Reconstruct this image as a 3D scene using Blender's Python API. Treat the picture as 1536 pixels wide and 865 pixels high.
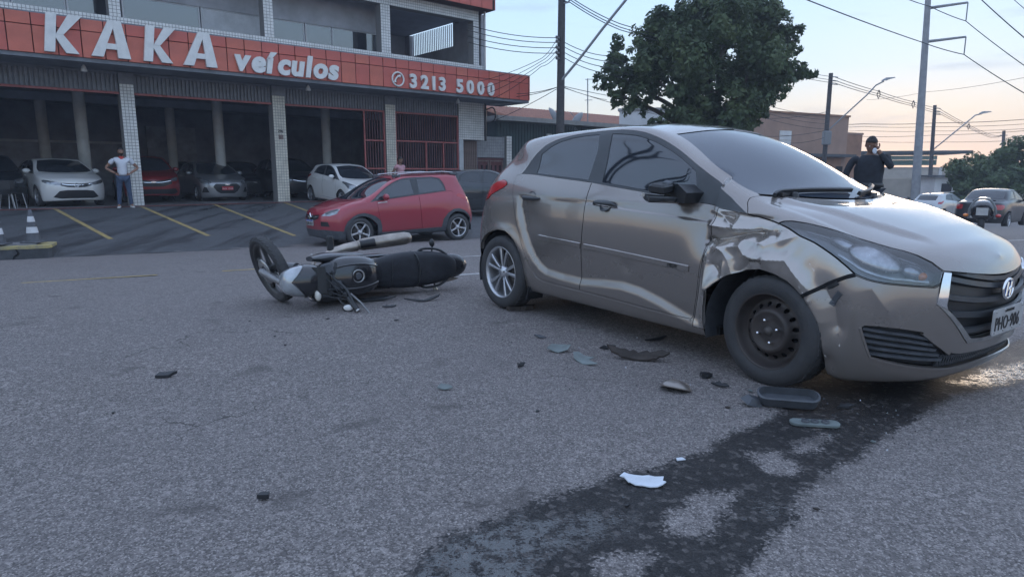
import bpy, bmesh, math, random
import numpy as np
from mathutils import Vector, Matrix, Euler
from mathutils.geometry import delaunay_2d_cdt
for o in list(bpy.data.objects): bpy.data.objects.remove(o)
SC = bpy.context.scene
COL = SC.collection
R = math.radians
rng = random.Random(7)

# ------------------------------------------------------------------ camera
CAM_H = 1.12
cd = bpy.data.cameras.new('camera'); cam = bpy.data.objects.new('camera', cd); COL.objects.link(cam)
cd.sensor_width = 36; cd.lens = 985 / 1536 * 36; cd.clip_start = .05; cd.clip_end = 5000
cam.location = (0, 0, CAM_H); cam.rotation_euler = (R(90 - 9.82), 0, 0)
SC.camera = cam
SC.render.resolution_x = 1024; SC.render.resolution_y = 576
SC.view_settings.view_transform = 'Standard'; SC.view_settings.look = 'None'
SC.view_settings.exposure = EXPOSURE = 2.42; SC.view_settings.gamma = 1
SC.view_settings.use_curve_mapping = False

# ------------------------------------------------------------------ sky and sun (low, to the right beyond the street)
SUN_AZ, SUN_EL = R(31), R(2.2)
w = bpy.data.worlds.new('World'); SC.world = w; w.use_nodes = True
nt = w.node_tree; N = nt.nodes; L = nt.links
bg = N['Background']; bg.inputs['Strength'].default_value = 0.15
sky = N.new('ShaderNodeTexSky'); sky.sky_type = 'NISHITA'; sky.sun_disc = False
sky.sun_elevation = SUN_EL; sky.sun_rotation = SUN_AZ; sky.air_density = 1.0; sky.dust_density = .7; sky.ozone_density = 1.0
tc = N.new('ShaderNodeTexCoord')
sep = N.new('ShaderNodeSeparateXYZ'); L.new(tc.outputs['Generated'], sep.inputs[0])
# even out the evening sky: thin high veil, warm towards the horizon all round
ramp = N.new('ShaderNodeValToRGB'); L.new(sep.outputs['Z'], ramp.inputs[0])
er = ramp.color_ramp; er.elements[0].position = 0.0; er.elements[0].color = (2.2, 1.6, .95, 1)
er.elements[1].position = 1.0; er.elements[1].color = (.96, 1.2, 1.7, 1)
for p_, c_ in ((.06, (1.62, 1.5, 1.18, 1)), (.14, (1.02, 1.36, 1.62, 1)), (.25, (.82, 1.22, 1.74, 1)), (.5, (.90, 1.18, 1.7, 1))):
    e = er.elements.new(p_); e.color = c_
mx = N.new('ShaderNodeMix'); mx.data_type = 'RGBA'; mx.inputs[0].default_value = .97
L.new(sky.outputs[0], mx.inputs[6]); L.new(ramp.outputs[0], mx.inputs[7])
# thin grey cloud streaks
mp = N.new('ShaderNodeMapping'); mp.inputs['Scale'].default_value = (2.2, 2.2, 16); L.new(tc.outputs['Generated'], mp.inputs[0])
cn = N.new('ShaderNodeTexNoise'); cn.inputs['Scale'].default_value = 1.6; cn.inputs['Detail'].default_value = 6; cn.inputs['Roughness'].default_value = .55
L.new(mp.outputs[0], cn.inputs['Vector'])
cr = N.new('ShaderNodeValToRGB'); cr.color_ramp.elements[0].position = .59; cr.color_ramp.elements[1].position = .76
cr.color_ramp.elements[0].color = (0, 0, 0, 1); cr.color_ramp.elements[1].color = (.55, .55, .55, 1)
L.new(cn.outputs['Fac'], cr.inputs[0])
mc = N.new('ShaderNodeMix'); mc.data_type = 'RGBA'; L.new(cr.outputs[0], mc.inputs[0])
L.new(mx.outputs[2], mc.inputs[6]); mc.inputs[7].default_value = (.62, .72, .88, 1)
L.new(mc.outputs[2], bg.inputs['Color'])
sd = bpy.data.lights.new('sun', 'SUN'); sd.energy = 0.12; sd.angle = R(15); sd.color = (1, .78, .58)
so = bpy.data.objects.new('sun', sd); COL.objects.link(so)
so.rotation_euler = Vector((-math.sin(SUN_AZ) * math.cos(SUN_EL + .05), -math.cos(SUN_AZ) * math.cos(SUN_EL + .05), -math.sin(SUN_EL + .05))).to_track_quat('-Z', 'Y').to_euler()

# ------------------------------------------------------------------ materials
def mat(name, col, rough=.5, metal=0., coat=0., spec=.5, ns=0., na=0., bump=0., bs=60., col2=None, emit=None, ior=None, coatr=.05):
    m = bpy.data.materials.new(name); m.use_nodes = True
    t = m.node_tree; b = t.nodes['Principled BSDF']
    b.inputs['Base Color'].default_value = (*col, 1); b.inputs['Roughness'].default_value = rough
    b.inputs['Metallic'].default_value = metal; b.inputs['Coat Weight'].default_value = coat
    b.inputs['Coat Roughness'].default_value = coatr
    b.inputs['Specular IOR Level'].default_value = spec
    if ior: b.inputs['IOR'].default_value = ior
    if emit:
        b.inputs['Emission Color'].default_value = (*emit[:3], 1); b.inputs['Emission Strength'].default_value = emit[3]
    g = None
    if ns or bump:
        g = t.nodes.new('ShaderNodeTexCoord')
    if ns:
        n = t.nodes.new('ShaderNodeTexNoise'); n.inputs['Scale'].default_value = ns; n.inputs['Detail'].default_value = 5; n.inputs['Roughness'].default_value = .6
        t.links.new(g.outputs['Object'], n.inputs['Vector'])
        r = t.nodes.new('ShaderNodeValToRGB'); r.color_ramp.elements[0].position = .3; r.color_ramp.elements[1].position = .7
        c2 = col2 or tuple(c * (1 - na) for c in col)
        r.color_ramp.elements[0].color = (*c2, 1); r.color_ramp.elements[1].color = (*[min(1, c * (1 + na * .5)) for c in col], 1)
        t.links.new(n.outputs['Fac'], r.inputs[0]); t.links.new(r.outputs[0], b.inputs['Base Color'])
        mr = t.nodes.new('ShaderNodeMapRange'); mr.inputs[3].default_value = max(.02, rough - .06); mr.inputs[4].default_value = min(1, rough + .08)
        t.links.new(n.outputs['Fac'], mr.inputs[0]); t.links.new(mr.outputs[0], b.inputs['Roughness'])
    if bump:
        n2 = t.nodes.new('ShaderNodeTexNoise'); n2.inputs['Scale'].default_value = bs; n2.inputs['Detail'].default_value = 4
        t.links.new(g.outputs['Object'], n2.inputs['Vector'])
        bp = t.nodes.new('ShaderNodeBump'); bp.inputs['Strength'].default_value = bump; bp.inputs['Distance'].default_value = .01
        t.links.new(n2.outputs['Fac'], bp.inputs['Height']); t.links.new(bp.outputs[0], b.inputs['Normal'])
    return m

def paint(name, col, metal=.0, rough=.32, dust=.35, coat=1., cr=.04):
    """car paint: flake base, clear coat, road dust low down on the body"""
    m = bpy.data.materials.new(name); m.use_nodes = True
    t = m.node_tree; b = t.nodes['Principled BSDF']; K = t.nodes.new; J = t.links.new
    g = K('ShaderNodeTexCoord')
    n = K('ShaderNodeTexNoise'); n.inputs['Scale'].default_value = 3.5; n.inputs['Detail'].default_value = 7; n.inputs['Roughness'].default_value = .65; J(g.outputs['Object'], n.inputs['Vector'])
    s = K('ShaderNodeSeparateXYZ'); J(g.outputs['Object'], s.inputs[0])
    z = K('ShaderNodeMapRange'); z.inputs[1].default_value = .75; z.inputs[2].default_value = .12; J(s.outputs['Z'], z.inputs[0])
    mu = K('ShaderNodeMath'); mu.operation = 'MULTIPLY'; J(z.outputs[0], mu.inputs[0]); J(n.outputs['Fac'], mu.inputs[1])
    m2 = K('ShaderNodeMath'); m2.operation = 'MULTIPLY'; J(mu.outputs[0], m2.inputs[0]); m2.inputs[1].default_value = dust * 1.6
    mix = K('ShaderNodeMix'); mix.data_type = 'RGBA'; J(m2.outputs[0], mix.inputs[0])
    mix.inputs[6].default_value = (*col, 1); mix.inputs[7].default_value = (.19, .165, .14, 1); J(mix.outputs[2], b.inputs['Base Color'])
    r = K('ShaderNodeMath'); r.operation = 'MULTIPLY_ADD'; J(m2.outputs[0], r.inputs[0]); r.inputs[1].default_value = .5; r.inputs[2].default_value = rough; J(r.outputs[0], b.inputs['Roughness'])
    c = K('ShaderNodeMath'); c.operation = 'MULTIPLY_ADD'; J(m2.outputs[0], c.inputs[0]); c.inputs[1].default_value = -1.0; c.inputs[2].default_value = coat; c.use_clamp = True; J(c.outputs[0], b.inputs['Coat Weight'])
    c2 = K('ShaderNodeMath'); c2.operation = 'MULTIPLY_ADD'; J(m2.outputs[0], c2.inputs[0]); c2.inputs[1].default_value = .35; c2.inputs[2].default_value = cr; J(c2.outputs[0], b.inputs['Coat Roughness'])
    b.inputs['Metallic'].default_value = metal
    return m

def lens_mat(name, tint=(1, 1, 1), f=.10, rough=.02):
    m = bpy.data.materials.new(name); m.use_nodes = True; t = m.node_tree; t.nodes.clear()
    o = t.nodes.new('ShaderNodeOutputMaterial'); tr = t.nodes.new('ShaderNodeBsdfTransparent'); tr.inputs[0].default_value = (*tint, 1)
    gl = t.nodes.new('ShaderNodeBsdfGlossy'); gl.inputs['Roughness'].default_value = rough
    fr = t.nodes.new('ShaderNodeFresnel'); fr.inputs[0].default_value = 1.5
    ad = t.nodes.new('ShaderNodeMath'); ad.operation = 'ADD'; ad.inputs[1].default_value = f; t.links.new(fr.outputs[0], ad.inputs[0])
    mx = t.nodes.new('ShaderNodeMixShader'); t.links.new(ad.outputs[0], mx.inputs[0]); t.links.new(tr.outputs[0], mx.inputs[1]); t.links.new(gl.outputs[0], mx.inputs[2])
    t.links.new(mx.outputs[0], o.inputs[0]); return m

M = {}
M['champagne'] = paint('champagne_paint', (.28, .252, .237), metal=.6, rough=.24, dust=.22, coat=1.)
M['bare'] = paint('lightened_wing_paint', (.42, .385, .36), metal=.62, rough=.2, dust=.1)  # champagne paint lightened: highlights on the crumpled wing put into its colour
M['red'] = paint('red_paint', (.34, .03, .052), metal=.15, rough=.3, dust=.2)
M['white'] = paint('white_paint', (.74, .74, .73), metal=.0, rough=.3, dust=.12)
M['greypaint'] = paint('grey_paint', (.36, .37, .39), metal=.6, rough=.3, dust=.15)
M['blackpaint'] = paint('black_paint', (.012, .014, .02), metal=.0, rough=.3, dust=.2, coat=.45)
M['darkblue'] = paint('dark_blue_paint', (.02, .027, .036), metal=.2, rough=.25, dust=.2)
M['silver'] = paint('silver_paint', (.46, .47, .48), metal=.6, rough=.3, dust=.1)
M['winered'] = paint('deep_red_paint', (.25, .018, .022), metal=.2, rough=.3, dust=.1)
M['glass'] = mat('tinted_glass', (.012, .018, .028), .03, 0, 0, .5, ior=1.95)
M['screen'] = mat('windscreen_glass', (.03, .042, .065), .07, 0, 0, .5, ior=1.9)
M['dglass'] = mat('dark_glass', (.02, .026, .034), .06, 0, 0, .5, ior=1.7)
M['black'] = mat('black_plastic', (.022, .024, .028), .42, ns=18, na=.25)
M['trim'] = mat('satin_black_trim', (.05, .055, .062), .34, ns=9, na=.2)
M['void'] = mat('dark_cavity', (.006, .006, .008), .9)
M['plastic'] = mat('grey_black_plastic', (.075, .082, .095), .55, ns=12, na=.35, bump=.15, bs=90)
M['tyre'] = mat('tyre_rubber', (.03, .031, .035), .7, ns=14, na=.35, col2=(.048, .047, .048), bump=.25, bs=120)
M['steelwheel'] = mat('dusty_black_steel', (.04, .036, .036), .5, .3, ns=10, na=.3, col2=(.062, .05, .046))
M['alloy'] = mat('silver_alloy', (.56, .57, .60), .32, .75, ns=12, na=.15)
M['chrome'] = mat('chrome', (.82, .83, .85), .09, 1.)
M['steel'] = mat('bare_steel', (.45, .45, .45), .35, .9, ns=20, na=.3)
M['brakes'] = mat('brake_iron', (.10, .09, .085), .6, .5, ns=20, na=.3)
M['lens'] = lens_mat('headlight_lens', (.92, .94, .97))
M['redlens'] = mat('red_tail_lens', (.42, .016, .022), .12, 0, 1.)
M['redglow'] = mat('red_tail_lens_bright', (.5, .03, .03), .2, 0, 1.)
M['amber'] = mat('amber_lens', (.75, .22, .03), .2, 0, 1.)
M['lampbowl'] = mat('lamp_reflector', (.46, .47, .49), .24, .85, ns=30, na=.45)
M['lampsmall'] = mat('small_headlight', (.34, .36, .39), .15, .55, 1., ns=16, na=.5)
M['lampdark'] = mat('lamp_housing', (.12, .125, .135), .3, .5)
M['plate'] = mat('plate_grey', (.46, .46, .46), .4, .2, ns=15, na=.15)
M['plateblack'] = mat('plate_black_ink', (.02, .02, .02), .5)
M['letterwhite'] = mat('white_letter_ink', (.7, .7, .7), .5)
M['platered'] = mat('plate_red', (.50, .03, .05), .4)
M['plateblue'] = mat('plate_blue', (.05, .1, .35), .4)
M['skin'] = mat('skin', (.30, .165, .115), .5, ns=25, na=.15)
M['skin2'] = mat('skin_darker', (.20, .11, .075), .5, ns=25, na=.15)
M['hair'] = mat('black_hair', (.012, .010, .010), .55, ns=60, na=.4, bump=.5, bs=120)
M['jeans'] = mat('blue_denim', (.055, .085, .15), .85, ns=14, na=.35, bump=.3, bs=140)
M['polo'] = mat('white_cotton', (.66, .68, .74), .85, ns=10, na=.08, bump=.3, bs=70)
M['pink'] = mat('pink_cotton', (.55, .30, .33), .85, ns=10, na=.12, bump=.3, bs=70)
M['collar'] = mat('red_cotton', (.45, .05, .045), .85)
M['navycloth'] = mat('dark_uniform_cloth', (.022, .027, .038), .85, ns=12, na=.4, bump=.4, bs=60)
M['shoe'] = mat('pale_shoe', (.55, .55, .55), .6, ns=20, na=.2)

# ------------------------------------------------------------------ object helpers
def link(o, parent=None):
    COL.objects.link(o)
    if parent is not None: o.parent = parent
    return o
def tag(o, label=None, cat=None, group=None, kind=None):
    if label: o['label'] = label
    if cat: o['category'] = cat
    if group: o['group'] = group
    if kind: o['kind'] = kind
    return o
def empty(name, loc=(0, 0, 0), rz=0., label=None, cat=None, group=None, rot=None):
    o = bpy.data.objects.new(name, None); o.empty_display_size = .2; COL.objects.link(o)
    o.location = loc; o.rotation_euler = rot if rot else (0, 0, rz)
    return tag(o, label, cat, group)
class MB:
    """collects simple shapes and links them as one mesh object"""
    def __init__(s): s.v = []; s.f = []; s.m = []; s.sm = []; s.mats = []
    def mi(s, m):
        m = M[m] if isinstance(m, str) else m
        if m not in s.mats: s.mats.append(m)
        return s.mats.index(m)
    def add(s, vs, fs, m, smooth=False):
        k = len(s.v); i = s.mi(m); s.v += [tuple(map(float, v)) for v in vs]
        for f in fs: s.f.append([k + a for a in f]); s.m.append(i); s.sm.append(smooth)
        return s
    def box(s, c, d, m, rot=None, taper=1., bev=0.):
        x, y, z = d[0] / 2, d[1] / 2, d[2] / 2
        if bev:
            vs = []; b = min(bev, x * .9, y * .9, z * .9)
            for sz in (-1, 1):
                for (q, zz) in ((1, z - b), (0, z)) if sz > 0 else ((0, z), (1, z - b)):
                    k = taper if sz > 0 else 1.
                    xi = (x - (0 if q else b)) * k; yi = (y - (0 if q else b)) * k
                    for sx, sy in ((-1, -1), (1, -1), (1, 1), (-1, 1)):
                        a = [(sx * xi, sy * (yi - b)), (sx * (xi - b), sy * yi)]
                        if sx * sy > 0: pass
                        else: a = a[::-1]
                        a = a if (sx, sy) in ((-1, -1), (1, 1)) else a
                        vs += [(p[0], p[1], sz * zz) for p in a]
            n = 8; fs = []
            for r_ in range(3):
                for i in range(n): fs.append((r_ * n + i, r_ * n + (i + 1) % n, (r_ + 1) * n + (i + 1) % n, (r_ + 1) * n + i))
            fs.append(tuple(range(n))[::-1]); fs.append(tuple(range(3 * n, 4 * n)))
        else:
            vs = [(-x, -y, -z), (x, -y, -z), (x, y, -z), (-x, y, -z), (-x * taper, -y * taper, z), (x * taper, -y * taper, z), (x * taper, y * taper, z), (-x * taper, y * taper, z)]
            fs = [(3, 2, 1, 0), (4, 5, 6, 7), (0, 1, 5, 4), (1, 2, 6, 5), (2, 3, 7, 6), (3, 0, 4, 7)]
        if rot is not None:
            q = rot if isinstance(rot, Matrix) else Euler(rot).to_matrix(); vs = [q @ Vector(v) for v in vs]
        return s.add([(v[0] + c[0], v[1] + c[1], v[2] + c[2]) for v in vs], fs, m)
    def tube(s, pts, r, m, n=8, cap=True, smooth=True):
        pts = [Vector(p) for p in pts]; k = len(pts); rs = r if isinstance(r, (list, tuple)) else [r] * k
        up = None; rings = []
        for i, p in enumerate(pts):
            t = (pts[min(i + 1, k - 1)] - pts[max(i - 1, 0)]).normalized()
            if up is None:
                up = t.cross(Vector((0, 0, 1)));
                if up.length < .1: up = t.cross(Vector((1, 0, 0)))
            a = (up - t * up.dot(t)).normalized(); up = a; b = t.cross(a)
            rings.append([p + (a * math.cos(2 * math.pi * j / n) + b * math.sin(2 * math.pi * j / n)) * rs[i] for j in range(n)])
        vs = [v for q in rings for v in q]; fs = []
        for i in range(k - 1):
            for j in range(n): fs.append((i * n + j, i * n + (j + 1) % n, (i + 1) * n + (j + 1) % n, (i + 1) * n + j))
        s.add(vs, fs, m, smooth)
        if cap:
            s.add(rings[0], [tuple(range(n))[::-1]], m); s.add(rings[-1], [tuple(range(n))], m)
        return s
    def lathe(s, prof, m, axis='y', c=(0, 0, 0), n=32, smooth=True, a0=0., a1=2 * math.pi):
        """prof: (radius, along axis)"""
        full = abs(a1 - a0 - 2 * math.pi) < 1e-6; k = n if full else n + 1; vs = []
        for r_, h in prof:
            for j in range(k):
                a = a0 + (a1 - a0) * j / n; p = (r_ * math.cos(a), r_ * math.sin(a))
                v = {'y': (p[0], h, p[1]), 'z': (p[0], p[1], h), 'x': (h, p[0], p[1])}[axis]
                vs.append((v[0] + c[0], v[1] + c[1], v[2] + c[2]))
        fs = []
        for i in range(len(prof) - 1):
            for j in range(n):
                q = (i * k + j, i * k + (j + 1) % k, (i + 1) * k + (j + 1) % k, (i + 1) * k + j)
                fs.append(q if axis != 'y' else q[::-1])
        return s.add(vs, fs, m, smooth)
    def loft(s, rings, m, smooth=True, cap=True, closed=True):
        n = len(rings[0]); vs = [v for r_ in rings for v in r_]; fs = []
        for i in range(len(rings) - 1):
            for j in range(n if closed else n - 1): fs.append((i * n + j, i * n + (j + 1) % n, (i + 1) * n + (j + 1) % n, (i + 1) * n + j))
        s.add(vs, fs, m, smooth)
        if cap and closed:
            s.add(rings[0], [tuple(range(n))[::-1]], m); s.add(rings[-1], [tuple(range(n))], m)
        return s
    def prism(s, poly, thick, m, frame):
        """poly: 2d outline; frame: function (a,b,c)->xyz with c the thickness axis 0..thick"""
        n = len(poly); vs = [frame(a, b, 0) for a, b in poly] + [frame(a, b, thick) for a, b in poly]
        fs = [tuple(range(n))[::-1], tuple(range(n, 2 * n))] + [(i, (i + 1) % n, n + (i + 1) % n, n + i) for i in range(n)]
        return s.add(vs, fs, m)
    def ball(s, c, r, m, n=16, k=10, rot=None):
        r = r if isinstance(r, (tuple, list)) else (r, r, r); vs = []
        for i in range(k + 1):
            t = math.pi * i / k
            for j in range(n):
                a = 2 * math.pi * j / n; v = Vector((r[0] * math.sin(t) * math.cos(a), r[1] * math.sin(t) * math.sin(a), r[2] * math.cos(t)))
                if rot is not None: v = rot @ v
                vs.append((v.x + c[0], v.y + c[1], v.z + c[2]))
        fs = [(i * n + j, (i + 1) * n + j, (i + 1) * n + (j + 1) % n, i * n + (j + 1) % n) for i in range(k) for j in range(n)]
        return s.add(vs, fs, m, True)
    def mesh(s, name):
        me = bpy.data.meshes.new(name); me.from_pydata(s.v, [], s.f)
        for m in s.mats: me.materials.append(m)
        me.polygons.foreach_set('material_index', s.m); me.polygons.foreach_set('use_smooth', s.sm); me.update()
        return me
    def build(s, name, parent=None, weld=False, loc=None, rot=None, bevel=0.):
        o = bpy.data.objects.new(name, s.mesh(name)); link(o, parent)
        if weld:
            b = bmesh.new(); b.from_mesh(o.data); bmesh.ops.remove_doubles(b, verts=b.verts, dist=1e-5); bmesh.ops.recalc_face_normals(b, faces=b.faces); b.to_mesh(o.data); b.free()
        if loc: o.location = loc
        if rot: o.rotation_euler = rot
        if bevel:
            m = o.modifiers.new('bevel', 'BEVEL'); m.width = bevel; m.segments = 2; m.limit_method = 'ANGLE'; m.angle_limit = R(40)
        return o
def meshobj(name, me, parent=None, loc=None, rot=None):
    o = bpy.data.objects.new(name, me); link(o, parent)
    if loc: o.location = loc
    if rot: o.rotation_euler = rot
    return o
FONT = None
def text_mesh(body, size, depth, m, align='LEFT', shear=0., spacing=1., offset=0., key=None):
    cu = bpy.data.curves.new('text', 'FONT'); cu.body = body; cu.size = size; cu.extrude = depth / 2; cu.align_x = align; cu.shear = shear; cu.space_character = spacing; cu.offset = offset
    cu.resolution_u = 4
    o = bpy.data.objects.new('text', cu); COL.objects.link(o)
    dg = bpy.context.evaluated_depsgraph_get(); me = bpy.data.meshes.new_from_object(o.evaluated_get(dg))
    bpy.data.objects.remove(o); bpy.data.curves.remove(cu); me.materials.clear(); me.materials.append(M[m] if isinstance(m, str) else m)
    return me
def spline(pts, n=8):
    """Catmull-Rom through points"""
    P = [Vector(p) for p in pts]; out = []
    for i in range(len(P) - 1):
        a, b, c, d = P[max(i - 1, 0)], P[i], P[i + 1], P[min(i + 2, len(P) - 1)]
        for k in range(n):
            t = k / n; out.append(.5 * ((2 * b) + (c - a) * t + (2 * a - 5 * b + 4 * c - d) * t * t + (3 * b - a - 3 * c + d) * t ** 3))
    out.append(P[-1]); return out

# ------------------------------------------------------------------ car skins: spline surfaces cut into panels
# columns run from the rear centre round the side to the front centre, rows from underside to roof centre
HATCH=[
[(-0.5,0,0.22),(-0.52,0,0.21),(-0.58,0,0.24),(-0.61,0,0.33),(-0.64,0,0.46),(-0.61,0,0.62),(-0.555,0,0.8),(-0.49,0,0.95),(-0.41,0,1.08),(-0.28,0,1.2),(-0.115,0,1.335),(-0.1,0,1.38),(-0.09,0,1.4),(-0.09,0,1.405)],
[(-0.45,0,0.22),(-0.5,0.38,0.21),(-0.55,0.4,0.24),(-0.58,0.42,0.33),(-0.61,0.44,0.46),(-0.585,0.44,0.62),(-0.53,0.44,0.8),(-0.47,0.43,0.95),(-0.39,0.41,1.08),(-0.26,0.38,1.2),(-0.1,0.34,1.33),(-0.085,0.3,1.385),(-0.08,0.18,1.405),(-0.08,0,1.41)],
[(-0.36,0,0.21),(-0.37,0.58,0.21),(-0.4,0.66,0.24),(-0.42,0.7,0.33),(-0.44,0.735,0.46),(-0.42,0.75,0.62),(-0.38,0.745,0.8),(-0.33,0.72,0.95),(-0.27,0.68,1.08),(-0.17,0.63,1.19),(-0.06,0.57,1.315),(-0.05,0.48,1.385),(-0.05,0.27,1.41),(-0.05,0,1.415)],
[(-0.18,0,0.2),(-0.18,0.62,0.2),(-0.2,0.74,0.22),(-0.2,0.79,0.32),(-0.2,0.82,0.46),(-0.18,0.828,0.62),(-0.17,0.815,0.8),(-0.16,0.785,0.95),(-0.12,0.735,1.08),(-0.02,0.68,1.19),(0.03,0.625,1.325),(0.02,0.52,1.395),(0.02,0.28,1.42),(0.02,0,1.425)],
[(0.15,0,0.18),(0.15,0.62,0.18),(0.15,0.76,0.2),(0.15,0.8,0.3),(0.15,0.825,0.45),(0.15,0.83,0.62),(0.15,0.82,0.8),(0.15,0.795,0.96),(0.16,0.735,1.11),(0.17,0.69,1.22),(0.15,0.635,1.355),(0.15,0.52,1.41),(0.15,0.28,1.435),(0.15,0,1.44)],
[(0.5,0,0.17),(0.5,0.61,0.17),(0.5,0.765,0.195),(0.5,0.8,0.295),(0.5,0.818,0.45),(0.5,0.825,0.62),(0.5,0.825,0.8),(0.5,0.8,0.965),(0.52,0.745,1.095),(0.52,0.69,1.22),(0.5,0.615,1.39),(0.5,0.51,1.435),(0.5,0.27,1.462),(0.5,0,1.467)],
[(1,0,0.17),(1,0.6,0.17),(1,0.765,0.19),(1,0.8,0.29),(1,0.815,0.45),(1,0.825,0.62),(1,0.825,0.8),(1,0.8,0.95),(1,0.755,1.06),(1,0.69,1.22),(1,0.605,1.405),(1,0.5,1.448),(1,0.26,1.475),(1,0,1.48)],
[(1.4,0,0.17),(1.4,0.6,0.17),(1.4,0.765,0.185),(1.4,0.8,0.285),(1.4,0.815,0.45),(1.4,0.825,0.62),(1.4,0.825,0.79),(1.4,0.805,0.92),(1.4,0.76,1.025),(1.43,0.7,1.19),(1.38,0.615,1.39),(1.38,0.5,1.43),(1.42,0.26,1.455),(1.44,0,1.46)],
[(1.75,0,0.17),(1.75,0.6,0.17),(1.75,0.765,0.18),(1.75,0.8,0.28),(1.75,0.815,0.45),(1.75,0.825,0.62),(1.75,0.825,0.78),(1.75,0.805,0.9),(1.75,0.77,0.99),(1.77,0.735,1.12),(1.72,0.66,1.27),(1.73,0.53,1.315),(1.81,0.27,1.345),(1.85,0,1.35)],
[(2.05,0,0.17),(2.05,0.6,0.17),(2.05,0.765,0.18),(2.05,0.8,0.28),(2.05,0.815,0.45),(2.05,0.825,0.62),(2.05,0.825,0.76),(2.05,0.81,0.875),(2.05,0.79,0.955),(2.05,0.77,1.02),(2.04,0.735,1.09),(2.04,0.62,1.145),(2.14,0.32,1.18),(2.18,0,1.185)],
[(2.3,0,0.17),(2.3,0.6,0.17),(2.3,0.75,0.18),(2.3,0.795,0.28),(2.3,0.82,0.45),(2.3,0.83,0.6),(2.3,0.83,0.74),(2.3,0.815,0.85),(2.3,0.8,0.915),(2.31,0.775,0.95),(2.32,0.735,0.98),(2.37,0.62,0.997),(2.46,0.33,0.99),(2.5,0,0.99)],
[(2.56,0,0.17),(2.56,0.6,0.17),(2.56,0.75,0.18),(2.56,0.79,0.28),(2.56,0.82,0.44),(2.56,0.83,0.58),(2.56,0.83,0.71),(2.56,0.82,0.81),(2.56,0.8,0.87),(2.57,0.765,0.903),(2.59,0.7,0.925),(2.63,0.58,0.941),(2.68,0.31,0.947),(2.7,0,0.947)],
[(2.8,0,0.125),(2.8,0.6,0.125),(2.8,0.76,0.145),(2.81,0.79,0.265),(2.82,0.81,0.42),(2.82,0.82,0.56),(2.82,0.81,0.68),(2.82,0.79,0.76),(2.83,0.765,0.802),(2.84,0.72,0.83),(2.86,0.65,0.847),(2.88,0.52,0.863),(2.91,0.28,0.876),(2.92,0,0.881)],
[(2.88,0,0.115),(2.88,0.6,0.115),(2.92,0.74,0.135),(2.95,0.765,0.26),(2.97,0.775,0.4),(2.985,0.765,0.53),(2.99,0.745,0.64),(3,0.715,0.715),(3.01,0.68,0.756),(3.025,0.62,0.781),(3.04,0.54,0.797),(3.06,0.42,0.81),(3.08,0.22,0.821),(3.09,0,0.826)],
[(3,0,0.13),(3.05,0.46,0.13),(3.12,0.53,0.14),(3.16,0.545,0.248),(3.18,0.55,0.38),(3.19,0.55,0.51),(3.185,0.54,0.61),(3.175,0.525,0.67),(3.165,0.5,0.71),(3.16,0.46,0.738),(3.16,0.4,0.758),(3.16,0.31,0.775),(3.17,0.16,0.788),(3.175,0,0.792)],
[(3.1,0,0.145),(3.15,0.25,0.145),(3.21,0.28,0.155),(3.245,0.285,0.25),(3.265,0.29,0.36),(3.275,0.29,0.48),(3.27,0.285,0.57),(3.26,0.275,0.63),(3.255,0.265,0.66),(3.245,0.24,0.69),(3.235,0.21,0.715),(3.225,0.16,0.735),(3.22,0.08,0.748),(3.22,0,0.752)],
[(3.15,0,0.15),(3.18,0,0.15),(3.23,0,0.16),(3.265,0,0.25),(3.285,0,0.36),(3.295,0,0.47),(3.295,0,0.56),(3.285,0,0.61),(3.28,0,0.64),(3.27,0,0.665),(3.26,0,0.69),(3.25,0,0.71),(3.245,0,0.725),(3.24,0,0.735)]]
class Skin:
    def __init__(s,data,iters=4):
        D=np.array(data,float); s.nc,s.nr=D.shape[:2]
        C=D.copy()
        for _ in range(iters):
            s.C=s.pad(C); C=C+(D-s.at_nodes())
        s.C=s.pad(C)
    def pad(s,C):
        m=np.array([1,-1,1.])
        P=np.zeros((s.nc+2,s.nr+2,3)); P[1:-1,1:-1]=C
        P[0,1:-1]=C[1]*m; P[-1,1:-1]=C[-2]*m
        P[:,0]=P[:,2]*m; P[:,-1]=P[:,-3]*m
        return P
    def at_nodes(s):
        P=s.C; A=(P[:-2]+4*P[1:-1]+P[2:])/6
        return (A[:,:-2]+4*A[:,1:-1]+A[:,2:])/6
    def __call__(s,u,v):
        u=np.clip(u,0,s.nc-1-1e-9); v=np.clip(v,0,s.nr-1-1e-9)
        iu=np.floor(u).astype(int); iv=np.floor(v).astype(int); fu=u-iu; fv=v-iv
        def w(t): return [(1-t)**3/6,(3*t**3-6*t**2+4)/6,(-3*t**3+3*t**2+3*t+1)/6,t**3/6]
        wu=w(fu); wv=w(fv); R=np.zeros(u.shape+(3,))
        for a in range(4):
            for b in range(4):
                R+=(wu[a]*wv[b])[...,None]*s.C[iu+a,iv+b]
        return R
def smooth01(t): t = np.clip(t, 0, 1); return t * t * (3 - 2 * t)
def seg_dist(x, z, poly):
    """distance to a 2d polyline, and signed side (+ = left of its direction)"""
    best = np.full(x.shape, 1e9); sgn = np.zeros(x.shape)
    for (x0, z0), (x1, z1) in zip(poly[:-1], poly[1:]):
        dx, dz = x1 - x0, z1 - z0; t = np.clip(((x - x0) * dx + (z - z0) * dz) / (dx * dx + dz * dz), 0, 1)
        d = np.hypot(x - x0 - t * dx, z - z0 - t * dz); c = dx * (z - z0) - dz * (x - x0)
        k = d < best - 1e-9; best = np.where(k, d, best); sgn = np.where(k, np.sign(c), sgn)
    return best, sgn
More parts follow.
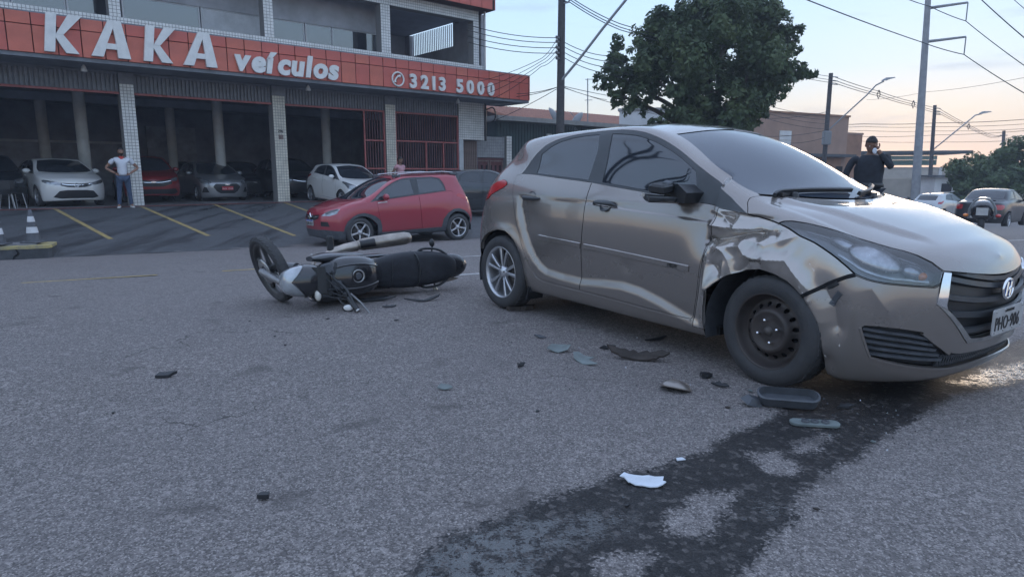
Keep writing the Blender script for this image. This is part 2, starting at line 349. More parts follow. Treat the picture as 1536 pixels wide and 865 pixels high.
def inpoly(px, py, poly):
    c = np.zeros(px.shape, bool); n = len(poly)
    for i in range(n):
        x0, y0 = poly[i][:2]; x1, y1 = poly[(i + 1) % n][:2]
        if y0 == y1: continue
        k = ((y0 > py) != (y1 > py)) & (px < (x1 - x0) * (py - y0) / (y1 - y0) + x0); c ^= k
    return c
def fold(x, z, line, A, wl, wr):
    """a crease in sheet metal: height A on the line, dying away over wl to its left and wr to its right"""
    d, s = seg_dist(x, z, line)
    q = np.where(s > 0, d / wl, d / wr); return A * np.exp(-(q ** 1.15))

class Body:
    """half body evaluated on both sides; panels are outlines in the surface's own (u, v)"""
    def __init__(s, data, disp=None, du=12, dv=8, su=.27, sv=.13):
        s.S = Skin(data); s.disp = disp; s.du = du; s.dv = dv; s.su = su; s.sv = sv; s.extra = []
    def F(s, u, v, side):
        P = s.S(u, v)
        if s.disp is not None: P = s.disp(P, side)
        return P * np.array([1, side, 1])
    def FN(s, u, v, side):
        e = 2e-3
        P = s.F(u, v, side)
        a = s.F(np.clip(u + e, 0, s.S.nc - 1), v, side) - s.F(np.clip(u - e, 0, s.S.nc - 1), v, side)
        b = s.F(u, np.clip(v + e, 0, s.S.nr - 1), side) - s.F(u, np.clip(v - e, 0, s.S.nr - 1), side)
        n = np.cross(a, b) * side * -1
        l = np.linalg.norm(n, axis=-1, keepdims=True); n = n / np.maximum(l, 1e-12)
        return P, n
    def dens(s, poly, step=.018):
        out = []
        for i in range(len(poly)):
            a = np.array(poly[i][:2], float); b = np.array(poly[(i + 1) % len(poly)][:2], float)
            d = (b - a) * [s.su, s.sv]; k = max(1, int(math.hypot(*d) / step))
            out += [tuple(a + (b - a) * t / k) for t in range(k)]
        return out
    def inset(s, poly, g):
        """move an outline inwards by g metres along the surface"""
        p = np.array(poly, float); q = p * [s.su, s.sv]
        area = .5 * np.sum(q[:, 0] * np.roll(q[:, 1], -1) - np.roll(q[:, 0], -1) * q[:, 1]); sg = 1 if area > 0 else -1
        e = np.roll(p, -1, 0) - p
        u, v = p[:, 0], p[:, 1]; h = 1e-3
        Su = (s.S(u + h, v) - s.S(u - h, v)) / (2 * h); Sv = (s.S(u, v + h) - s.S(u, v - h)) / (2 * h)
        lu = np.maximum(np.linalg.norm(Su, axis=1), .02); lv = np.maximum(np.linalg.norm(Sv, axis=1), .02)
        em = np.stack([e[:, 0] * lu, e[:, 1] * lv], 1); em /= np.maximum(np.linalg.norm(em, axis=1, keepdims=True), 1e-9)
        nr = np.stack([-em[:, 1], em[:, 0]], 1) * sg
        nn = nr + np.roll(nr, 1, 0); nn /= np.maximum(np.linalg.norm(nn, axis=1, keepdims=True), .5)
        o = p + nn * g / np.stack([lu, lv], 1)
        for k, mx in ((0, s.S.nc - 1), (1, s.S.nr - 1)):     # keep the centre line closed
            for val in (0, mx): j = np.isclose(p[:, k], val); o[j, k] = val
        return [tuple(x) for x in o]
    def cut(s, regions, holes=(), step=.018):
        """regions: (name, outline, gap) in priority order -> triangles per name"""
        R_ = []
        for name, poly, gap in regions:
            d = s.dens(poly, step); R_.append((name, d, s.inset(d, gap) if gap else None))
        H = [s.dens(h, step) for h in holes]
        pts = []; edges = []
        for pl in [r[1] for r in R_] + [r[2] for r in R_ if r[2]] + H:
            k = len(pts); n = len(pl)
            pts += [(min(max(a, 0), s.S.nc - 1) * s.su, min(max(b, 0), s.S.nr - 1) * s.sv) for a, b in pl]; edges += [(k + i, k + (i + 1) % n) for i in range(n)]
        U = (s.S.nc - 1); V = (s.S.nr - 1)
        gu, gv = np.meshgrid(np.linspace(0, U, U * s.du + 1), np.linspace(0, V, V * s.dv + 1), indexing='ij')
        lat = [(a * s.su, b * s.sv) for a, b in zip(gu.ravel(), gv.ravel())]
        for (u0, u1, v0, v1, nu, nv) in s.extra:
            eu, ev = np.meshgrid(np.linspace(u0, u1, nu), np.linspace(v0, v1, nv), indexing='ij'); lat += [(a * s.su, b * s.sv) for a, b in zip(eu.ravel(), ev.ravel())]
        res = delaunay_2d_cdt([Vector(p) for p in pts + lat], edges, [], 0, 1e-6)
        vs = np.array([tuple(p) for p in res[0]]) / [s.su, s.sv]; T = np.array([f for f in res[2] if len(f) == 3])
        c = vs[T].mean(1); lab = np.full(len(T), 'body', dtype=object); done = np.zeros(len(T), bool)
        for h in H: k = inpoly(c[:, 0], c[:, 1], h); lab[k] = ''; done |= k
        for name, o, i in R_:
            k = inpoly(c[:, 0], c[:, 1], o) & ~done
            if i is not None:
                q = inpoly(c[:, 0], c[:, 1], i); lab[k & q] = name; lab[k & ~q] = ''
            else: lab[k] = name
            done |= k
        s.uv = vs; s.T = T; s.lab = lab; s.R_ = {r[0]: (r[2] or r[1]) for r in R_}; s.H = H
        s.P = {}; s.Nn = {}
        for sd in (-1, 1): s.P[sd], s.Nn[sd] = s.FN(vs[:, 0], vs[:, 1], sd)
    def part(s, name, oname, m, parent, sides=(-1,), off=0., lip=.012, offn=None, lipm=None):
        """one mesh object from the triangles of a region, on one or both sides, with a turned-in lip"""
        V = []; Fc = []; NN = []; k0 = 0
        T = s.T[s.lab == name]
        if not len(T): return None
        ids = np.unique(T); mp = np.zeros(len(s.uv), int); mp[ids] = np.arange(len(ids)); Tm = mp[T]
        # open boundary of the region for the lip
        ed = np.concatenate([Tm[:, [0, 1]], Tm[:, [1, 2]], Tm[:, [2, 0]]]); key = np.sort(ed, 1); _, inv, cnt = np.unique(key, axis=0, return_inverse=True, return_counts=True)
        bd = ed[cnt[inv.ravel()] == 1]
        uvb = s.uv[ids]; edge0 = np.isclose(uvb[:, 0], 0) | np.isclose(uvb[:, 0], s.S.nc - 1) | np.isclose(uvb[:, 1], s.S.nr - 1) | np.isclose(uvb[:, 1], 0)
        bd = bd[~(edge0[bd[:, 0]] & edge0[bd[:, 1]])]
        for sd in sides:
            P = s.P[sd][ids] + s.Nn[sd][ids] * off; nn = s.Nn[sd][ids]
            # orient triangles along the normals
            g = np.cross(P[Tm[:, 1]] - P[Tm[:, 0]], P[Tm[:, 2]] - P[Tm[:, 0]]); fl = (g * nn[Tm[:, 0]]).sum(1) < 0
            Tq = Tm.copy(); Tq[fl] = Tq[fl][:, ::-1]
            V.append(P); NN.append(nn); Fc += [tuple(x) for x in (Tq + k0)]
            n1 = k0 + len(P)
            if lip and len(bd):
                bi = np.unique(bd); m2 = np.zeros(len(P), int); m2[bi] = np.arange(len(bi))
                Q0 = P[bi]; Q1 = P[bi] - nn[bi] * lip
                V.append(Q0); V.append(Q1)
                cen = P.mean(0); ln = Q0 - cen; ln = ln - (ln * nn[bi]).sum(1, keepdims=True) * nn[bi]; ln /= np.maximum(np.linalg.norm(ln, axis=1, keepdims=True), 1e-9)
                ln2 = (ln + nn[bi]); ln2 /= np.linalg.norm(ln2, axis=1, keepdims=True)
                NN.append(ln2); NN.append(ln)
                for a, b in m2[bd]: Fc.append((n1 + a, n1 + b, n1 + len(bi) + b, n1 + len(bi) + a))
                k0 = n1 + 2 * len(bi)
            else: k0 = n1
        V = np.concatenate(V); NN = np.concatenate(NN)
        me = bpy.data.meshes.new(oname); me.from_pydata(V.tolist(), [], Fc); me.materials.append(M[m] if isinstance(m, str) else m)
        me.polygons.foreach_set('use_smooth', [True] * len(me.polygons)); me.update()
        me.normals_split_custom_set_from_vertices(NN.tolist())
        return meshobj(oname, me, parent)
    def shell(s, parent, off=-.03, m='void', skip=(), nu=90, nv=60, name='inner_shell'):
        """dark inside of the body seen through the gaps"""
        gu, gv = np.meshgrid(np.linspace(0, s.S.nc - 1, nu), np.linspace(0, s.S.nr - 1, nv), indexing='ij'); V = []; Fc = []; k = 0
        hit = np.zeros(gu.shape, bool)
        for h in skip: hit |= inpoly(gu, gv, h)
        for sd in (-1, 1):
            P, n = s.FN(gu.ravel(), gv.ravel(), sd); P = P + n * off; V.append(P); ix = np.arange(nu * nv).reshape(nu, nv) + k
            for i in range(nu - 1):
                for j in range(nv - 1):
                    if hit[i:i + 2, j:j + 2].any(): continue
                    Fc.append((ix[i, j], ix[i + 1, j], ix[i + 1, j + 1], ix[i, j + 1]))
            k += nu * nv
        me = bpy.data.meshes.new(name); me.from_pydata(np.concatenate(V).tolist(), [], Fc); me.materials.append(M[m]); me.update(); return meshobj(name, me, parent)
    def pt(s, u, v, side=-1, off=0.):
        P, n = s.FN(np.array([float(u)]), np.array([float(v)]), side); return Vector(P[0] + n[0] * off), Vector(n[0])
    def sweep(s, path, w, h, m, mb, side=-1, off=0., n=None):
        """flat bar laid along a (u, v) path on the surface"""
        p = np.array(path, float); t = np.linspace(0, len(p) - 1, n or len(p) * 4); u = np.interp(t, np.arange(len(p)), p[:, 0]); v = np.interp(t, np.arange(len(p)), p[:, 1])
        P, nn = s.FN(u, v, side); P = P + nn * off; rings = []
        for i in range(len(P)):
            a = Vector(P[min(i + 1, len(P) - 1)] - P[max(i - 1, 0)]).normalized(); q = Vector(nn[i]); b = a.cross(q)
            rings.append([Vector(P[i]) + b * (w / 2) * x + q * h * y for x, y in ((-1, 0), (-.75, 1), (.75, 1), (1, 0))])
        mb.loft(rings, m, smooth=False)

def tyre_mesh(r, w, rim_r, m='tyre', tread=36):
    mb = MB(); hw = w / 2
    mb.lathe([(rim_r * .97, -hw * .82), (rim_r * 1.02, -hw * .93), (rim_r + (r - rim_r) * .45, -hw * 1.02), (r * .955, -hw * .93), (r * .99, -hw * .74), (r, -hw * .55), (r, hw * .55), (r * .99, hw * .74), (r * .955, hw * .93), (rim_r + (r - rim_r) * .45, hw * 1.02), (rim_r * 1.02, hw * .93), (rim_r * .97, hw * .82)], m, n=48)
    for k in range(tread):   # tread blocks on the shoulders
        a = 2 * math.pi * k / tread
        for sg in (-1, 1):
            c = (math.cos(a) * (r - .0035), sg * hw * .42, math.sin(a) * (r - .004))
            mb.box(c, (.012, hw * .5, 2 * math.pi * r / tread * .7), m, rot=Matrix.Rotation(-a, 3, 'Y'))
    return mb.mesh('tyre')
def alloy_mesh(r, w, spokes=5, m='alloy', twin=True):
    """outer face at -y"""
    mb = MB(); f = -w * .46
    mb.lathe([(r * 1.03, f), (r * 1.0, f - .004), (r * .955, f + .008), (r * .93, f + .035), (r * .90, w * .45)], m, n=40)
    mb.lathe([(0.0, f + .006), (r * .10, f + .006), (r * .15, f + .012), (r * .24, f + .02), (r * .27, f + .05)], m, n=24)
    for k in range(spokes):
        for sg in ((-1, 1) if twin else (0,)):
            a = 2 * math.pi * k / spokes + sg * R(10.5) + R(90)
            a2 = 2 * math.pi * k / spokes + sg * R(14.5) + R(90)
            rings = []
            for q, wd, dp, yy in ((.17, .15 if not twin else .085, .03, .022), (.5, .15 if not twin else .10, .028, .014), (.8, .18 if not twin else .12, .03, .012), (.955, .24 if not twin else .15, .03, .012)):
                an = a + (a2 - a) * q; ca, sa = math.cos(an), math.sin(an); tx, tz = -sa, ca; hw = wd * r / 2
                rings.append([(ca * r * q + tx * x * hw, f + yy + y * dp, sa * r * q + tz * x * hw) for x, y in ((-1, .9), (-1, .2), (-.6, 0), (.6, 0), (1, .2), (1, .9))])
            mb.loft(rings, m, smooth=False)
    for k in range(4):
        a = 2 * math.pi * k / 4 + .4; mb.lathe([(0, f + .004), (r * .03, f + .004), (r * .035, f + .014)], 'lampdark', c=(math.cos(a) * r * .19, 0, math.sin(a) * r * .19), n=8)
    return mb.mesh('rim')
def brake_mesh(r, w):
    mb = MB(); mb.lathe([(0, .005), (r * .70, .005), (r * .70, .02), (0, .02)], 'brakes', n=28)
    mb.lathe([(0, w * .3), (r * .9, w * .3)], 'void', n=24)
    mb.box((r * .55, 0, 0), (r * .3, .06, r * .5), 'brakes'); return mb.mesh('brake')
WHEELS = {}
def wheel(parent, x, y, z, r, w, rim_r, kind='alloy5', steer=0., spin=0., side=-1):
    """wheel > tyre, rim, brake; outer face towards `side` of y"""
    key = (r, w, rim_r, kind)
    if key not in WHEELS:
        if kind == 'steel': rim = steel_mesh(rim_r, w)
        elif kind == 'alloy5': rim = alloy_mesh(rim_r, w, 5, 'alloy', True)
        elif kind == 'alloy5s': rim = alloy_mesh(rim_r, w, 5, 'alloy', False)
        else: rim = alloy_mesh(rim_r, w, 7, 'alloy', False)
        WHEELS[key] = (tyre_mesh(r, w, rim_r), rim, brake_mesh(rim_r, w))
    t, rm, bk = WHEELS[key]
    o = meshobj('wheel', t, parent, (x, y, z)); o.rotation_euler = (0, spin, steer + (0 if side < 0 else math.pi))
    meshobj('rim', rm, o)
    if kind != 'steel': meshobj('brake_disc', bk, o)
    return o
def steel_mesh(r, w):
    """pressed steel wheel with a ring of round ventilation holes"""
    mb = MB(); f = -w * .44
    mb.lathe([(r * 1.03, f), (r * 1.0, f - .006), (r * .965, f + .004), (r * .94, f + .025), (r * .86, f + .055), (r * .82, f + .06)], 'steelwheel', n=56)
    # dish with holes: constrained triangulation of an annulus
    pts = []; ed = []; hol = []
    def ring(rad, n, cx=0, cy=0):
        k = len(pts); pts.extend([(cx + rad * math.cos(2 * math.pi * i / n), cy + rad * math.sin(2 * math.pi * i / n)) for i in range(n)]); ed.extend([(k + i, k + (i + 1) % n) for i in range(n)])
    ring(r * .82, 64); nh = 16
    for k in range(nh):
        a = 2 * math.pi * k / nh; cx, cy = r * .70 * math.cos(a), r * .70 * math.sin(a); ring(r * .062, 10, cx, cy); hol.append((cx, cy))
    for q in (.25, .38, .48, .54, .59, .62, .78): pts.extend([(r * q * math.cos(2 * math.pi * (i + .5) / 40), r * q * math.sin(2 * math.pi * (i + .5) / 40)) for i in range(40)])
    pts.append((0, 0)); res = delaunay_2d_cdt([Vector(p) for p in pts], ed, [], 0, 1e-7)
    def dep(q): return f + float(np.interp(q / r, [0, .2, .24, .38, .48, .54, .60, .66, .74, .82], [.006, .006, .022, .022, .010, .008, .02, .045, .058, .058]))
    v = [(p.x, dep(math.hypot(p.x, p.y)), p.y) for p in res[0]]; fs = []
    for t in res[2]:
        cx = sum(res[0][i].x for i in t) / 3; cy = sum(res[0][i].y for i in t) / 3
        if any(math.hypot(cx - a, cy - b) < r * .055 for a, b in hol): continue
        fs.append(tuple(t))
    mb.add(v, fs, 'steelwheel', True)
    for a, b in hol: mb.lathe([(r * .062, f + .052), (r * .055, f + .08)], 'void', c=(a, 0, b), n=10)
    mb.lathe([(0, w * .2), (r * .85, w * .2)], 'void', n=24)
    mb.lathe([(0, f - .004), (r * .10, f - .002), (r * .13, f + .01), (r * .15, f + .02)], 'brakes', n=20)
    for k in range(4):
        a = 2 * math.pi * k / 4 + .5; mb.lathe([(0, f - .006), (r * .038, f - .004), (r * .045, f + .006), (r * .05, f + .022)], 'chrome', c=(math.cos(a) * r * .30, 0, math.sin(a) * r * .30), n=8)
    return mb.mesh('rim')

# ------------------------------------------------------------------ the crashed hatchback
CREASE = [(.20, .95), (.27, .83), (.34, .68), (.40, .57), (.46, .49), (.52, .44), (.59, .41), (.78, .395), (.98, .39), (1.2, .41), (1.38, .42), (1.55, .405), (1.72, .365), (1.88, .315), (2.02, .275)]
BELTLINE = [(.0, .935), (.5, .935), (1.2, .915), (2.05, .86)]
DENTS = [  # creased front wing: outward ridges (+) and valleys (-): line, height, reach left, reach right
    ([(2.05, .843), (2.152, .836), (2.258, .833), (2.351, .836), (2.419, .838)], .032, .035, .018),
    ([(2.045, .752), (2.182, .772), (2.277, .797), (2.353, .818), (2.412, .826)], -.038, .030, .028),
    ([(2.262, .575), (2.239, .661), (2.207, .706), (2.173, .727)], .034, .10, .022),
    ([(2.173, .725), (2.297, .741), (2.331, .699), (2.394, .682), (2.497, .688), (2.588, .696), (2.64, .643), (2.714, .564)], .036, .05, .045),
    ([(2.292, .602), (2.337, .632), (2.365, .662), (2.425, .668)], -.022, .03, .03),
    ([(2.318, .778), (2.417, .766), (2.447, .758), (2.503, .779), (2.624, .824)], .016, .034, .034),
    ([(2.40, .806), (2.445, .809), (2.49, .812)], -.024, .045, .045),
    ([(2.17, .895), (2.21, .885)], -.026, .035, .035),
    ([(2.117, .918), (2.2, .862), (2.241, .850), (2.262, .892)], .020, .02, .025),
    ([(2.13, .62), (2.18, .585)], -.022, .035, .03),
    ([(2.03, .50), (2.045, .62), (2.075, .80)], .022, .012, .05),
    ([(2.36, .905), (2.45, .88)], -.014, .03, .03),
]
def hb_disp(P, side):
    P = P.copy(); x, y, z = P[..., 0], P[..., 1], P[..., 2]
    fl = smooth01((y - .70) / .06) * smooth01((.95 - z) / .03)
    inx = smooth01((x - .2) / .05) * smooth01((2.07 - x) / .06)
    d, s = seg_dist(x, z, CREASE); sd = d * np.sign(s)     # + above/inside the door scallop
    prof = np.where(sd < 0, smooth01(1 + sd / .075), np.exp(-np.maximum(sd, 0) / .22) * smooth01(1 - sd / .6))
    off = -.022 * prof
    d2, s2 = seg_dist(x, z, BELTLINE); sd2 = d2 * s2        # shoulder line
    off += -.006 * np.exp(-(np.maximum(sd2, 0) / .07)) * smooth01((sd2 + .012) / .012) * smooth01((2.1 - x) / .1)
    off2 = np.zeros_like(off)
    # flared wheel arches
    for cx, rr in ((-.01, .345), (2.44, .35)):
        q = np.hypot(x - cx, (z - .29)); off2 += .012 * np.exp(-((q - rr - .02) / .05) ** 2) * smooth01((z - .2) / .1)
    # protective strip in the doors, headlamp and rear edge of the bonnet stay plain
    if side < 0:
        wing = smooth01((x - 2.03) / .03) * smooth01((2.76 - x) / .12) * smooth01((z - .42) / .06) * smooth01((.925 - z) / .03)
        o3 = np.zeros_like(off)
        for ln, A, a, b in DENTS: o3 += fold(x, z, ln, A, a, b)
        wob = .003 * np.sin(23 * x + 9 * z) * np.sin(31 * z - 7 * x) + .0015 * np.sin(61 * x - 43 * z)
        o3 += .06 * np.clip((.75 - z) / .3, 0, 1) * smooth01((2.26 - x) / .05) * smooth01((x - 2.04) / .05)
        off2 += wing * (o3 * 1.0 + wob - .020 * smooth01((2.55 - x) / .3))
        # front door bent in at its front upper corner, small dents
        off2 += -.045 * smooth01((x - 1.80) / .27) ** 2 * smooth01((z - .58) / .25) * smooth01((2.09 - x) / .01)
        off2 += -.008 * np.exp(-(((x - 1.42) / .05) ** 2 + ((z - .52) / .04) ** 2))
        # buckled bumper corner
        bz = smooth01((x - 2.66) / .05) * smooth01((3.12 - x) / .1)
        off2 += bz * (fold(x, z, [(2.79, .57), (2.84, .50), (2.86, .40)], -.018, .05, .04) + fold(x, z, [(2.99, .60), (3.05, .50)], .014, .08, .05) + fold(x, z, [(2.72, .50), (2.78, .40), (2.81, .25)], .016, .03, .05))
    yr = np.interp(x, [2.2, 2.45, 2.8, 3.05], [.64, .60, .52, .40]); top = smooth01((z - .72) / .08) * smooth01((x - 2.28) / .15) * smooth01((3.12 - x) / .15) * smooth01((.73 - y) / .05)
    P[..., 2] = z + .018 * top * (smooth01((yr - y + .035) / .07) - .4)
    P[..., 1] = y + fl * inx * off + smooth01((y - .6) / .1) * off2
    return P
HB = dict(
 frame=[(4.001, 8.052), (4.21, 8.964), (4.4, 9.33), (4.65, 9.69), (4.95, 9.93), (5.25, 10.08), (5.56, 10.17), (5.961, 10.2), (6.292, 10.166), (6.76, 10.067), (7.251, 9.983), (7.718, 9.945), (8.2, 9.95), (8.624, 10.0), (8.998, 9.926), (9.476, 9.415), (10.026, 8.065), (9.563, 8.01), (9.106, 7.965), (8.389, 7.966), (7.465, 7.981), (6.749, 7.975), (5.962, 8.02), (5.144, 8.017)],
 glass_r=[(4.571, 8.11), (4.563, 9.273), (4.832, 9.62), (5.054, 9.80), (5.32, 9.92), (5.569, 9.97), (5.834, 9.97), (5.93, 9.329), (5.925, 8.11)],
 glass_f=[(6.121, 9.95), (6.395, 9.90), (6.779, 9.838), (7.203, 9.763), (7.64, 9.70), (8.056, 9.66), (8.446, 9.593), (8.527, 8.801), (8.547, 8.103), (7.855, 8.077), (7.028, 8.07), (6.252, 8.098), (6.199, 8.996)],
 door_r=[(4.001, 8.052), (3.791, 7.98), (3.81, 7.492), (3.99, 6.602), (4.16, 5.715), (4.311, 5.173), (4.534, 4.304), (4.749, 3.565), (4.946, 3.138), (5.101, 3.046), (5.303, 3.02), (5.921, 3.0), (5.955, 4.086), (5.975, 4.928), (6.02, 5.965), (6.026, 7.02), (6.026, 8.02), (5.145, 8.017)],
 door_f=[(6.026, 8.02), (6.026, 7.02), (6.02, 5.965), (5.975, 4.928), (5.955, 4.086), (5.921, 3.0), (6.741, 2.96), (7.754, 2.92), (8.651, 2.867), (8.7, 2.941), (8.841, 3.88), (8.936, 4.962), (9.011, 5.706), (9.061, 6.696), (9.089, 7.965), (8.394, 7.966), (7.469, 7.981), (6.752, 7.975)],
 fender=[(9.25, 7.95), (9.563, 8.0), (10.04, 8.02), (10.444, 7.95), (10.775, 7.909), (11.024, 7.729), (11.275, 7.433), (11.54, 7.205), (11.793, 6.875), (12.143, 6.439), (12.541, 6.04), (12.066, 5.535), (11.738, 5.098), (11.442, 4.67), (11.152, 5.073), (10.862, 5.25), (10.537, 5.277), (10.184, 5.112), (9.769, 4.766), (9.425, 4.347), (9.092, 3.89), (9.058, 3.477), (9.03, 2.5), (8.72, 2.5), (8.72, 2.9), (8.87, 3.88), (8.975, 4.962), (9.10, 5.706), (9.19, 6.70), (9.22, 7.3)],
 lamp=[(10.775, 7.909), (10.855, 8.30), (10.992, 8.66), (11.215, 8.95), (11.469, 9.15), (11.721, 9.30), (11.969, 9.40), (12.3, 9.40), (12.651, 9.30), (13.058, 9.12), (13.45, 8.78), (13.819, 8.22), (14.088, 7.411), (14.039, 6.284), (13.933, 6.031), (13.557, 5.959), (13.194, 5.94), (12.819, 5.977), (12.541, 6.04), (12.143, 6.439), (11.793, 6.875), (11.54, 7.205), (11.275, 7.433), (11.024, 7.729)],
 hood=[(10.04, 8.02), (10.444, 7.95), (10.775, 7.909), (10.855, 8.30), (10.992, 8.66), (11.215, 8.95), (11.469, 9.15), (11.721, 9.30), (11.969, 9.40), (12.3, 9.40), (12.651, 9.30), (13.058, 9.12), (13.45, 8.78), (13.819, 8.22), (14.088, 7.45), (14.3, 7.6), (14.693, 7.83), (15.193, 8.1), (15.7, 8.2), (16, 8.22), (16, 13), (10.15, 13), (10.12, 12.2), (10.05, 11.6), (9.93, 11.1), (9.83, 10.8), (9.80, 10.2), (9.86, 9.5), (9.96, 8.7)],
 screen=[(7.40, 13), (7.46, 12.2), (7.50, 11.4), (7.526, 10.85), (8.071, 10.80), (8.626, 10.80), (9.063, 10.78), (9.354, 10.76), (9.554, 10.76), (9.74, 10.8), (9.86, 11.2), (9.98, 11.8), (10.03, 12.4), (10.05, 13)],
 cowl=[(9.74, 10.78), (9.83, 10.72), (9.93, 11.1), (10.05, 11.6), (10.12, 12.2), (10.15, 13), (10.05, 13), (10.03, 12.4), (9.98, 11.8), (9.86, 11.2)],
 chrome=[(14.08, 7.30), (14.24, 7.36), (14.17, 5.205), (14.20, 5.05), (13.995, 5.229)],
 chromel=[(13.995, 5.229), (14.20, 5.05), (14.931, 3.90), (15.3, 3.86), (16, 3.86), (16, 3.66), (15.3, 3.66), (14.86, 3.70)],
 grille=[(14.24, 7.56), (14.693, 7.83), (15.193, 8.1), (15.7, 8.2), (16, 8.22), (16, 3.86), (15.3, 3.86), (14.931, 3.90), (14.20, 5.05), (14.17, 5.205)],
 fog=[(12.946, 4.058), (13.0, 4.15), (13.229, 4.189), (13.545, 4.18), (13.872, 4.12), (14.062, 3.90), (14.35, 3.50), (14.547, 3.30), (14.757, 3.24), (15.4, 3.2), (16, 3.2), (16, 2.66), (15.4, 2.62), (14.534, 2.60), (14.095, 2.72), (13.727, 2.83), (13.236, 3.03), (13.106, 3.509)],
 bumper=[(11.455, 4.63), (11.738, 5.07), (12.066, 5.5), (12.541, 6.02), (12.819, 5.96), (13.194, 5.925), (13.557, 5.945), (13.94, 6.015), (14.05, 6.28), (14.10, 7.42), (14.3, 7.58), (14.693, 7.81), (15.193, 8.08), (15.7, 8.18), (16, 8.2), (16, 0), (12.0, 0), (12.05, 1.2), (12.03, 1.8), (11.988, 2.594), (11.895, 3.261), (11.83, 3.494), (11.718, 3.9), (11.594, 4.283)],
 tail=[(3.548, 7.463), (3.50, 7.62), (3.388, 7.74), (3.2, 7.83), (2.937, 7.76), (2.6, 7.55), (2.2, 7.35), (1.7, 7.3), (1.6, 6.6), (2.2, 6.5), (2.65, 6.65), (2.851, 6.90), (3.179, 7.13), (3.414, 7.28)],
 tailgate=[(0, 4.9), (1.25, 4.9), (1.35, 6.6), (1.4, 7.9), (1.55, 9.0), (1.7, 10.3), (0, 10.3)],
 rearglass=[(0, 8.0), (1.25, 8.05), (1.38, 9.0), (1.5, 10.05), (0, 10.05)],
 rbumper=[(0, 0), (2.56, 0), (2.5, 2.2), (2.46, 3.2), (2.46, 4.0), (2.5, 4.276), (2.3, 4.6), (1.9, 5.0), (1.25, 4.9), (0, 4.9)],
)
FARCH = [(9.0, 0), (9.019, 2.148), (9.03, 2.5), (9.058, 3.477), (9.092, 3.89), (9.425, 4.347), (9.769, 4.766), (10.184, 5.112), (10.537, 5.277), (10.862, 5.25), (11.152, 5.073), (11.442, 4.67), (11.594, 4.283), (11.718, 3.9), (11.83, 3.494), (11.895, 3.261), (11.988, 2.594), (12.03, 1.8), (12.05, 1.2), (12.0, 0)]
RARCH = [(2.56, 0), (2.5, 2.2), (2.46, 3.2), (2.46, 4.0), (2.505, 4.276), (2.65, 4.55), (2.816, 4.79), (3.062, 5.02), (3.435, 5.2), (3.784, 5.199), (3.982, 5.035), (4.173, 4.79), (4.36, 4.3), (4.45, 3.7), (4.46, 3.0), (4.42, 2.2), (4.35, 0)]

hb = empty('crashed_hatchback', label='champagne silver hatchback with a crumpled front wing and no front hubcap', cat='car')
B = Body(HATCH, hb_disp, du=12, dv=9)
B.extra = [(9.0, 11.6, 3.8, 8.0, 170, 110), (11.4, 13.4, 2.6, 6.0, 70, 50), (3.9, 9.1, 2.9, 5.2, 130, 44)]
HBREG = [('cowl', HB['cowl'], 0), ('screen', HB['screen'], .003), ('glass_r', HB['glass_r'], .003), ('glass_f', HB['glass_f'], .003), ('frame', HB['frame'], 0), ('lamp', HB['lamp'], .004), ('hood', HB['hood'], .004),
         ('door_r', HB['door_r'], .0032), ('door_f', HB['door_f'], .0032), ('fender', HB['fender'], .004), ('chrome', HB['chrome'], 0), ('chromel', HB['chromel'], 0), ('grille', HB['grille'], 0), ('fog', HB['fog'], 0), ('bumper', HB['bumper'], .004),
         ('tail', HB['tail'], .003), ('rearglass', HB['rearglass'], .003), ('tailgate', HB['tailgate'], .003), ('rbumper', HB['rbumper'], .003)]
B.cut(HBREG, [FARCH, RARCH])
both = (-1, 1)
body = B.part('body', 'body', 'champagne', hb, both, lip=.03)
B.part('hood', 'hood', 'champagne', hb, both, lip=.015)
B.part('screen', 'windshield', 'screen', hb, both, off=-.004, lip=.006)
B.part('cowl', 'cowl_panel', 'black', hb, both, off=-.012)
for sd in both:
    B.part('frame', 'window_frame', 'trim', hb, (sd,), off=-.002, lip=.004)
    for k in ('r', 'f'):
        dr = B.part('door_' + k, 'door', 'champagne', hb, (sd,), lip=.018)
        B.part('glass_' + k, 'window', 'glass', hb, (sd,), off=-.005, lip=.004)
        if sd < 0: (globals().__setitem__('door_' + k, dr))
f_ = B.part('fender', 'fender', 'bare', hb, (-1,), lip=.02); tag(f_, 'crumpled front wing with deep bright creases')
B.part('fender', 'fender', 'champagne', hb, (1,), lip=.02)
bump = B.part('bumper', 'front_bumper', 'champagne', hb, both, lip=.02)
B.part('rbumper', 'rear_bumper', 'champagne', hb, both, lip=.02)
tg = B.part('tailgate', 'tailgate', 'champagne', hb, both, lip=.015)
B.part('rearglass', 'rear_window', 'glass', hb, both, off=-.004, lip=.004)
gr = B.part('grille', 'grille', 'black', hb, both, off=-.035, lip=0)
ch = B.part('chrome', 'grille_surround', 'chrome', hb, both, off=.006, lip=.03)
B.part('chromel', 'grille_border', 'steel', hb, both, off=.004, lip=.03)
fg = B.part('fog', 'lower_intake', 'black', hb, both, off=-.03, lip=0)
for sd in both: B.part('tail', 'tail_light', 'redlens', hb, (sd,), off=.004, lip=.02)
B.shell(hb, -.034, 'void', (FARCH, RARCH, HB['grille'], HB['fog'], HB['lamp']))
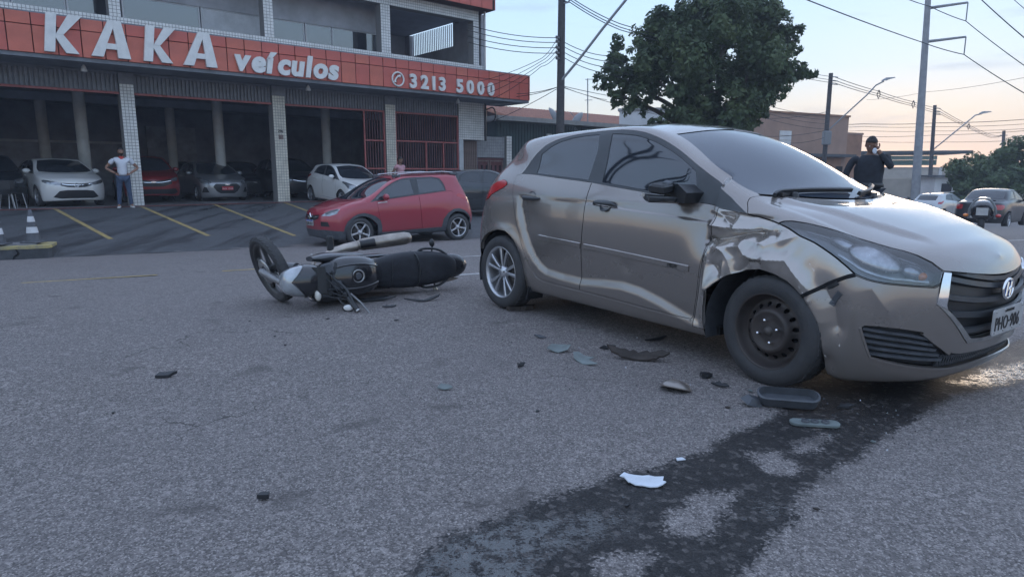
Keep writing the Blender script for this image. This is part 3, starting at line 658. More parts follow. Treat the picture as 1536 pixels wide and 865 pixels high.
# grille bars and intake slats follow the curved nose
mb = None
for v_, w_ in ((7.5, .030), (6.55, .032), (5.6, .032), (4.85, .032), (4.2, .03)):
    sl = MB()
    for sd in both:
        u0 = float(np.interp(v_, [3.9, 5.05, 5.2, 7.56], [14.95, 14.22, 14.19, 14.27]))
        path = [(u0 + (15.999 - u0) * t / 10, v_ + (.35 * (1 - (t / 10)) if v_ > 6 else 0)) for t in range(11)]
        B.sweep(path, w_, .016, 'trim', sl, sd, off=-.026)
    sl.build('grille_bar', gr)
for k in range(5):
    v_ = 3.98 - k * .215
    for sd in both:
      sl = MB(); B.sweep([(12.99 + k * .035, v_ + .03), (13.3, v_), (13.7, v_ - .05), (14.02 + k * .09, v_ - .14)], .016, .02, 'plastic', sl, sd, off=-.028)
      sl.build('intake_slat', fg)
sl = MB()
for sd in both:
    for t in range(26):
        u_ = 14.3 + t * .066
        B.sweep([(u_, 2.68), (u_ + .05, 3.18)], .008, .01, 'trim', sl, sd, off=-.024, n=3); B.sweep([(u_ + .05, 2.68), (u_, 3.18)], .008, .01, 'trim', sl, sd, off=-.024, n=3)
tag(sl.build('mesh_insert', fg), kind='stuff')
sl = MB()
for sd in both: B.sweep([(12.93, 4.05), (13.09, 3.5), (13.22, 3.02), (13.727, 2.80), (14.095, 2.69), (14.534, 2.575), (15.3, 2.60), (15.999, 2.64)], .012, .008, 'champagne', sl, sd, off=0)
sl.build('intake_rim', bump)
for sd in both:   # blade between the wedge intake and the lower lip
    sl = MB(); B.sweep([(13.9, 4.1), (14.12, 3.78), (14.5, 3.3)], .03, .02, 'champagne', sl, sd, off=-.02); sl.build('bumper_blade', bump)
# headlights: clear lens over a dark housing with two reflector bowls
for sd in both:
    hl = B.part('lamp', 'headlight', 'lens', hb, (sd,), off=0, lip=.004)
    u_, v_ = B.uv, B.T
    hs = B.part('lamp', 'lamp_housing', 'lampdark', hl, (sd,), off=-.045, lip=-.04)
    sl = MB()
    for (uu_, vv_, ra, rb_, m_) in ((12.82, 7.70, .130, .060, 'lampbowl'), (13.62, 6.95, .060, .036, 'lampsmall'), (12.0, 8.35, .08, .028, 'lampsmall')):
        p, n = B.pt(uu_, vv_, sd); p2_, _ = B.pt(uu_ + .2, vv_ - .15, sd); ax = (p2_ - p); ax = (ax - n * ax.dot(n)).normalized(); q = Matrix((ax, n, ax.cross(n))).transposed()
        t = MB(); t.ball((0, 0, 0), (ra, .024, rb_), m_, 20, 10, rot=q); t.v = [tuple(Vector(a) + p - n * .032) for a in t.v]; t.build('reflector', hl)
    t = MB(); B.sweep([(11.3, 8.3), (11.9, 8.55), (12.5, 8.75), (13.1, 8.5), (13.6, 7.9)], .012, .005, 'lampdark', t, sd, off=-.03)
    B.sweep([(12.0, 6.9), (12.6, 6.45), (13.3, 6.25), (13.9, 6.35)], .014, .005, 'lampsmall', t, sd, off=-.03); t.build('light_guide', hl)
    t = MB(); p, n = B.pt(13.75, 6.75, sd); t.ball(tuple(p - n * .03), (.03, .03, .022), 'amber', 10, 8); t.build('turn_signal', hl)
# crack between wing and bumper, scraped patch
t = MB(); B.sweep([(11.46, 4.66), (11.6, 4.86), (11.75, 5.08), (11.9, 5.30), (12.1, 5.53), (12.35, 5.82), (12.55, 6.02)], .020, .004, 'void', t, -1, off=.001, n=22)
B.sweep([(11.9, 5.18), (12.0, 5.28), (12.15, 5.48)], .026, .003, 'black', t, -1, off=.002, n=9)
B.sweep([(12.02, 4.55), (12.12, 4.85), (12.24, 5.12)], .030, .002, 'plastic', t, -1, off=.001, n=9); t.build('cracked_seam', bump)
# badge, plate
p, n = B.pt(15.98, 6.25, -1)
bd_ = MB(); q = Matrix.Rotation(R(-8), 3, 'Y')
ring = [(math.cos(a) * .064, math.sin(a) * .048) for a in [2 * math.pi * i / 32 for i in range(32)]]
bc = Vector((p.x + .012, -.035, p.z))
bd_.tube([bc + Vector((0, a, b)) for a, b in ring + ring[:1]], .0075, 'chrome', 8, cap=False)
bd_.add([bc + Vector((-.004, a * .93, b * .93)) for a, b in ring], [tuple(range(32))], 'plateblue')
bd_.tube([bc + Vector((.003, -.028, -.034)), bc + Vector((.003, -.018, .036))], .008, 'chrome', 8)
bd_.tube([bc + Vector((.003, .018, -.036)), bc + Vector((.003, .028, .034))], .008, 'chrome', 8)
bd_.tube([bc + Vector((.004, -.02, -.006)), bc + Vector((.004, 0, .004)), bc + Vector((.004, .02, .008))], .007, 'chrome', 8)
bd_.build('badge', hb)
pl = MB(); px_ = 3.318
def plate_frame(a, b, c): return (px_ + c, a - .035, b)
def rrect(w_, h_, r_, cx=0, cy=0, n=4):
    o_ = []
    for sx, sy, a0 in ((1, 1, 0), (-1, 1, 90), (-1, -1, 180), (1, -1, 270)):
        for i in range(n + 1):
            a = R(a0 + 90 * i / n); o_.append((cx + sx * (w_ / 2 - r_) + r_ * math.cos(a), cy + sy * (h_ / 2 - r_) + r_ * math.sin(a)))
    return o_
pl.prism(rrect(.40, .13, .012, 0, .425), .006, 'plate', plate_frame)
for a in (-.17, -.06, .06, .17):
    for b in (.375, .478): pl.lathe([(0, .009), (.005, .009), (.006, .006)], 'steel', axis='x', c=(px_, a - .035, b), n=8)
lp = pl.build('license_plate', hb)
def glyph_obj(me, name, parent, o, ex, ey, depth=0.):
    m4 = Matrix(((ex.x, ey.x, 0, o.x), (ex.y, ey.y, 0, o.y), (ex.z, ey.z, 0, o.z), (0, 0, 0, 1)))
    n = ex.cross(ey); m4[0][2], m4[1][2], m4[2][2] = n.x, n.y, n.z
    ob = meshobj(name, me, parent); ob.matrix_local = m4; return ob
me_ = text_mesh('PHO\u00b7906', .098, .003, 'plateblack', spacing=1.06)
glyph_obj(me_, 'plate_lettering', lp, Vector((px_ + .008, -.213, .382)), Vector((0, .82, 0)), Vector((0, 0, 1)))
me_ = text_mesh('AM MANAUS', .020, .002, 'plateblack')
glyph_obj(me_, 'plate_town', lp, Vector((px_ + .008, -.095, .466)), Vector((0, 1, 0)), Vector((0, 0, 1)))
# door handles: cupped recess with a pull bar
for nm, (hu, hv) in (('r', (4.68, 6.78)), ('f', (6.47, 6.80))):
    p, n = B.pt(hu, hv, -1); t = MB()
    ex = Vector((1, 0, 0)); ex = (ex - n * ex.dot(n)).normalized(); ez = ex.cross(n) * -1 if ex.cross(n).z < 0 else ex.cross(n)
    q = Matrix((ex, -n, ez)).transposed()
    t.lathe([(.052, .001), (.051, -.002), (.042, .005), (0, .008)], 'trim', axis='y', n=20, c=(.012, -.002, .0))
    rings = []
    for i in range(9):
        s_ = -1 + 2 * i / 8; hh = .017 * (1 - abs(s_) ** 3 * .75); pr = .034 * (1 - abs(s_) ** 4) ** .5 + .002
        rings.append([(s_ * .115, -pr, -hh), (s_ * .115, -pr - .006, 0), (s_ * .115, -pr, hh), (s_ * .115, -pr + .012, hh * .8), (s_ * .115, -pr + .012, -hh * .8)])
    t.loft(rings, 'trim'); t.v = [tuple(p + q @ Vector(a)) for a in t.v]
    t.build('door_handle', globals()['door_' + nm])
# rub strips
for nm, path in (('r', [(4.98, 5.10), (5.96, 4.99)]), ('f', [(6.04, 4.98), (7.2, 4.86), (8.1, 4.755), (8.64, 4.70)])):
    t = MB(); B.sweep(path, .040, .007, 'champagne', t, -1, off=.0005, n=12); t.build('rub_strip', globals()['door_' + nm])
p, n = B.pt(8.42, 4.72, -1, .009)
me_ = text_mesh('HB20', .034, .002, 'plateblack', shear=.2); ex = Vector((1, 0, 0)); ex = (ex - n * ex.dot(n)).normalized(); glyph_obj(me_, 'model_lettering', globals()['door_f'], p + Vector((-.10, 0, -.008)), ex, n.cross(ex))
# bright sill edge
t = MB(); B.sweep([(4.75, 3.50), (4.9, 3.10), (5.1, 2.97), (5.4, 2.93), (6.5, 2.90), (7.6, 2.85), (8.66, 2.80)], .010, .005, 'champagne', t, -1, off=.001, n=40); t.build('sill_edge', body)
# windscreen wipers lying on the glass foot
for i, path in enumerate(([(9.93, 11.0), (9.83, 11.3), (9.80, 11.9), (9.80, 12.5), (9.82, 12.99)],)):
    t = MB(); B.sweep(path, .022, .022, 'black', t, -1, off=.004); t.build('wiper', hb)
t = MB(); B.sweep([(9.98, 12.99), (9.90, 12.5), (9.80, 12.0), (9.70, 11.4), (9.62, 11.0)], .022, .024, 'black', t, 1, off=.006); t.build('wiper', hb)
for uu_, vv_, sd in ((9.93, 11.5, -1), (9.98, 12.4, 1)):
    t = MB(); p, n = B.pt(uu_, vv_, sd); t.lathe([(.024, -.01), (.02, .012), (.012, .018), (0, .02)], 'black', axis='z', c=tuple(p), n=12); t.box((p.x - .03, p.y + .04 * sd, p.z + .006), (.035, .12, .018), 'black'); t.build('wiper_pivot', hb)
# broken door mirror: bare black core over a boat shaped tray with a bright upper edge
t = MB()
t.loft([[(1.86 + dx, y_, 1.02 + dz) for dx, dz in ((-.06, -.05), (.09, -.06), (.11, .0), (.04, .045 * k), (-.05, .045 * k))] for y_, k in ((-.74, 1.), (-.82, 1.), (-.90, 1.15))], 'black', smooth=False)
t.box((1.83, -.96, 1.045), (.11, .12, .055), 'black', rot=(.12, .1, .15), bev=.012); t.box((1.85, -.93, 1.07), (.05, .05, .03), 'plastic', rot=(.3, .2, .2), bev=.006)
mi_ = t.build('broken_mirror', hb)
t = MB(); rings = []
for i in range(12):
    s_ = i / 11; y_ = -.80 - .24 * s_; w_ = .085 * (1 - (2 * s_ - 1) ** 4) ** .5 * (.8 + .2 * s_) + .006; x0 = 1.83 - .02 * s_; z0 = .985 + .012 * s_
    rings.append([(x0 + w_ * math.cos(a), y_, z0 + .034 * math.sin(a)) for a in [math.pi + math.pi * k / 8 for k in range(9)]] + [(x0 + w_ * .9, y_, z0 + .004), (x0 - w_ * .9, y_, z0 + .004)])
t.loft(rings, 'trim'); t.build('mirror_tray', mi_)
t = MB(); t.tube([(1.76, -.81, .992), (1.745, -.90, .998), (1.74, -.99, 1.004), (1.76, -1.035, 1.004)], .012, 'steel', 8); t.build('mirror_bezel', mi_)
t = MB(); t.box((1.815, -.985, 1.05), (.025, .025, .03), 'lampbowl', rot=(.2, .3, .2), bev=.005); t.build('adjuster_motor', mi_)
t = MB()
p2 = Vector((1.93, .80, 1.0)); t.loft([[(p2.x + dx * k, p2.y + y_, p2.z + dz * k) for dx, dz in ((-.05, -.05), (.07, -.04), (.08, .04), (.02, .08), (-.05, .07))] for y_, k in ((-.04, .5), (.04, .7), (.08, 1.2), (.17, 1.25), (.22, .8))], 'champagne'); t.build('mirror', hb)
# wheels
wheel(hb, 0, -.745, .30, .305, .19, .212, 'alloy5', spin=R(8))
wheel(hb, 2.5, -.745, .30, .30, .185, .205, 'steel', steer=R(-4), spin=R(10))
wheel(hb, 0, .745, .30, .305, .19, .212, 'alloy5', side=1); wheel(hb, 2.5, .745, .30, .30, .185, .205, 'alloy5', side=1, steer=R(-4))
# wheel arch liners and floor pan
for cx, rr in ((-.02, .375), (2.46, .40)):
    for sd in both:
        t = MB(); prof = [(rr * math.cos(a), .27 + rr * math.sin(a)) for a in [math.pi * (-.08 + 1.16 * i / 20) for i in range(21)]]
        for i in range(20):
            (x0, z0), (x1, z1) = prof[i], prof[i + 1]; t.add([(cx + x0, sd * .785, z0), (cx + x1, sd * .785, z1), (cx + x1, sd * .5, z1), (cx + x0, sd * .5, z0)], [(0, 1, 2, 3)], 'plastic', True)
        t.add([(cx + a, sd * .5, b) for a, b in prof], [tuple(range(21))], 'void'); t.build('wheel_arch_liner', hb)
t = MB(); t.box((1.22, 0, .20), (1.75, 1.36, .05), 'void'); t.box((1.3, 0, .19), (2.4, .25, .08), 'brakes'); t.box((2.85, 0, .22), (.5, 1.1, .1), 'void'); t.box((-.35, .1, .26), (.35, .9, .12), 'void'); t.build('underbody', hb)
t = MB(); t.box((.31, -.70, .17), (.02, .16, .12), 'black', rot=(0, .25, .0)); t.build('mud_flap', hb)
# short aerial stub on the roof
t = MB(); t.tube([(.06, 0, 1.42), (-.05, 0, 1.52)], [.008, .003], 'black', 6); t.build('aerial', hb)
hb.location = (.5748, 5.9438, .0141)
hb.rotation_euler = Matrix(((math.cos(-.9454) * math.cos(.0092), -math.sin(-.9454), math.cos(-.9454) * math.sin(.0092)), (math.sin(-.9454) * math.cos(.0092), math.cos(-.9454), math.sin(-.9454) * math.sin(.0092)), (-math.sin(.0092), 0, math.cos(.0092)))).to_euler()

# ------------------------------------------------------------------ terrain: the crowned street falls to a gutter, the forecourt rises to the showroom
SB, CB = math.sin(R(49.5)), math.cos(R(49.5))
DV = Vector((SB, CB, 0)); NV = Vector((-CB, SB, 0))
def bw(s, n, z=0.): return Vector((SB * s - CB * n, CB * s + SB * n, z))     # building coordinates -> world
C14, S14 = math.cos(R(14)), math.sin(R(14))
FLOOR = .14
def terrain(X, Y):
    s_ = SB * X + CB * Y; n_ = -CB * X + SB * Y
    c = C14 * n_ + S14 * s_; a = C14 * s_ - S14 * n_
    z = -.52 * np.clip((c - 6) / 9.8, 0, 1) ** 1.3
    dn = .02 * np.clip(a - 9, 0, 17) + .042 * np.clip(a - 26, 0, 16); z = z - dn
    cb = C14 * 23.3 + S14 * s_; t = np.clip((c - 16.0) / np.maximum(cb - 16.0, 1), 0, 1)
    far = smooth01((s_ - 21) / 8)
    zl = z + (FLOOR + .52) * t * (1 - far) + dn * t * (1 - far)
    return np.where(c > 16.0, zl, z)
def tz(x, y): return float(terrain(np.array([float(x)]), np.array([float(y)]))[0])
def on(x, y, dz=0.): return Vector((x, y, tz(x, y) + dz))
def axis_lines(lo, hi, step, far, g=1.09):
    a = list(np.arange(lo, hi + step / 2, step)); k = step
    while a[-1] < far: k *= g; a.append(a[-1] + k)
    k = step; b = [lo]
    while b[-1] > -far: k *= g; b.append(b[-1] - k)
    return np.array(b[:0:-1] + a)
WET = [(1.676, 3.60), (1.497, 3.30), (1.224, 2.928), (0.943, 2.735), (0.767, 2.524), (0.616, 2.461), (0.409, 2.331), (0.197, 2.208), (-0.018, 2.043), (-0.168, 1.958), (-0.261, 1.842), (-0.317, 1.69), (-0.354, 1.507), (-.34, 1.2), (.4, 1.2), (0.556, 1.587), (0.645, 1.69), (0.724, 1.779), (0.908, 1.958), (1.017, 2.159), (1.198, 2.342), (1.386, 2.461), (1.646, 2.735), (2.035, 3.025), (2.346, 3.27), (2.771, 3.413), (3.4, 3.62), (4.6, 4.3), (4.2, 4.9), (3.2, 4.2), (2.47, 3.75), (1.989, 3.70)]
DRY = [[(0.966, 2.511), (1.08, 2.524), (1.116, 2.418), (1.053, 2.331), (0.974, 2.354)], [(1.219, 2.661), (1.365, 2.697), (1.267, 2.577), (1.18, 2.538)], [(0.519, 2.043), (0.644, 2.173), (0.793, 2.193), (0.746, 2.088), (0.596, 1.918), (0.501, 1.918)], [(0.236, 1.739), (0.324, 1.807), (0.414, 1.807), (0.362, 1.69), (0.247, 1.675)]]
POOL = [[(-0.28, 1.78), (-0.146, 1.958), (0.049, 2.043), (0.298, 2.065), (0.425, 2.021), (0.363, 1.918), (0.23, 1.861), (0.122, 1.772), (0.059, 1.645), (0.0, 1.4), (-0.30, 1.4)], [(2.35, 3.45), (2.753, 3.70), (3.238, 3.93), (4.0, 4.4), (4.2, 4.3), (3.152, 3.60), (2.812, 3.48), (2.50, 3.36)], [(.85, 1.98), (.97, 2.1), (.9, 2.2), (.83, 2.1)]]
def sdf(X, Y, poly):
    d, _ = seg_dist(X, Y, poly + [poly[0]]); return np.where(inpoly(X, Y, poly), d, -d)
gx = axis_lines(-4.2, 4.4, .03, 380); gy = axis_lines(1.1, 8.0, .03, 380)
GX, GY = np.meshgrid(gx, gy, indexing='ij'); GZ = terrain(GX, GY)
near = (np.abs(GX) < 6) & (GY > 0) & (GY < 9)
GZ = GZ + np.where(near, .004 * np.sin(2.1 * GX + 1.3 * GY) * np.sin(1.7 * GY - .8 * GX), 0)
wet = np.full(GX.shape, -1.); pool = np.full(GX.shape, -1.)
kx, ky = GX[near], GY[near]
w_ = sdf(kx, ky, WET)
for d_ in DRY: w_ = np.minimum(w_, -sdf(kx, ky, d_))
p_ = np.full(kx.shape, -1.)
for d_ in POOL: p_ = np.maximum(p_, sdf(kx, ky, d_))
wet[near] = w_; pool[near] = p_
def grid_mesh(name, X, Y, Z, attrs, m, kind='structure'):
    nx, ny = X.shape; me = bpy.data.meshes.new(name); v = np.stack([X, Y, Z], -1).reshape(-1, 3)
    ix = np.arange(nx * ny).reshape(nx, ny); f = np.stack([ix[:-1, :-1], ix[1:, :-1], ix[1:, 1:], ix[:-1, 1:]], -1).reshape(-1, 4)
    me.vertices.add(len(v)); me.vertices.foreach_set('co', v.ravel()); me.loops.add(f.size); me.loops.foreach_set('vertex_index', f.ravel())
    me.polygons.add(len(f)); me.polygons.foreach_set('loop_start', np.arange(0, f.size, 4)); me.polygons.foreach_set('loop_total', np.full(len(f), 4)); me.polygons.foreach_set('use_smooth', np.ones(len(f), bool))
    for k, a in attrs.items(): at = me.attributes.new(k, 'FLOAT', 'POINT'); at.data.foreach_set('value', a.ravel().astype(np.float32))
    me.materials.append(m); me.update(calc_edges=True); o = meshobj(name, me); o['kind'] = kind; return o

def asphalt(name, dark, light, tint, scale=1., wetattr=False, streaks=False, rough=.78, bumpd=.012):
    m = bpy.data.materials.new(name); m.use_nodes = True; t = m.node_tree; b = t.nodes['Principled BSDF']; K = t.nodes.new; J = t.links.new
    g = K('ShaderNodeTexCoord')
    def noise(sc, de=5, ro=.6, src=None):
        n = K('ShaderNodeTexNoise'); n.inputs['Scale'].default_value = sc; n.inputs['Detail'].default_value = de; n.inputs['Roughness'].default_value = ro; J(src or g.outputs['Object'], n.inputs['Vector']); return n.outputs['Fac']
    def mapr(x, a, bb, c, d):
        r = K('ShaderNodeMapRange'); r.inputs[1].default_value = a; r.inputs[2].default_value = bb; r.inputs[3].default_value = c; r.inputs[4].default_value = d; J(x, r.inputs[0]); return r.outputs[0]
    def math_(op, x, y, cl=False):
        q = K('ShaderNodeMath'); q.operation = op; q.use_clamp = cl
        for i, a in enumerate((x, y)):
            if isinstance(a, (int, float)): q.inputs[i].default_value = a
            else: J(a, q.inputs[i])
        return q.outputs[0]
    def mixc(f, a, c):
        q = K('ShaderNodeMix'); q.data_type = 'RGBA'
        if isinstance(f, float): q.inputs[0].default_value = f
        else: J(f, q.inputs[0])
        for i, x in ((6, a), (7, c)):
            if isinstance(x, tuple): q.inputs[i].default_value = (*x, 1)
            else: J(x, q.inputs[i])
        return q.outputs[2]
    vo = K('ShaderNodeTexVoronoi'); vo.inputs['Scale'].default_value = 105 * scale; J(g.outputs['Object'], vo.inputs['Vector'])   # stones
    vo2 = K('ShaderNodeTexVoronoi'); vo2.inputs['Scale'].default_value = 52 * scale; J(g.outputs['Object'], vo2.inputs['Vector'])
    sp = K('ShaderNodeSeparateColor'); J(vo.outputs['Color'], sp.inputs[0]); sp2 = K('ShaderNodeSeparateColor'); J(vo2.outputs['Color'], sp2.inputs[0])
    big = noise(.45, 6, .62); mid = noise(2.2, 7, .65); fine = noise(210 * scale, 2, .6)
    stone = mapr(sp.outputs[0], .25, .95, 0, 1)
    stone2 = mapr(sp2.outputs[1], .80, .92, 0, 1)
    s_all = math_('MAXIMUM', math_('MULTIPLY', stone, .75), math_('MULTIPLY', stone2, .9))
    worn = mapr(mid, .36, .62, .6, 1.)
    base = mixc(math_('MULTIPLY', s_all, worn), dark, light)
    base = mixc(mapr(big, .38, .66, 0, .6), base, tint)
    base = mixc(mapr(fine, .45, .8, 0, .35), base, tuple(c * .45 for c in dark))
    vo3 = K('ShaderNodeTexVoronoi'); vo3.inputs['Scale'].default_value = 190 * scale; J(g.outputs['Object'], vo3.inputs['Vector']); sp3 = K('ShaderNodeSeparateColor'); J(vo3.outputs['Color'], sp3.inputs[0])
    base = mixc(mapr(sp3.outputs[0], .70, .78, 0, .55), base, tuple(c * .38 for c in dark)); base = mixc(mapr(sp3.outputs[1], .86, .90, 0, .6), base, tuple(min(1, c * 1.25) for c in light))
    # hairline cracks, oil spots, tyre polish
    wv_ = K('ShaderNodeTexVoronoi'); wv_.feature = 'DISTANCE_TO_EDGE'; wv_.inputs['Scale'].default_value = .75
    wd = K('ShaderNodeVectorMath'); wd.operation = 'ADD'; nz = K('ShaderNodeTexNoise'); nz.inputs['Scale'].default_value = 3.2; nz.inputs['Detail'].default_value = 8; J(g.outputs['Object'], nz.inputs['Vector'])
    sc_ = K('ShaderNodeVectorMath'); sc_.operation = 'SCALE'; sc_.inputs['Scale'].default_value = .55; J(nz.outputs['Color'], sc_.inputs[0]); J(g.outputs['Object'], wd.inputs[0]); J(sc_.outputs[0], wd.inputs[1]); J(wd.outputs[0], wv_.inputs['Vector'])
    crk = math_('MULTIPLY', mapr(wv_.outputs['Distance'], .002, .006, 1, 0), mapr(noise(.8, 3, .5), .52, .60, 0, .75)); base = mixc(crk, base, tuple(c * .3 for c in dark))
    vo4 = K('ShaderNodeTexVoronoi'); vo4.inputs['Scale'].default_value = 2.6; J(wd.outputs[0], vo4.inputs['Vector']); sp4 = K('ShaderNodeSeparateColor'); J(vo4.outputs['Color'], sp4.inputs[0])
    spot = math_('MULTIPLY', mapr(vo4.outputs['Distance'], .10, .26, 1, 0), mapr(sp4.outputs[0], .62, .66, 0, .5)); base = mixc(spot, base, tuple(c * .55 for c in dark))
    # old dark patches and drips
    blot = mapr(noise(5.5, 4, .6), .66, .74, 0, .35); base = mixc(blot, base, tuple(c * .8 for c in dark))
    rgh = mapr(mid, .3, .7, rough - .06, min(1, rough + .12))
    h = math_('ADD', math_('MULTIPLY', vo.outputs['Distance'], -.8), math_('MULTIPLY', vo2.outputs['Distance'], -.35)); h = math_('ADD', h, math_('MULTIPLY', fine, .35))
    strength = None
    if streaks:
        mp = K('ShaderNodeMapping'); mp.inputs['Rotation'].default_value = (0, 0, R(49.5 - 90 + 8)); mp.inputs['Scale'].default_value = (1.4, .16, 1); J(g.outputs['Object'], mp.inputs[0])
        st = mapr(noise(1.1, 5, .6, mp.outputs[0]), .50, .62, 0, 1); base = mixc(math_('MULTIPLY', st, .6), base, tuple(c * .35 for c in dark))
        at = K('ShaderNodeAttribute'); at.attribute_name = 'damp'; dm = math_('MULTIPLY', st, mapr(at.outputs['Fac'], 0, 1, .3, 1))
        rgh = mixf = math_('SUBTRACT', rgh, math_('MULTIPLY', dm, .5))
    bp = K('ShaderNodeBump'); bp.inputs['Distance'].default_value = bumpd; bp.inputs['Strength'].default_value = .6; J(h, bp.inputs['Height'])
    if wetattr:
        a1 = K('ShaderNodeAttribute'); a1.attribute_name = 'wet'; a2 = K('ShaderNodeAttribute'); a2.attribute_name = 'pool'
        e = math_('ADD', math_('MULTIPLY', math_('SUBTRACT', noise(6, 6, .6), .5), .17), math_('MULTIPLY', math_('SUBTRACT', sp.outputs[2], .5), .05))
        wv = mapr(math_('ADD', a1.outputs['Fac'], e), -.012, .022, 0, 1); pv = mapr(math_('ADD', a2.outputs['Fac'], math_('MULTIPLY', e, 1.2)), -.02, .05, 0, 1)
        pv = math_('MULTIPLY', pv, mapr(math_('ADD', noise(17, 7, .72), math_('MULTIPLY', s_all, -.16)), .33, .47, 0, 1))
        soak = mixc(math_('SUBTRACT', mapr(noise(16, 4, .6), .3, .7, .84, .97), math_('MULTIPLY', stone2, .22)), base, (.012, .0125, .014)); base = mixc(wv, base, soak)
        rgh = math_('SUBTRACT', rgh, math_('MULTIPLY', wv, .30)); pr = math_('SUBTRACT', 1, math_('MULTIPLY', pv, .93)); rgh = math_('MULTIPLY', rgh, pr)
        rgh = math_('MAXIMUM', rgh, .05)
        J(math_('SUBTRACT', math_('SUBTRACT', .62, math_('MULTIPLY', wv, .12)), math_('MULTIPLY', pv, .36)), bp.inputs['Strength'])
        J(math_('MAXIMUM', mapr(wv, 0, 1, .4, .26), pv), b.inputs['Specular IOR Level'])
    else: b.inputs['Specular IOR Level'].default_value = .4
    J(base, b.inputs['Base Color']); J(rgh, b.inputs['Roughness']); J(bp.outputs[0], b.inputs['Normal']); return m
M['asphalt'] = asphalt('worn_asphalt', (.128, .115, .112), (.36, .325, .31), (.215, .193, .19), wetattr=True)
M['lot'] = asphalt('forecourt_tarmac', (.072, .076, .083), (.145, .15, .156), (.11, .114, .12), scale=1.5, streaks=True, rough=.6, bumpd=.004)
grid_mesh('road', GX, GY, GZ, {'wet': wet, 'pool': pool}, M['asphalt'])
# forecourt: sheet a few mm proud of the road base, from the gutter to the showroom step
ls = np.linspace(-9, 21, 121); lt = np.linspace(0, 1, 41); LS, LT = np.meshgrid(ls, lt, indexing='ij')
n0 = (15.75 - S14 * LS) / C14 + .05 * np.sin(LS * 1.3); LN = n0 + (23.42 - n0) * LT
LX = SB * LS - CB * LN; LY = CB * LS + SB * LN
damp = np.exp(-((LS - 8.2) / 2.6) ** 2) * smooth01((LT - .1) / .4)
grid_mesh('forecourt', LX, LY, terrain(LX, LY) + .009, {'damp': damp}, M['lot'])
# ---- painted lines
M['yline'] = mat('worn_yellow_paint', (.42, .30, .10), .7, ns=9, na=.5, col2=(.20, .17, .10))
M['wline'] = mat('worn_white_paint', (.52, .51, .50), .7, ns=9, na=.4, col2=(.25, .245, .24))
M['redstep'] = mat('red_oxide_paint', (.20, .075, .07), .7, ns=4, na=.4)
def line(name, a, b, wd, m, dz, n=14):
    t = MB(); a = Vector((a[0], a[1], 0)); b = Vector((b[0], b[1], 0)); q = (b - a).normalized(); q = Vector((-q.y, q.x, 0)) * wd / 2; vs = []
    for i in range(n + 1):
        p = a.lerp(b, i / n)
        for sg in (-1, 1): v = p + q * sg; vs.append((v.x, v.y, tz(v.x, v.y) + dz))
    t.add(vs, [(2 * i, 2 * i + 2, 2 * i + 3, 2 * i + 1) for i in range(n)], m, True); return tag(t.build(name), kind='structure')
def rd(a, c):    # road coordinates (along, across) -> world
    s_ = C14 * a + S14 * c; n_ = C14 * c - S14 * a; return bw(s_, n_)
def px_(s_, n_): return (C14 * s_ - S14 * n_, C14 * n_ + S14 * s_)
for a0 in (-9.7, -5.8, -1.75, .4, 3.75, 8., 12., 16, 20, 24):
    ln_ = 1.4 if a0 == -1.75 else (2.0 if a0 != .4 else 1.2)
    line('lane_dash', rd(a0, 9.32), rd(a0 + ln_, 9.32), .10, 'yline' if a0 < 3 else 'wline', .005)
line('lane_line', rd(2.55, 7.0), rd(60, 7.0), .11, 'wline', .005, 60)
for (s0, nn0, s1, nn1) in ((2.36, 23.3, 2.80, 17.6), (4.60, 23.3, 4.80, 17.1), (6.77, 23.3, 6.60, 16.2), (9.15, 23.3, 8.55, 17.2)):
    line('bay_line', bw(s0, nn0), bw(s1, nn1), .11, 'yline', .014)
line('painted_step', bw(-9, 23.25), bw(17.2, 23.25), .34, 'redstep', .018, 60)

# ---- kerb island with traffic cones
M['concrete'] = mat('grey_concrete', (.22, .22, .225), .85, ns=5, na=.45, bump=.4, bs=40)
M['kerbdark'] = mat('tarred_kerb', (.075, .078, .085), .85, ns=4, na=.4, bump=.5, bs=30)
M['yellowkerb'] = mat('yellow_kerb_paint', (.45, .36, .12), .7, ns=6, na=.55, col2=(.24, .22, .17))
M['coneblack'] = mat('faded_cone_rubber', (.10, .105, .12), .7, ns=8, na=.3)
M['coneband'] = mat('cone_white_band', (.62, .63, .66), .6, ns=10, na=.15)
isl = empty('kerb_island', label='low concrete kerb island with yellow painted top edge holding traffic cones', cat='kerb')
ic = [px_(-4.5, 16.3), px_(1.50, 16.0)]; a1 = ic[1][0]; c1 = 15.75
P0 = rd(a1, c1); zi = tz(P0.x, P0.y)
def islp(a, b, z): v = rd(a1 - a, c1 + b); return Vector((v.x, v.y, zi + z))
t = MB(); out = [(9, 0), (.04, 0), (0, .1), (0, .75), (.1, .85), (9, .85)]
t.loft([[islp(a, b, -.3) for a, b in out], [islp(a, b, .20) for a, b in out]], 'kerbdark', smooth=False); b_ = t.build('kerb_block', isl)
t = MB(); inn = [(9, -.01), (.05, -.01), (-.01, .09), (-.01, .76), (.09, .86), (9, .86)]
t.loft([[islp(a, b, .20) for a, b in inn], [islp(a, b, .255) for a, b in inn]], 'yellowkerb', smooth=False); t.build('painted_top', isl)
t = MB(); t.loft([[islp(a, b, .257) for a, b in [(9, .2), (.25, .2), (.25, .7), (9, .7)]], [islp(a, b, .285) for a, b in [(9, .22), (.27, .22), (.27, .68), (9, .68)]]], 'concrete', smooth=False); t.build('concrete_fill', isl)
t = MB(); cp = [islp(.56, -.012, .2), islp(.52, -.012, .12), islp(.60, -.012, .06), islp(.66, -.012, -.12)]; t.tube(cp, [.012, .02, .012, .016], 'void', 5, smooth=False); t.build('crack', isl)
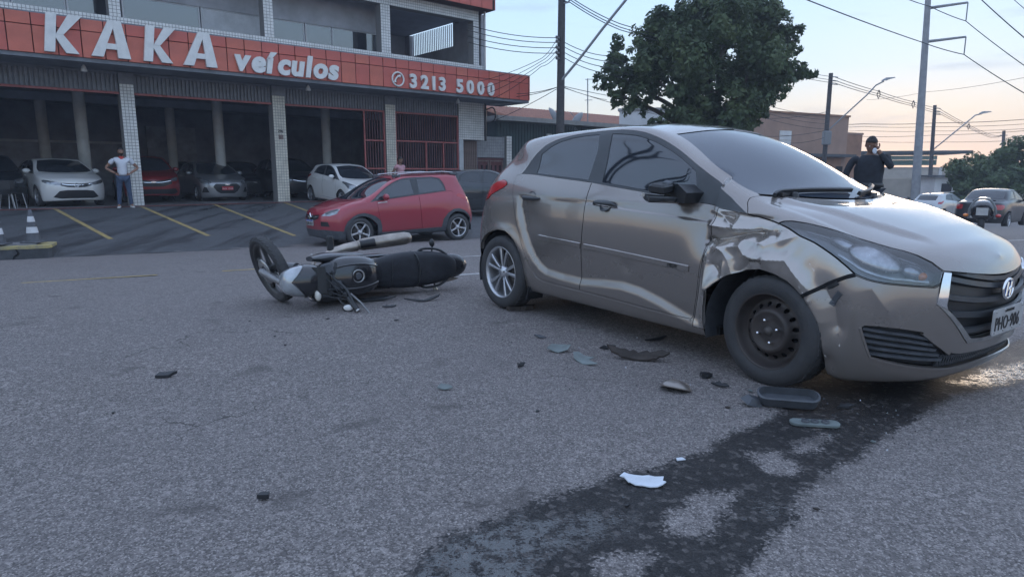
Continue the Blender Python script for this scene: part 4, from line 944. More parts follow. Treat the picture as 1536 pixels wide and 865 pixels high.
for k, (a, b, lab) in enumerate(((.33, .40, 'black and white traffic cone standing at the end of the kerb island'), (.88, .28, 'black and white traffic cone cut off by the left edge of the picture'))):
    cn_ = empty('traffic_cone', islp(a, b, .285), label=lab, cat='traffic cone', group='cones on the kerb island')
    t = MB(); t.box((0, 0, .015), (.34, .34, .03), 'coneblack', bev=.03); t.build('base', cn_)
    t = MB(); t.lathe([(.135, .03), (.115, .14), (.105, .20), (.085, .32), (.068, .42), (.050, .53), (.028, .66), (.020, .66), (.018, .6)], 'coneblack', axis='z', n=20); t.build('cone', cn_)
    t = MB(); t.lathe([(.1065, .20), (.0865, .32)], 'coneband', axis='z', n=20); t.build('reflective_band', cn_)
    t = MB(); t.lathe([(.0695, .42), (.0515, .53)], 'coneband', axis='z', n=20); t.build('reflective_band', cn_)

# ------------------------------------------------------------------ debris on the road
M['shard'] = mat('grey_plastic_shard', (.16, .19, .19), .5, ns=14, na=.3)
M['brownstrip'] = mat('dirty_brown_plastic', (.045, .036, .032), .75, ns=18, na=.5)
M['paper'] = mat('crumpled_tissue', (.62, .66, .72), .9, ns=12, na=.15)
def shard(name, x, y, rz, outline, thick, m, label, cat='debris', bend=0., tilt=(0, 0), z=.004, group=None, jag=0.):
    """a broken flat piece: outline (m) with thickness, bent along its length"""
    r2 = random.Random(hash_(name + str(x))); n = len(outline); pts = []
    for i in range(n):
        a = outline[i]; b = outline[(i + 1) % n]; k = max(1, int(math.dist(a, b) / .02))
        for q in range(k):
            t_ = q / k; pts.append((a[0] + (b[0] - a[0]) * t_ + r2.uniform(-jag, jag), a[1] + (b[1] - a[1]) * t_ + r2.uniform(-jag, jag)))
    mb = MB(); cx = sum(p[0] for p in pts) / len(pts); cy = sum(p[1] for p in pts) / len(pts)
    f = lambda px, py: bend * ((px - cx) ** 2) * 3.2 + .03 * bend * math.sin(30 * py)
    zs = [f(*p) for p in pts]; z0 = min(zs + [f(cx, cy)]); k = len(pts); vs = []
    for dz in (0, thick): vs += [(p[0], p[1], f(*p) - z0 + dz) for p in pts] + [(cx, cy, f(cx, cy) - z0 + dz)]
    fs = []
    for i in range(k): j = (i + 1) % k; fs += [(j, i, k), (k + 1 + i, k + 1 + j, 2 * k + 1), (i, j, k + 1 + j, k + 1 + i)]
    mb.add(vs, fs, m, False); o = mb.build(name, loc=on(x, y, z), rot=(tilt[0], tilt[1], rz)); return tag(o, label, cat, group)
def hash_(s): return sum((i + 1) * ord(c) for i, c in enumerate(s))
shard('plastic_shard', .30, 4.09, R(-12), [(-.075, -.01), (-.05, .045), (.02, .05), (.075, .03), (.06, -.012), (0, -.04)], .004, 'shard', 'rounded grey plastic flake beside the pointed one near the hatchback', bend=.5)
shard('plastic_shard', .44, 3.85, R(-42), [(-.10, .02), (-.075, .045), (-.02, .03), (.05, .035), (.03, .005), (.115, -.025), (.02, -.045), (-.06, -.02)], .004, 'shard', 'long pointed grey plastic flake lying below the rounded one', bend=.4, tilt=(.1, 0))
t = MB()  # torn underbody strip
outl = [(-.19, .02), (-.14, .035), (-.12, .02), (-.08, .04), (-.06, .022), (-.02, .042), (.0, .02), (.05, .04), (.07, .018), (.14, .02), (.19, -.01), (.15, -.03), (.05, -.04), (-.08, -.035), (-.16, -.015)]
shard('torn_strip', .775, 3.91, R(-14), outl, .012, 'brownstrip', 'torn dirty brown plastic strip with a ragged upper edge', bend=.35, jag=.006, tilt=(.25, 0), z=.012)
t = MB(); rings = []
for i in range(9):
    s_ = -1 + 2 * i / 8; w_ = .075 * (1 - abs(s_) ** 2.5) ** .5 + .004; h_ = .045 * (1 - s_ * s_) ** .5 + .002
    rings.append([(s_ * .085, w_ * math.cos(a), h_ * math.sin(a)) for a in [math.pi * j / 12 for j in range(13)]] + [(s_ * .08, w_ * .9 * math.cos(a), h_ * .88 * math.sin(a)) for a in [math.pi * j / 12 for j in range(12, -1, -1)]])
t.loft(rings, 'champagne', cap=True)
tag(t.build('broken_cap', loc=on(.865, 3.335, .006), rot=(R(-18), R(6), R(-20))), 'champagne door mirror cap lying on its open side on the asphalt', 'mirror cap')
mh = empty('mirror_housing', on(1.35, 3.08, .004), R(-14), 'broken black door mirror housing lying near the front wheel', 'mirror part')
t = MB(); o1 = rrect(.29, .10, .045); o2 = rrect(.27, .085, .04)
t.loft([[(a * .92, b * .85, 0) for a, b in o1], [(a, b, .05) for a, b in o1], [(a, b, .055) for a, b in o2], [(a * .93, b * .9, .015) for a, b in o2]], 'plastic', smooth=False)
t.build('housing_shell', mh, rot=(R(22), 0, 0), loc=(0, 0, .018)); t = MB(); t.box((-.16, -.02, .02), (.09, .07, .035), 'plastic', rot=(.2, .3, .5), taper=.6); t.build('bracket', mh)
mb_ = empty('mirror_backing', on(1.372, 2.83, .004), R(-9), 'flat grey plastic mirror backing plate on the wet asphalt', 'mirror part')
t = MB(); t.loft([[(a, b, 0) for a, b in rrect(.215, .062, .028)], [(a, b, .010) for a, b in rrect(.215, .062, .028)]], 'shard', smooth=False); t.build('plate', mb_, rot=(R(5), 0, 0), loc=(0, 0, .003))
for a in (-.04, .0, .045):
    t = MB(); t.lathe([(.018, .01), (.017, .02), (.008, .021), (.008, .012)], 'plastic', axis='z', n=12, c=(a, 0, .002)); t.build('clip', mb_)
shard('black_chunk', .075, 5.40, R(8), [(-.12, -.03), (-.08, .03), (-.02, .02), (.03, .045), (.07, .02), (.12, .01), (.10, -.03), (0, -.045)], .035, 'brownstrip', 'dark broken plastic chunk under the rear wheel of the hatchback', jag=.008, bend=.1)
shard('black_fragment', 1.088, 3.55, R(10), [(-.03, -.02), (-.02, .025), (.02, .02), (.035, -.01), (.0, -.03)], .02, 'black', 'small black fragment beside the front tyre of the hatchback', jag=.004)
shard('black_fragment', .995, 4.37, R(15), [(-.10, -.01), (-.02, .012), (.05, .03), (.08, .02), (.02, -.012)], .008, 'black', 'thin black plastic sliver in the shadow beside the hatchback', bend=.3)
shard('bright_fragment', .50, 4.66, R(-10), [(-.035, -.01), (-.03, .012), (.03, .01), (.035, -.008)], .012, 'steel', 'small bright metal fragment near the middle of the hatchback')
shard('black_fragment', .195, 4.44, R(-25), [(-.05, .01), (-.01, .02), (.05, -.005), (.0, -.012)], .008, 'plastic', 'small dark sliver left of the grey plastic flakes', bend=.4)
shard('grey_fragment', -1.938, 3.54, R(12), [(-.05, -.02), (-.035, .015), (.02, .02), (.055, .012), (.02, -.012)], .016, 'black', 'dark flat fragment alone on the left part of the road', jag=.004, bend=.4)
shard('grey_fragment', -.353, 3.335, R(-8), [(-.04, -.012), (-.03, .018), (.02, .014), (.042, -.006), (.0, -.02)], .006, 'shard', 'pale grey flake alone in the middle of the road', bend=.5)
shard('black_fragment', -.872, 2.15, R(0), [(-.02, -.014), (-.012, .012), (.016, .014), (.02, -.01)], .016, 'black', 'small black lump in the lower left foreground', jag=.003)
o = shard('tissue', .48, 2.255, R(-8), [(-.09, .02), (-.07, .045), (-.03, .03), (.02, .035), (.07, .025), (.09, -.01), (.05, -.035), (-.02, -.03), (-.06, -.01)], .004, 'paper', 'crumpled white tissue lying on the wet stain', bend=.25, jag=.008)
shard('tissue', .667, 2.46, R(10), [(-.018, -.01), (-.01, .012), (.016, .010), (.02, -.008)], .004, 'paper', 'tiny scrap of white tissue on the edge of the wet stain', jag=.003)
shard('black_fragment', -1.20, 5.80, R(12), [(-.20, -.05), (-.12, -.02), (-.05, .06), (.05, .09), (.09, .05), (.02, .02), (.16, -.01), (.02, -.035), (-.12, -.06)], .010, 'black', 'curved black fairing piece on the road below the motorcycle seat', bend=.25, jag=.004, z=.008)
shard('black_fragment', -.80, 5.78, R(16), [(-.17, -.02), (.0, -.012), (.10, .01), (.17, .06), (.15, .02), (.03, -.028)], .010, 'black', 'thin curved black trim piece below the motorcycle tail', bend=.3)
bits = [(-2.03, 4.971, 0, 'tiny black chip farthest left of those in front of the motorcycle'), (-1.665, 4.482, 0, 'tiny black chip nearest the camera below the motorcycle handlebar'), (-1.51, 4.245, 0, 'tiny black sliver just right of the chip below the handlebar'), (-2.9, 5.02, 1, 'pale speck on the road well left of the motorcycle front wheel'), (-0.482, 4.482, 1, 'pale flake between the motorcycle tail and the grey plastic flakes'),
        (-1.899, 2.98, 0, 'tiny dark chip in the left foreground below the lone dark fragment'), (0.393, 2.088, 0, 'tiny dark chip lying in the wet stain below the white tissue'), (1.533, 2.633, 1, 'pale chip at the right edge of the wet stain'), (1.033, 2.065, 2, 'small brown chip on the dry patch inside the stain'), (.12, 3.0, 0, 'tiny dark chip alone between the tissue and the pale grey flake'), (1.25, 3.30, 1, 'pale chip between the mirror cap and the front tyre'), (1.05, 3.05, 2, 'small brown chip left of the broken mirror housing'), (-.9, 5.0, 0, 'tiny dark chip below the curved fairing piece'), (-1.45, 5.05, 0, 'tiny black chip beside the motorcycle grip')]
r3 = random.Random(4)
for x, y, k, lab in bits:
    s_ = r3.uniform(.008, .015); o_ = [(s_ * r3.uniform(.6, 1.3) * math.cos(a), s_ * .7 * r3.uniform(.6, 1.3) * math.sin(a)) for a in [i * math.pi / 3 for i in range(6)]]
    shard('crash_chip', x, y, r3.uniform(0, 3), o_, .005, ('black', 'shard', 'brownstrip')[k], lab, 'debris', group='crash chips scattered on the road')

t = MB(); r9 = random.Random(8)     # glass crumbs and grit round the impact
for k in range(260):
    cx_, cy_, sp_ = r9.choice(((.85, 3.75, .45), (1.3, 3.15, .35), (.35, 3.95, .4), (-1.2, 5.65, .35), (1.5, 2.85, .3), (.2, 3.1, .8)))
    x, y = r9.gauss(cx_, sp_), r9.gauss(cy_, sp_ * .7); s_ = r9.uniform(.002, .0065); a = r9.uniform(0, 6.3); z_ = tz(x, y)
    t.add([(x + s_ * math.cos(a), y + s_ * math.sin(a), z_), (x - s_ * math.sin(a), y + s_ * math.cos(a), z_), (x - s_ * math.cos(a), y - s_ * math.sin(a), z_), (x, y, z_ + s_ * 1.3)], [(0, 1, 3), (1, 2, 3), (2, 0, 3)], r9.choice(('plastic', 'lampbowl', 'shard', 'black', 'plastic')))
tag(t.build('grit', loc=(0, 0, .004)), 'fine grit and glass crumbs scattered round the crash', 'debris', kind='stuff')
for k, (x, y, rz, ln, lab) in enumerate(((.62, 4.15, 25, .06, 'jagged black splinter above the torn brown strip'), (1.12, 3.38, -35, .05, 'jagged dark splinter between the mirror cap and the tyre'), (.05, 3.75, 60, .045, 'jagged black splinter left of the pointed grey flake'), (1.62, 3.05, 10, .05, 'jagged black splinter right of the mirror housing on the stain'), (-1.05, 5.5, 15, .06, 'jagged black splinter right of the motorcycle grip'))):
    shard('splinter', x, y, R(rz), [(-ln, -.008), (-ln * .3, .016), (.0, .006), (ln * .4, .014), (ln, -.004), (ln * .2, -.012)], .008, 'black', lab, 'debris', bend=.6, jag=.003, group='plastic splinters')

# ------------------------------------------------------------------ the car showroom (local axes: x along the facade, y into the building)
BYAW = math.atan2(CB, SB); S0, N0 = 11.0, 23.5
M['redpanel'] = mat('red_composite_panel', (.55, .125, .095), .42, ns=1.2, na=.22, bump=.05, bs=3)
M['redpanel2'] = mat('red_composite_panel_faded', (.58, .155, .105), .45, ns=1.2, na=.25, bump=.05, bs=3)
M['joint'] = mat('dark_joint', (.05, .02, .02), .9)
M['tile'] = mat('white_glazed_tile', (.74, .74, .72), .3, ns=3, na=.18)
M['tileold'] = mat('cream_glazed_tile', (.66, .63, .54), .35, ns=4, na=.25)
M['grout'] = mat('grey_grout', (.22, .22, .22), .9)
M['soffit'] = mat('grey_soffit', (.20, .215, .24), .8, ns=3, na=.25)
M['louver'] = mat('grey_sheet_slats', (.2, .21, .235), .55, ns=6, na=.25)
M['railred'] = mat('red_steel_rail', (.36, .10, .095), .5, ns=8, na=.3)
M['gatebar'] = mat('dark_red_bars', (.13, .045, .05), .5, ns=8, na=.4)
M['rendergrey'] = mat('grey_render', (.42, .43, .46), .85, ns=1.5, na=.25, bump=.1, bs=8)
M['intwall'] = mat('dim_showroom_wall', (.25, .275, .34), .8, ns=1.2, na=.35)
M['intband'] = mat('grey_interior_band', (.32, .34, .40), .7, ns=2, na=.4)
M['intcol'] = mat('grey_column_paint', (.5, .5, .48), .7, ns=2, na=.2)
M['ceil'] = mat('grey_ceiling', (.34, .38, .46), .8, ns=2, na=.2)
M['slabfloor'] = mat('polished_floor', (.2, .2, .205), .35, ns=2, na=.3)
M['letter'] = mat('white_sign_letter', (.76, .76, .74), .45, ns=5, na=.12)
M['curtain'] = mat('white_curtain', (.52, .54, .56), .8, ns=3, na=.2)
M['window'] = mat('mirror_window', (.03, .035, .045), .05, 0, 0, .5, ior=2.6)
M['alu'] = mat('aluminium_frame', (.40, .41, .43), .4, .5)
M['brownslat'] = mat('brown_slats', (.20, .145, .13), .6, ns=10, na=.35)
M['lampshell'] = mat('white_lamp_shell', (.6, .6, .6), .4)
bld = empty('showroom_building', bw(S0, N0, 0), BYAW, 'two storey car showroom with red fascia lettered KAKA and white tiled pillars', 'building')
class BB(MB):
    def bx(s, s0, s1, n0, n1, z0, z1, m): return s.box(((s0 + s1) / 2 - S0, (n0 + n1) / 2 - N0, (z0 + z1) / 2), (abs(s1 - s0), abs(n1 - n0), abs(z1 - z0)), m)
    def bar(s, pts, r, m, n=6): return s.tube([(a - S0, b - N0, c) for a, b, c in pts], r, m, n)
def tiles(t, s0, s1, z0, z1, n, size, m, depth=.008, axis='s', seed=1):
    """raised glazed tiles with recessed joints on a wall face towards the street (axis s) or on a side face (axis n)"""
    r_ = random.Random(seed); ns_ = max(1, round(abs(s1 - s0) / size)); nz = max(1, round((z1 - z0) / size)); ds = (s1 - s0) / ns_; dz = (z1 - z0) / nz; g = .007
    for i in range(ns_):
        for j in range(nz):
            a0, a1, c0, c1 = s0 + i * ds + g, s0 + (i + 1) * ds - g, z0 + j * dz + g, z0 + (j + 1) * dz - g; d = depth * r_.uniform(.6, 1.1)
            if axis == 's': vs = [(a0 - S0, n - N0, c0), (a1 - S0, n - N0, c0), (a1 - S0, n - N0, c1), (a0 - S0, n - N0, c1)]; f = [(v[0], v[1] - d, v[2]) for v in vs]
            else: vs = [(n - S0, a0 - N0, c0), (n - S0, a1 - N0, c0), (n - S0, a1 - N0, c1), (n - S0, a0 - N0, c1)]; f = [(v[0] + d, v[1], v[2]) for v in vs]
            t.add(vs + f, [(4, 5, 6, 7), (0, 1, 5, 4), (1, 2, 6, 5), (2, 3, 7, 6), (3, 0, 4, 7)], m)
# ground floor
BB().bx(-9, 18.6, 23.42, 36.2, -.45, FLOOR + .014, 'slabfloor').build('floor_slab', bld)
BB().bx(-9, 18.6, 36.0, 36.3, .1, 4.6, 'intwall').build('back_wall', bld)
BB().bx(18.3, 18.6, 24.2, 36.0, .1, 4.3, 'intwall').build('side_wall', bld)
BB().bx(-9.3, -9, 23.5, 36.0, .1, 4.3, 'intwall').build('side_wall', bld)
BB().bx(-9, 18.6, 24.3, 36.0, 4.22, 4.5, 'ceil').build('ceiling', bld)
for z_ in (27.2, 31.5): BB().bx(-8.9, 18.2, z_ - .15, z_ + .15, 3.92, 4.215, 'ceil').build('ceiling_beam', bld)
t = BB(); t.bx(-8.9, 6.4, 35.3, 35.98, .16, 2.55, 'intband'); t.build('service_counter', bld)
t = BB(); t.bx(-8.9, 6.5, 35.2, 35.29, 2.50, 2.60, 'curtain'); t.build('counter_rail', bld)
t = BB(); t.bx(7.6, 9.8, 35.8, 35.98, .2, 3.4, 'intband'); t.build('wall_panel', bld)
for s_, n_ in ((3.80, 27.2), (8.3, 27.2), (12.72, 27.2), (-.7, 27.2), (3.12, 31.5), (7.65, 31.5), (-1.4, 31.5), (12.2, 31.5)):
    t = MB(); t.lathe([(.185, .16), (.185, 3.915)], 'intcol', axis='z', c=(s_ - S0, n_ - N0, 0), n=18); t.build('interior_column', bld)
PIL = [(-.15, .28), (4.40, 4.79), (9.10, 9.55), (13.60, 14.05)]
for i, (a, b) in enumerate(PIL):
    p = BB(); p.bx(a + .008, b - .008, 23.648, 24.1, .1, 4.2, 'grout'); p = p.build('pillar', bld)
    t = BB(); m_ = ('tile', 'tile', 'tileold', 'tileold')[i]; tiles(t, a, b, FLOOR + .016, 3.86, 23.648, .098, m_, seed=i); tiles(t, 23.65, 24.1, FLOOR + .016, 3.86, b - .008, .098, m_, axis='n', seed=i + 9)
    tag(t.build('tile', p), kind='stuff')
    BB().bx(a - .01, b + .01, 23.62, 24.1, 3.868, 4.2, 'louver').build('pillar_head', p)
gl_ = text_mesh('296', .13, .004, 'plateblack', align='CENTER', offset=.004)
o = meshobj('house_number', gl_, bld); o.location = (9.33 - S0, 23.634 - N0, 2.60); o.rotation_euler = (R(90), 0, 0)
t = BB(); t.bx(9.25, 9.42, 23.625, 23.64, 2.36, 2.52, 'brownslat'); t.build('number_plate_patch', bld)
# slatted lintel with a red rail, between the pillars
for a, b in ((-6, -.15), (.28, 4.40), (4.79, 9.10), (9.55, 13.60), (14.05, 17.2)):
    t = BB(); t.bx(a, b, 23.80, 23.83, 3.62, 4.22, 'louver'); lo = t.build('lintel_panel', bld)
    t = BB(); k = int((b - a) / .115)
    for i in range(k): c = a + (i + .5) * (b - a) / k; t.bx(c - .036, c + .036, 23.755, 23.798, 3.63, 4.14, 'louver')
    tag(t.build('slat', lo), kind='stuff')
    BB().bx(a, b, 23.72, 23.84, 3.555, 3.62, 'railred').build('rail', lo); BB().bx(a, b, 23.73, 23.8, 4.14, 4.22, 'soffit').build('top_rail', lo)
# fascia box with composite panels
t = BB(); t.bx(-6, 20.04, 22.32, 23.6, 4.335, 5.35, 'joint'); fas = t.build('fascia', bld)
t = BB(); t.bx(-6, 20.05, 22.33, 24.29, 4.225, 4.333, 'soffit'); t.build('soffit', bld)
pm = {}
for i in range(-12, 37):
    s_ = .0 + i * .5555; a, b = s_ + .012, s_ + .5555 - .012
    if a < -6: continue
    b = min(b, 20.04)
    if b - a < .05: continue
    for j, (z0, z1) in enumerate(((4.335, 5.035), (5.055, 5.36))):
        m_ = 'redpanel2' if rng.random() < .4 else 'redpanel'; key = (j, m_, round(b - a, 2))
        if key not in pm: q = MB(); q.box((0, 0, 0), (b - a, .035, z1 - z0), m_, bev=.006); pm[key] = q.mesh('fascia_panel')
        o = meshobj('fascia_panel', pm[key], fas); o.location = ((a + b) / 2 - S0, 22.30 - N0 + rng.uniform(-.004, .004), (z0 + z1) / 2); o.rotation_euler = (rng.uniform(-.004, .004), 0, 0)
t = BB(); t.bx(20.04, 20.075, 22.30, 23.6, 4.335, 5.36, 'redpanel'); t.build('fascia_panel', fas)
t = BB(); t.bx(-6, 20.06, 22.30, 23.58, 5.362, 5.40, 'soffit'); t.build('coping', fas)
# sign letters
def poly_letter(polys, s0, wd, z0, h, slant=.18, holes=None):
    t = MB()
    for pl_ in polys: t.prism([(s0 - S0 + x * wd + y * h * slant * .0 + y * slant * h, z0 + y * h) for x, y in pl_], .11, 'letter', lambda a, b, c: (a, 22.27 - N0 - c, b))
    return t.build('sign_letter', fas)
K_ = [[(0, 0), (.30, 0), (.30, 1), (0, 1)], [(.302, .47), (.62, 1), (1.02, 1), (.52, .47)], [(.302, .465), (.52, .465), (1.0, 0), (.62, 0), (.302, .38)]]
A_ = [[(-.04, 0), (.27, 0), (.33, .22), (.36, .38), (.50, .80), (.50, 1), (.36, 1)], [(.502, 1), (.502, .80), (.60, .38), (.62, .22), (.66, 0), (1.0, 0), (.70, 1)], [(.332, .222), (.618, .222), (.598, .375), (.362, .375)]]
for nm, s0, wd in (('K', 2.44, .80), ('A', 3.56, .94), ('K', 4.83, .78), ('A', 5.94, .94)): poly_letter(K_ if nm == 'K' else A_, s0, wd, 4.39, 1.0, .12 if nm == 'K' else .10)
def word(txt, s0, s1, z0, size, shear, off, depth=.07, n_=22.262):
    ms = [text_mesh(c, size, depth, 'letter', shear=shear, offset=off) if c != ' ' else None for c in txt]
    ws = [(max(v.co.x for v in m.vertices) - min(v.co.x for v in m.vertices)) if m else size * .25 for m in ms]; gap = (s1 - s0 - sum(ws)) / (len(ws) - 1); s_ = s0
    for m, w_, c in zip(ms, ws, txt):
        if m:
            x0 = min(v.co.x for v in m.vertices); o = meshobj('sign_letter', m, fas); o.location = (s_ - x0 - S0, n_ - N0 - depth / 2, z0); o.rotation_euler = (R(90), 0, 0)
        s_ += w_ + gap
word('Ve\u00edculos'.replace('V', 'v'), 7.43, 10.98, 4.42, .92, .18, .042)
word('3213 5000', 13.88, 18.0, 4.40, .68, .0, .028)
t = MB(); cx_, cz_ = 13.38 - S0, 4.645; ny = 22.25 - N0
ringp = [(cx_ + .245 * math.cos(a), ny, cz_ + .245 * math.sin(a)) for a in [2 * math.pi * i / 36 for i in range(37)]]
t.tube(ringp, .032, 'letter', 8, cap=False); t.tube([(cx_ - .13, ny, cz_ - .12), (cx_ - .11, ny, cz_ - .02), (cx_ - .02, ny, cz_ + .09), (cx_ + .1, ny, cz_ + .12)], [.055, .03, .03, .055], 'letter', 8); t.build('phone_symbol', fas)
for s_ in (3.41, 10.12, 16.61):
    t = MB(); t.lathe([(.02, 4.23), (.03, 4.20), (.06, 4.16), (.085, 4.05), (.08, 4.03), (0, 4.04)], 'lampshell', axis='z', c=(s_ - S0, 22.9 - N0, 0), n=14); t.build('spotlight', fas)
# right end: tiled wall over a slatted passage gate, white post
t = BB(); t.bx(17.21, 18.6, 23.688, 24.2, 2.63, 4.22, 'grout'); rw = t.build('end_wall', bld)
t = BB(); tiles(t, 17.2, 18.6, 2.63, 4.22, 23.688, .098, 'tile', seed=31); tag(t.build('tile', rw), kind='stuff')
BB().bx(17.2, 17.42, 23.66, 24.1, .05, 2.628, 'curtain').build('white_post', bld)
t = BB(); t.bx(17.44, 18.40, 23.98, 24.0, .1, 2.60, 'brownslat'); pg_ = t.build('passage_gate', bld)
sl_ = MB(); sl_.box((0, 0, 0), (.075, .03, 2.42), 'brownslat'); slm = sl_.mesh('slat')
for i in range(9): o = meshobj('slat', slm, pg_); o.location = (17.50 + i * .105 - S0, 23.95 - N0, 1.36)
# bar gates
def bar_gate(s0, s1, z0, z1, rails, uprights, step=.115):
    g_ = BB(); 
    for z_ in rails: g_.bx(s0, s1, 23.70, 23.745, z_ - .03, z_ + .03, 'railred')
    for u_ in uprights: g_.bx(u_ - .03, u_ + .03, 23.695, 23.75, z0, z1 if u_ in (uprights[0], uprights[-1]) else rails[0], 'railred')
    o = g_.build('bar_gate', bld); k = int((s1 - s0) / step); q = MB(); q.box((0, 0, 0), (.030, .022, z1 - z0), 'gatebar'); me = q.mesh('gate_bar')
    for i in range(k): b_ = meshobj('gate_bar', me, o); b_.location = (s0 + (i + .5) * (s1 - s0) / k - S0, 23.78 - N0, (z0 + z1) / 2)
    return o
bar_gate(14.06, 17.19, FLOOR + .02, 3.55, (2.47, 1.36, .24), (14.09, 15.52, 16.40, 17.16))
bar_gate(12.66, 13.59, FLOOR + .02, 3.55, (2.45, 1.36, .24), (12.69, 13.56))
# upper floor
t = BB(); t.bx(-6, 17.7, 22.52, 24.0, 5.40, 5.585, 'grout'); sb_ = t.build('sill_band', bld)
t = BB(); tiles(t, -6, 17.7, 5.402, 5.585, 22.52, .092, 'tile', seed=41); tag(t.build('tile', sb_), kind='stuff')
BB().bx(-9, 18.5, 24.0, 36, 5.36, 5.50, 'rendergrey').build('upper_floor_slab', bld)
for a, b in ((4.12, 4.42), (8.56, 8.88), (12.90, 13.30), (17.18, 17.46), (-.2, .1)):
    p = BB(); p.bx(a + .008, b - .008, 22.558, 22.95, 5.5, 7.6, 'grout'); p = p.build('upper_pillar', bld)
    t = BB(); tiles(t, a, b, 5.59, 7.30, 22.558, .098, 'tile', seed=int(a * 9)); tiles(t, 22.56, 22.95, 5.59, 7.30, b - .008, .098, 'tile', axis='n', seed=3); tag(t.build('tile', p), kind='stuff')
t = BB(); t.bx(-6, 17.46, 22.56, 22.95, 7.305, 7.72, 'grout'); lb = t.build('upper_lintel', bld)
t = BB(); tiles(t, -6, 17.46, 7.31, 7.70, 22.56, .098, 'tile', seed=51); tag(t.build('tile', lb), kind='stuff')
BB().bar([(17.69, 22.45, 5.4), (17.69, 22.45, 7.72)], .045, 'alu', 8).build('downpipe', bld)
t = BB(); t.bx(-6, 17.9, 22.05, 23.5, 7.725, 8.9, 'joint'); ru = t.build('roof_fascia', bld)
for i in range(-10, 33):
    s_ = i * .5555
    if s_ > 17.5: continue
    for z0, z1 in ((7.73, 8.3), (8.32, 8.9)):
        key = ('r', z0)
        if key not in pm: q = MB(); q.box((0, 0, 0), (.535, .03, z1 - z0), 'redpanel', bev=.006); pm[key] = q.mesh('fascia_panel')
        o = meshobj('fascia_panel', pm[key], ru); o.location = (s_ + .278 - S0, 22.035 - N0, (z0 + z1) / 2)
BB().bx(17.90, 17.93, 22.04, 23.5, 7.73, 8.9, 'redpanel').build('fascia_panel', ru)
BB().bx(-9, 17.9, 23.5, 36, 7.73, 8.0, 'ceil').build('upper_ceiling', bld)
# gallery with mirrored windows on the left, open veranda on the right
t = BB(); t.bx(-6, 13.62, 23.62, 23.8, 5.58, 5.70, 'rendergrey'); t.bx(-6, 13.62, 23.62, 23.8, 6.46, 7.73, 'rendergrey'); t.bx(13.62, 13.8, 23.62, 29, 5.5, 7.73, 'rendergrey'); gw = t.build('gallery_wall', bld)
for (a, b, kind) in ((-1.4, .55, 'window'), (.75, 1.9, 'curtain'), (2.0, 3.2, 'window'), (3.30, 4.45, 'window'), (4.72, 6.86, 'window'), (6.98, 9.08, 'curtain'), (9.30, 10.38, 'window'), (10.50, 11.45, 'window'), (11.50, 13.55, 'window')):
    f_ = BB(); f_.bx(a - .04, b + .04, 23.66, 23.7, 5.70, 5.735, 'alu'); f_.bx(a - .04, b + .04, 23.66, 23.7, 6.425, 6.46, 'alu'); f_.bx(a - .04, a, 23.66, 23.7, 5.735, 6.425, 'alu'); f_.bx(b, b + .04, 23.66, 23.7, 5.735, 6.425, 'alu'); f_ = f_.build('gallery_window', gw)
    BB().bx(a, b, 23.675, 23.685, 5.735, 6.425, 'window').build('pane', f_)
    if kind == 'curtain':
        t = BB(); k = int((b - a) / .12); vs = []
        for i in range(2 * k + 1): x = a + (b - a) * i / (2 * k) - S0; y = 23.66 - N0 + (.012 if i % 2 else -.006); vs += [(x, y, 5.74), (x, y, 6.42)]
        t.add(vs, [(2 * i, 2 * i + 2, 2 * i + 3, 2 * i + 1) for i in range(2 * k)], 'curtain', True); t.build('curtain', f_)
t = BB(); t.bx(13.8, 18.35, 29.0, 29.2, 5.5, 7.73, 'rendergrey'); t.build('veranda_back_wall', bld)
t = BB(); t.bx(17.9, 18.1, 22.96, 25.0, 5.5, 7.73, 'rendergrey'); t.bx(17.9, 18.1, 25.0, 28.6, 5.5, 6.74, 'rendergrey'); t.bx(17.9, 18.1, 28.6, 29.0, 5.5, 7.73, 'rendergrey'); t.build('veranda_side_wall', bld)
t = BB()
for i in range(24): y_ = 25.08 + i * .15; t.bx(17.98, 18.02, y_, y_ + .035, 6.74, 7.73, 'alu')
tag(t.build('opening_bars', bld), kind='stuff')
# cable loop and meter pipe on the corner
BB().bar([(18.62, 23.62, 4.2), (18.62, 23.62, 2.6)], .05, 'black', 8).build('cable_riser', bld)
t = BB(); t.bar([tuple(v) for v in spline([(18.65, 23.6, 3.95), (18.95, 23.5, 4.05), (19.1, 23.5, 3.8), (19.0, 23.5, 3.5), (18.68, 23.6, 3.4)], 5)], .03, 'black', 6); t.build('cable_loop', bld)
t = BB(); t.bar([(18.62, 23.3, 4.15), (19.6, 22.9, 4.22)], .02, 'alu', 6); t.build('bracket_arm', bld)

# ---- neighbour's tiled wall and gate
nb = empty('tiled_wall', bw(19.5, 23.7, 0), BYAW, 'low grey tiled wall with white end post and brown panel gate right of the showroom', 'wall')
class NB(MB):
    def bx(s, s0, s1, n0, n1, z0, z1, m): return s.box(((s0 + s1) / 2 - 19.5, (n0 + n1) / 2 - 23.7, (z0 + z1) / 2), (abs(s1 - s0), abs(n1 - n0), abs(z1 - z0)), m)
M['greytile'] = mat('grey_wall_tile', (.34, .35, .37), .45, ns=4, na=.2)
t = NB(); t.bx(18.45, 20.3, 24.3, 24.5, 1.9, 2.85, 'grout'); t.build('wall', nb)
t = NB(); S0_, N0_ = S0, N0; S0, N0 = 19.5, 23.7; tiles(t, 18.45, 20.28, 1.9, 2.85, 24.30, .13, 'greytile', seed=61); tag(t.build('tile', nb), kind='stuff')
t = NB(); tiles(t, 20.3, 20.62, .0, 2.9, 24.16, .13, 'tile', seed=62); p_ = NB().bx(20.3, 20.62, 24.17, 24.5, -.2, 2.9, 'grout').build('end_post', nb); tag(t.build('tile', p_), kind='stuff'); S0, N0 = S0_, N0_
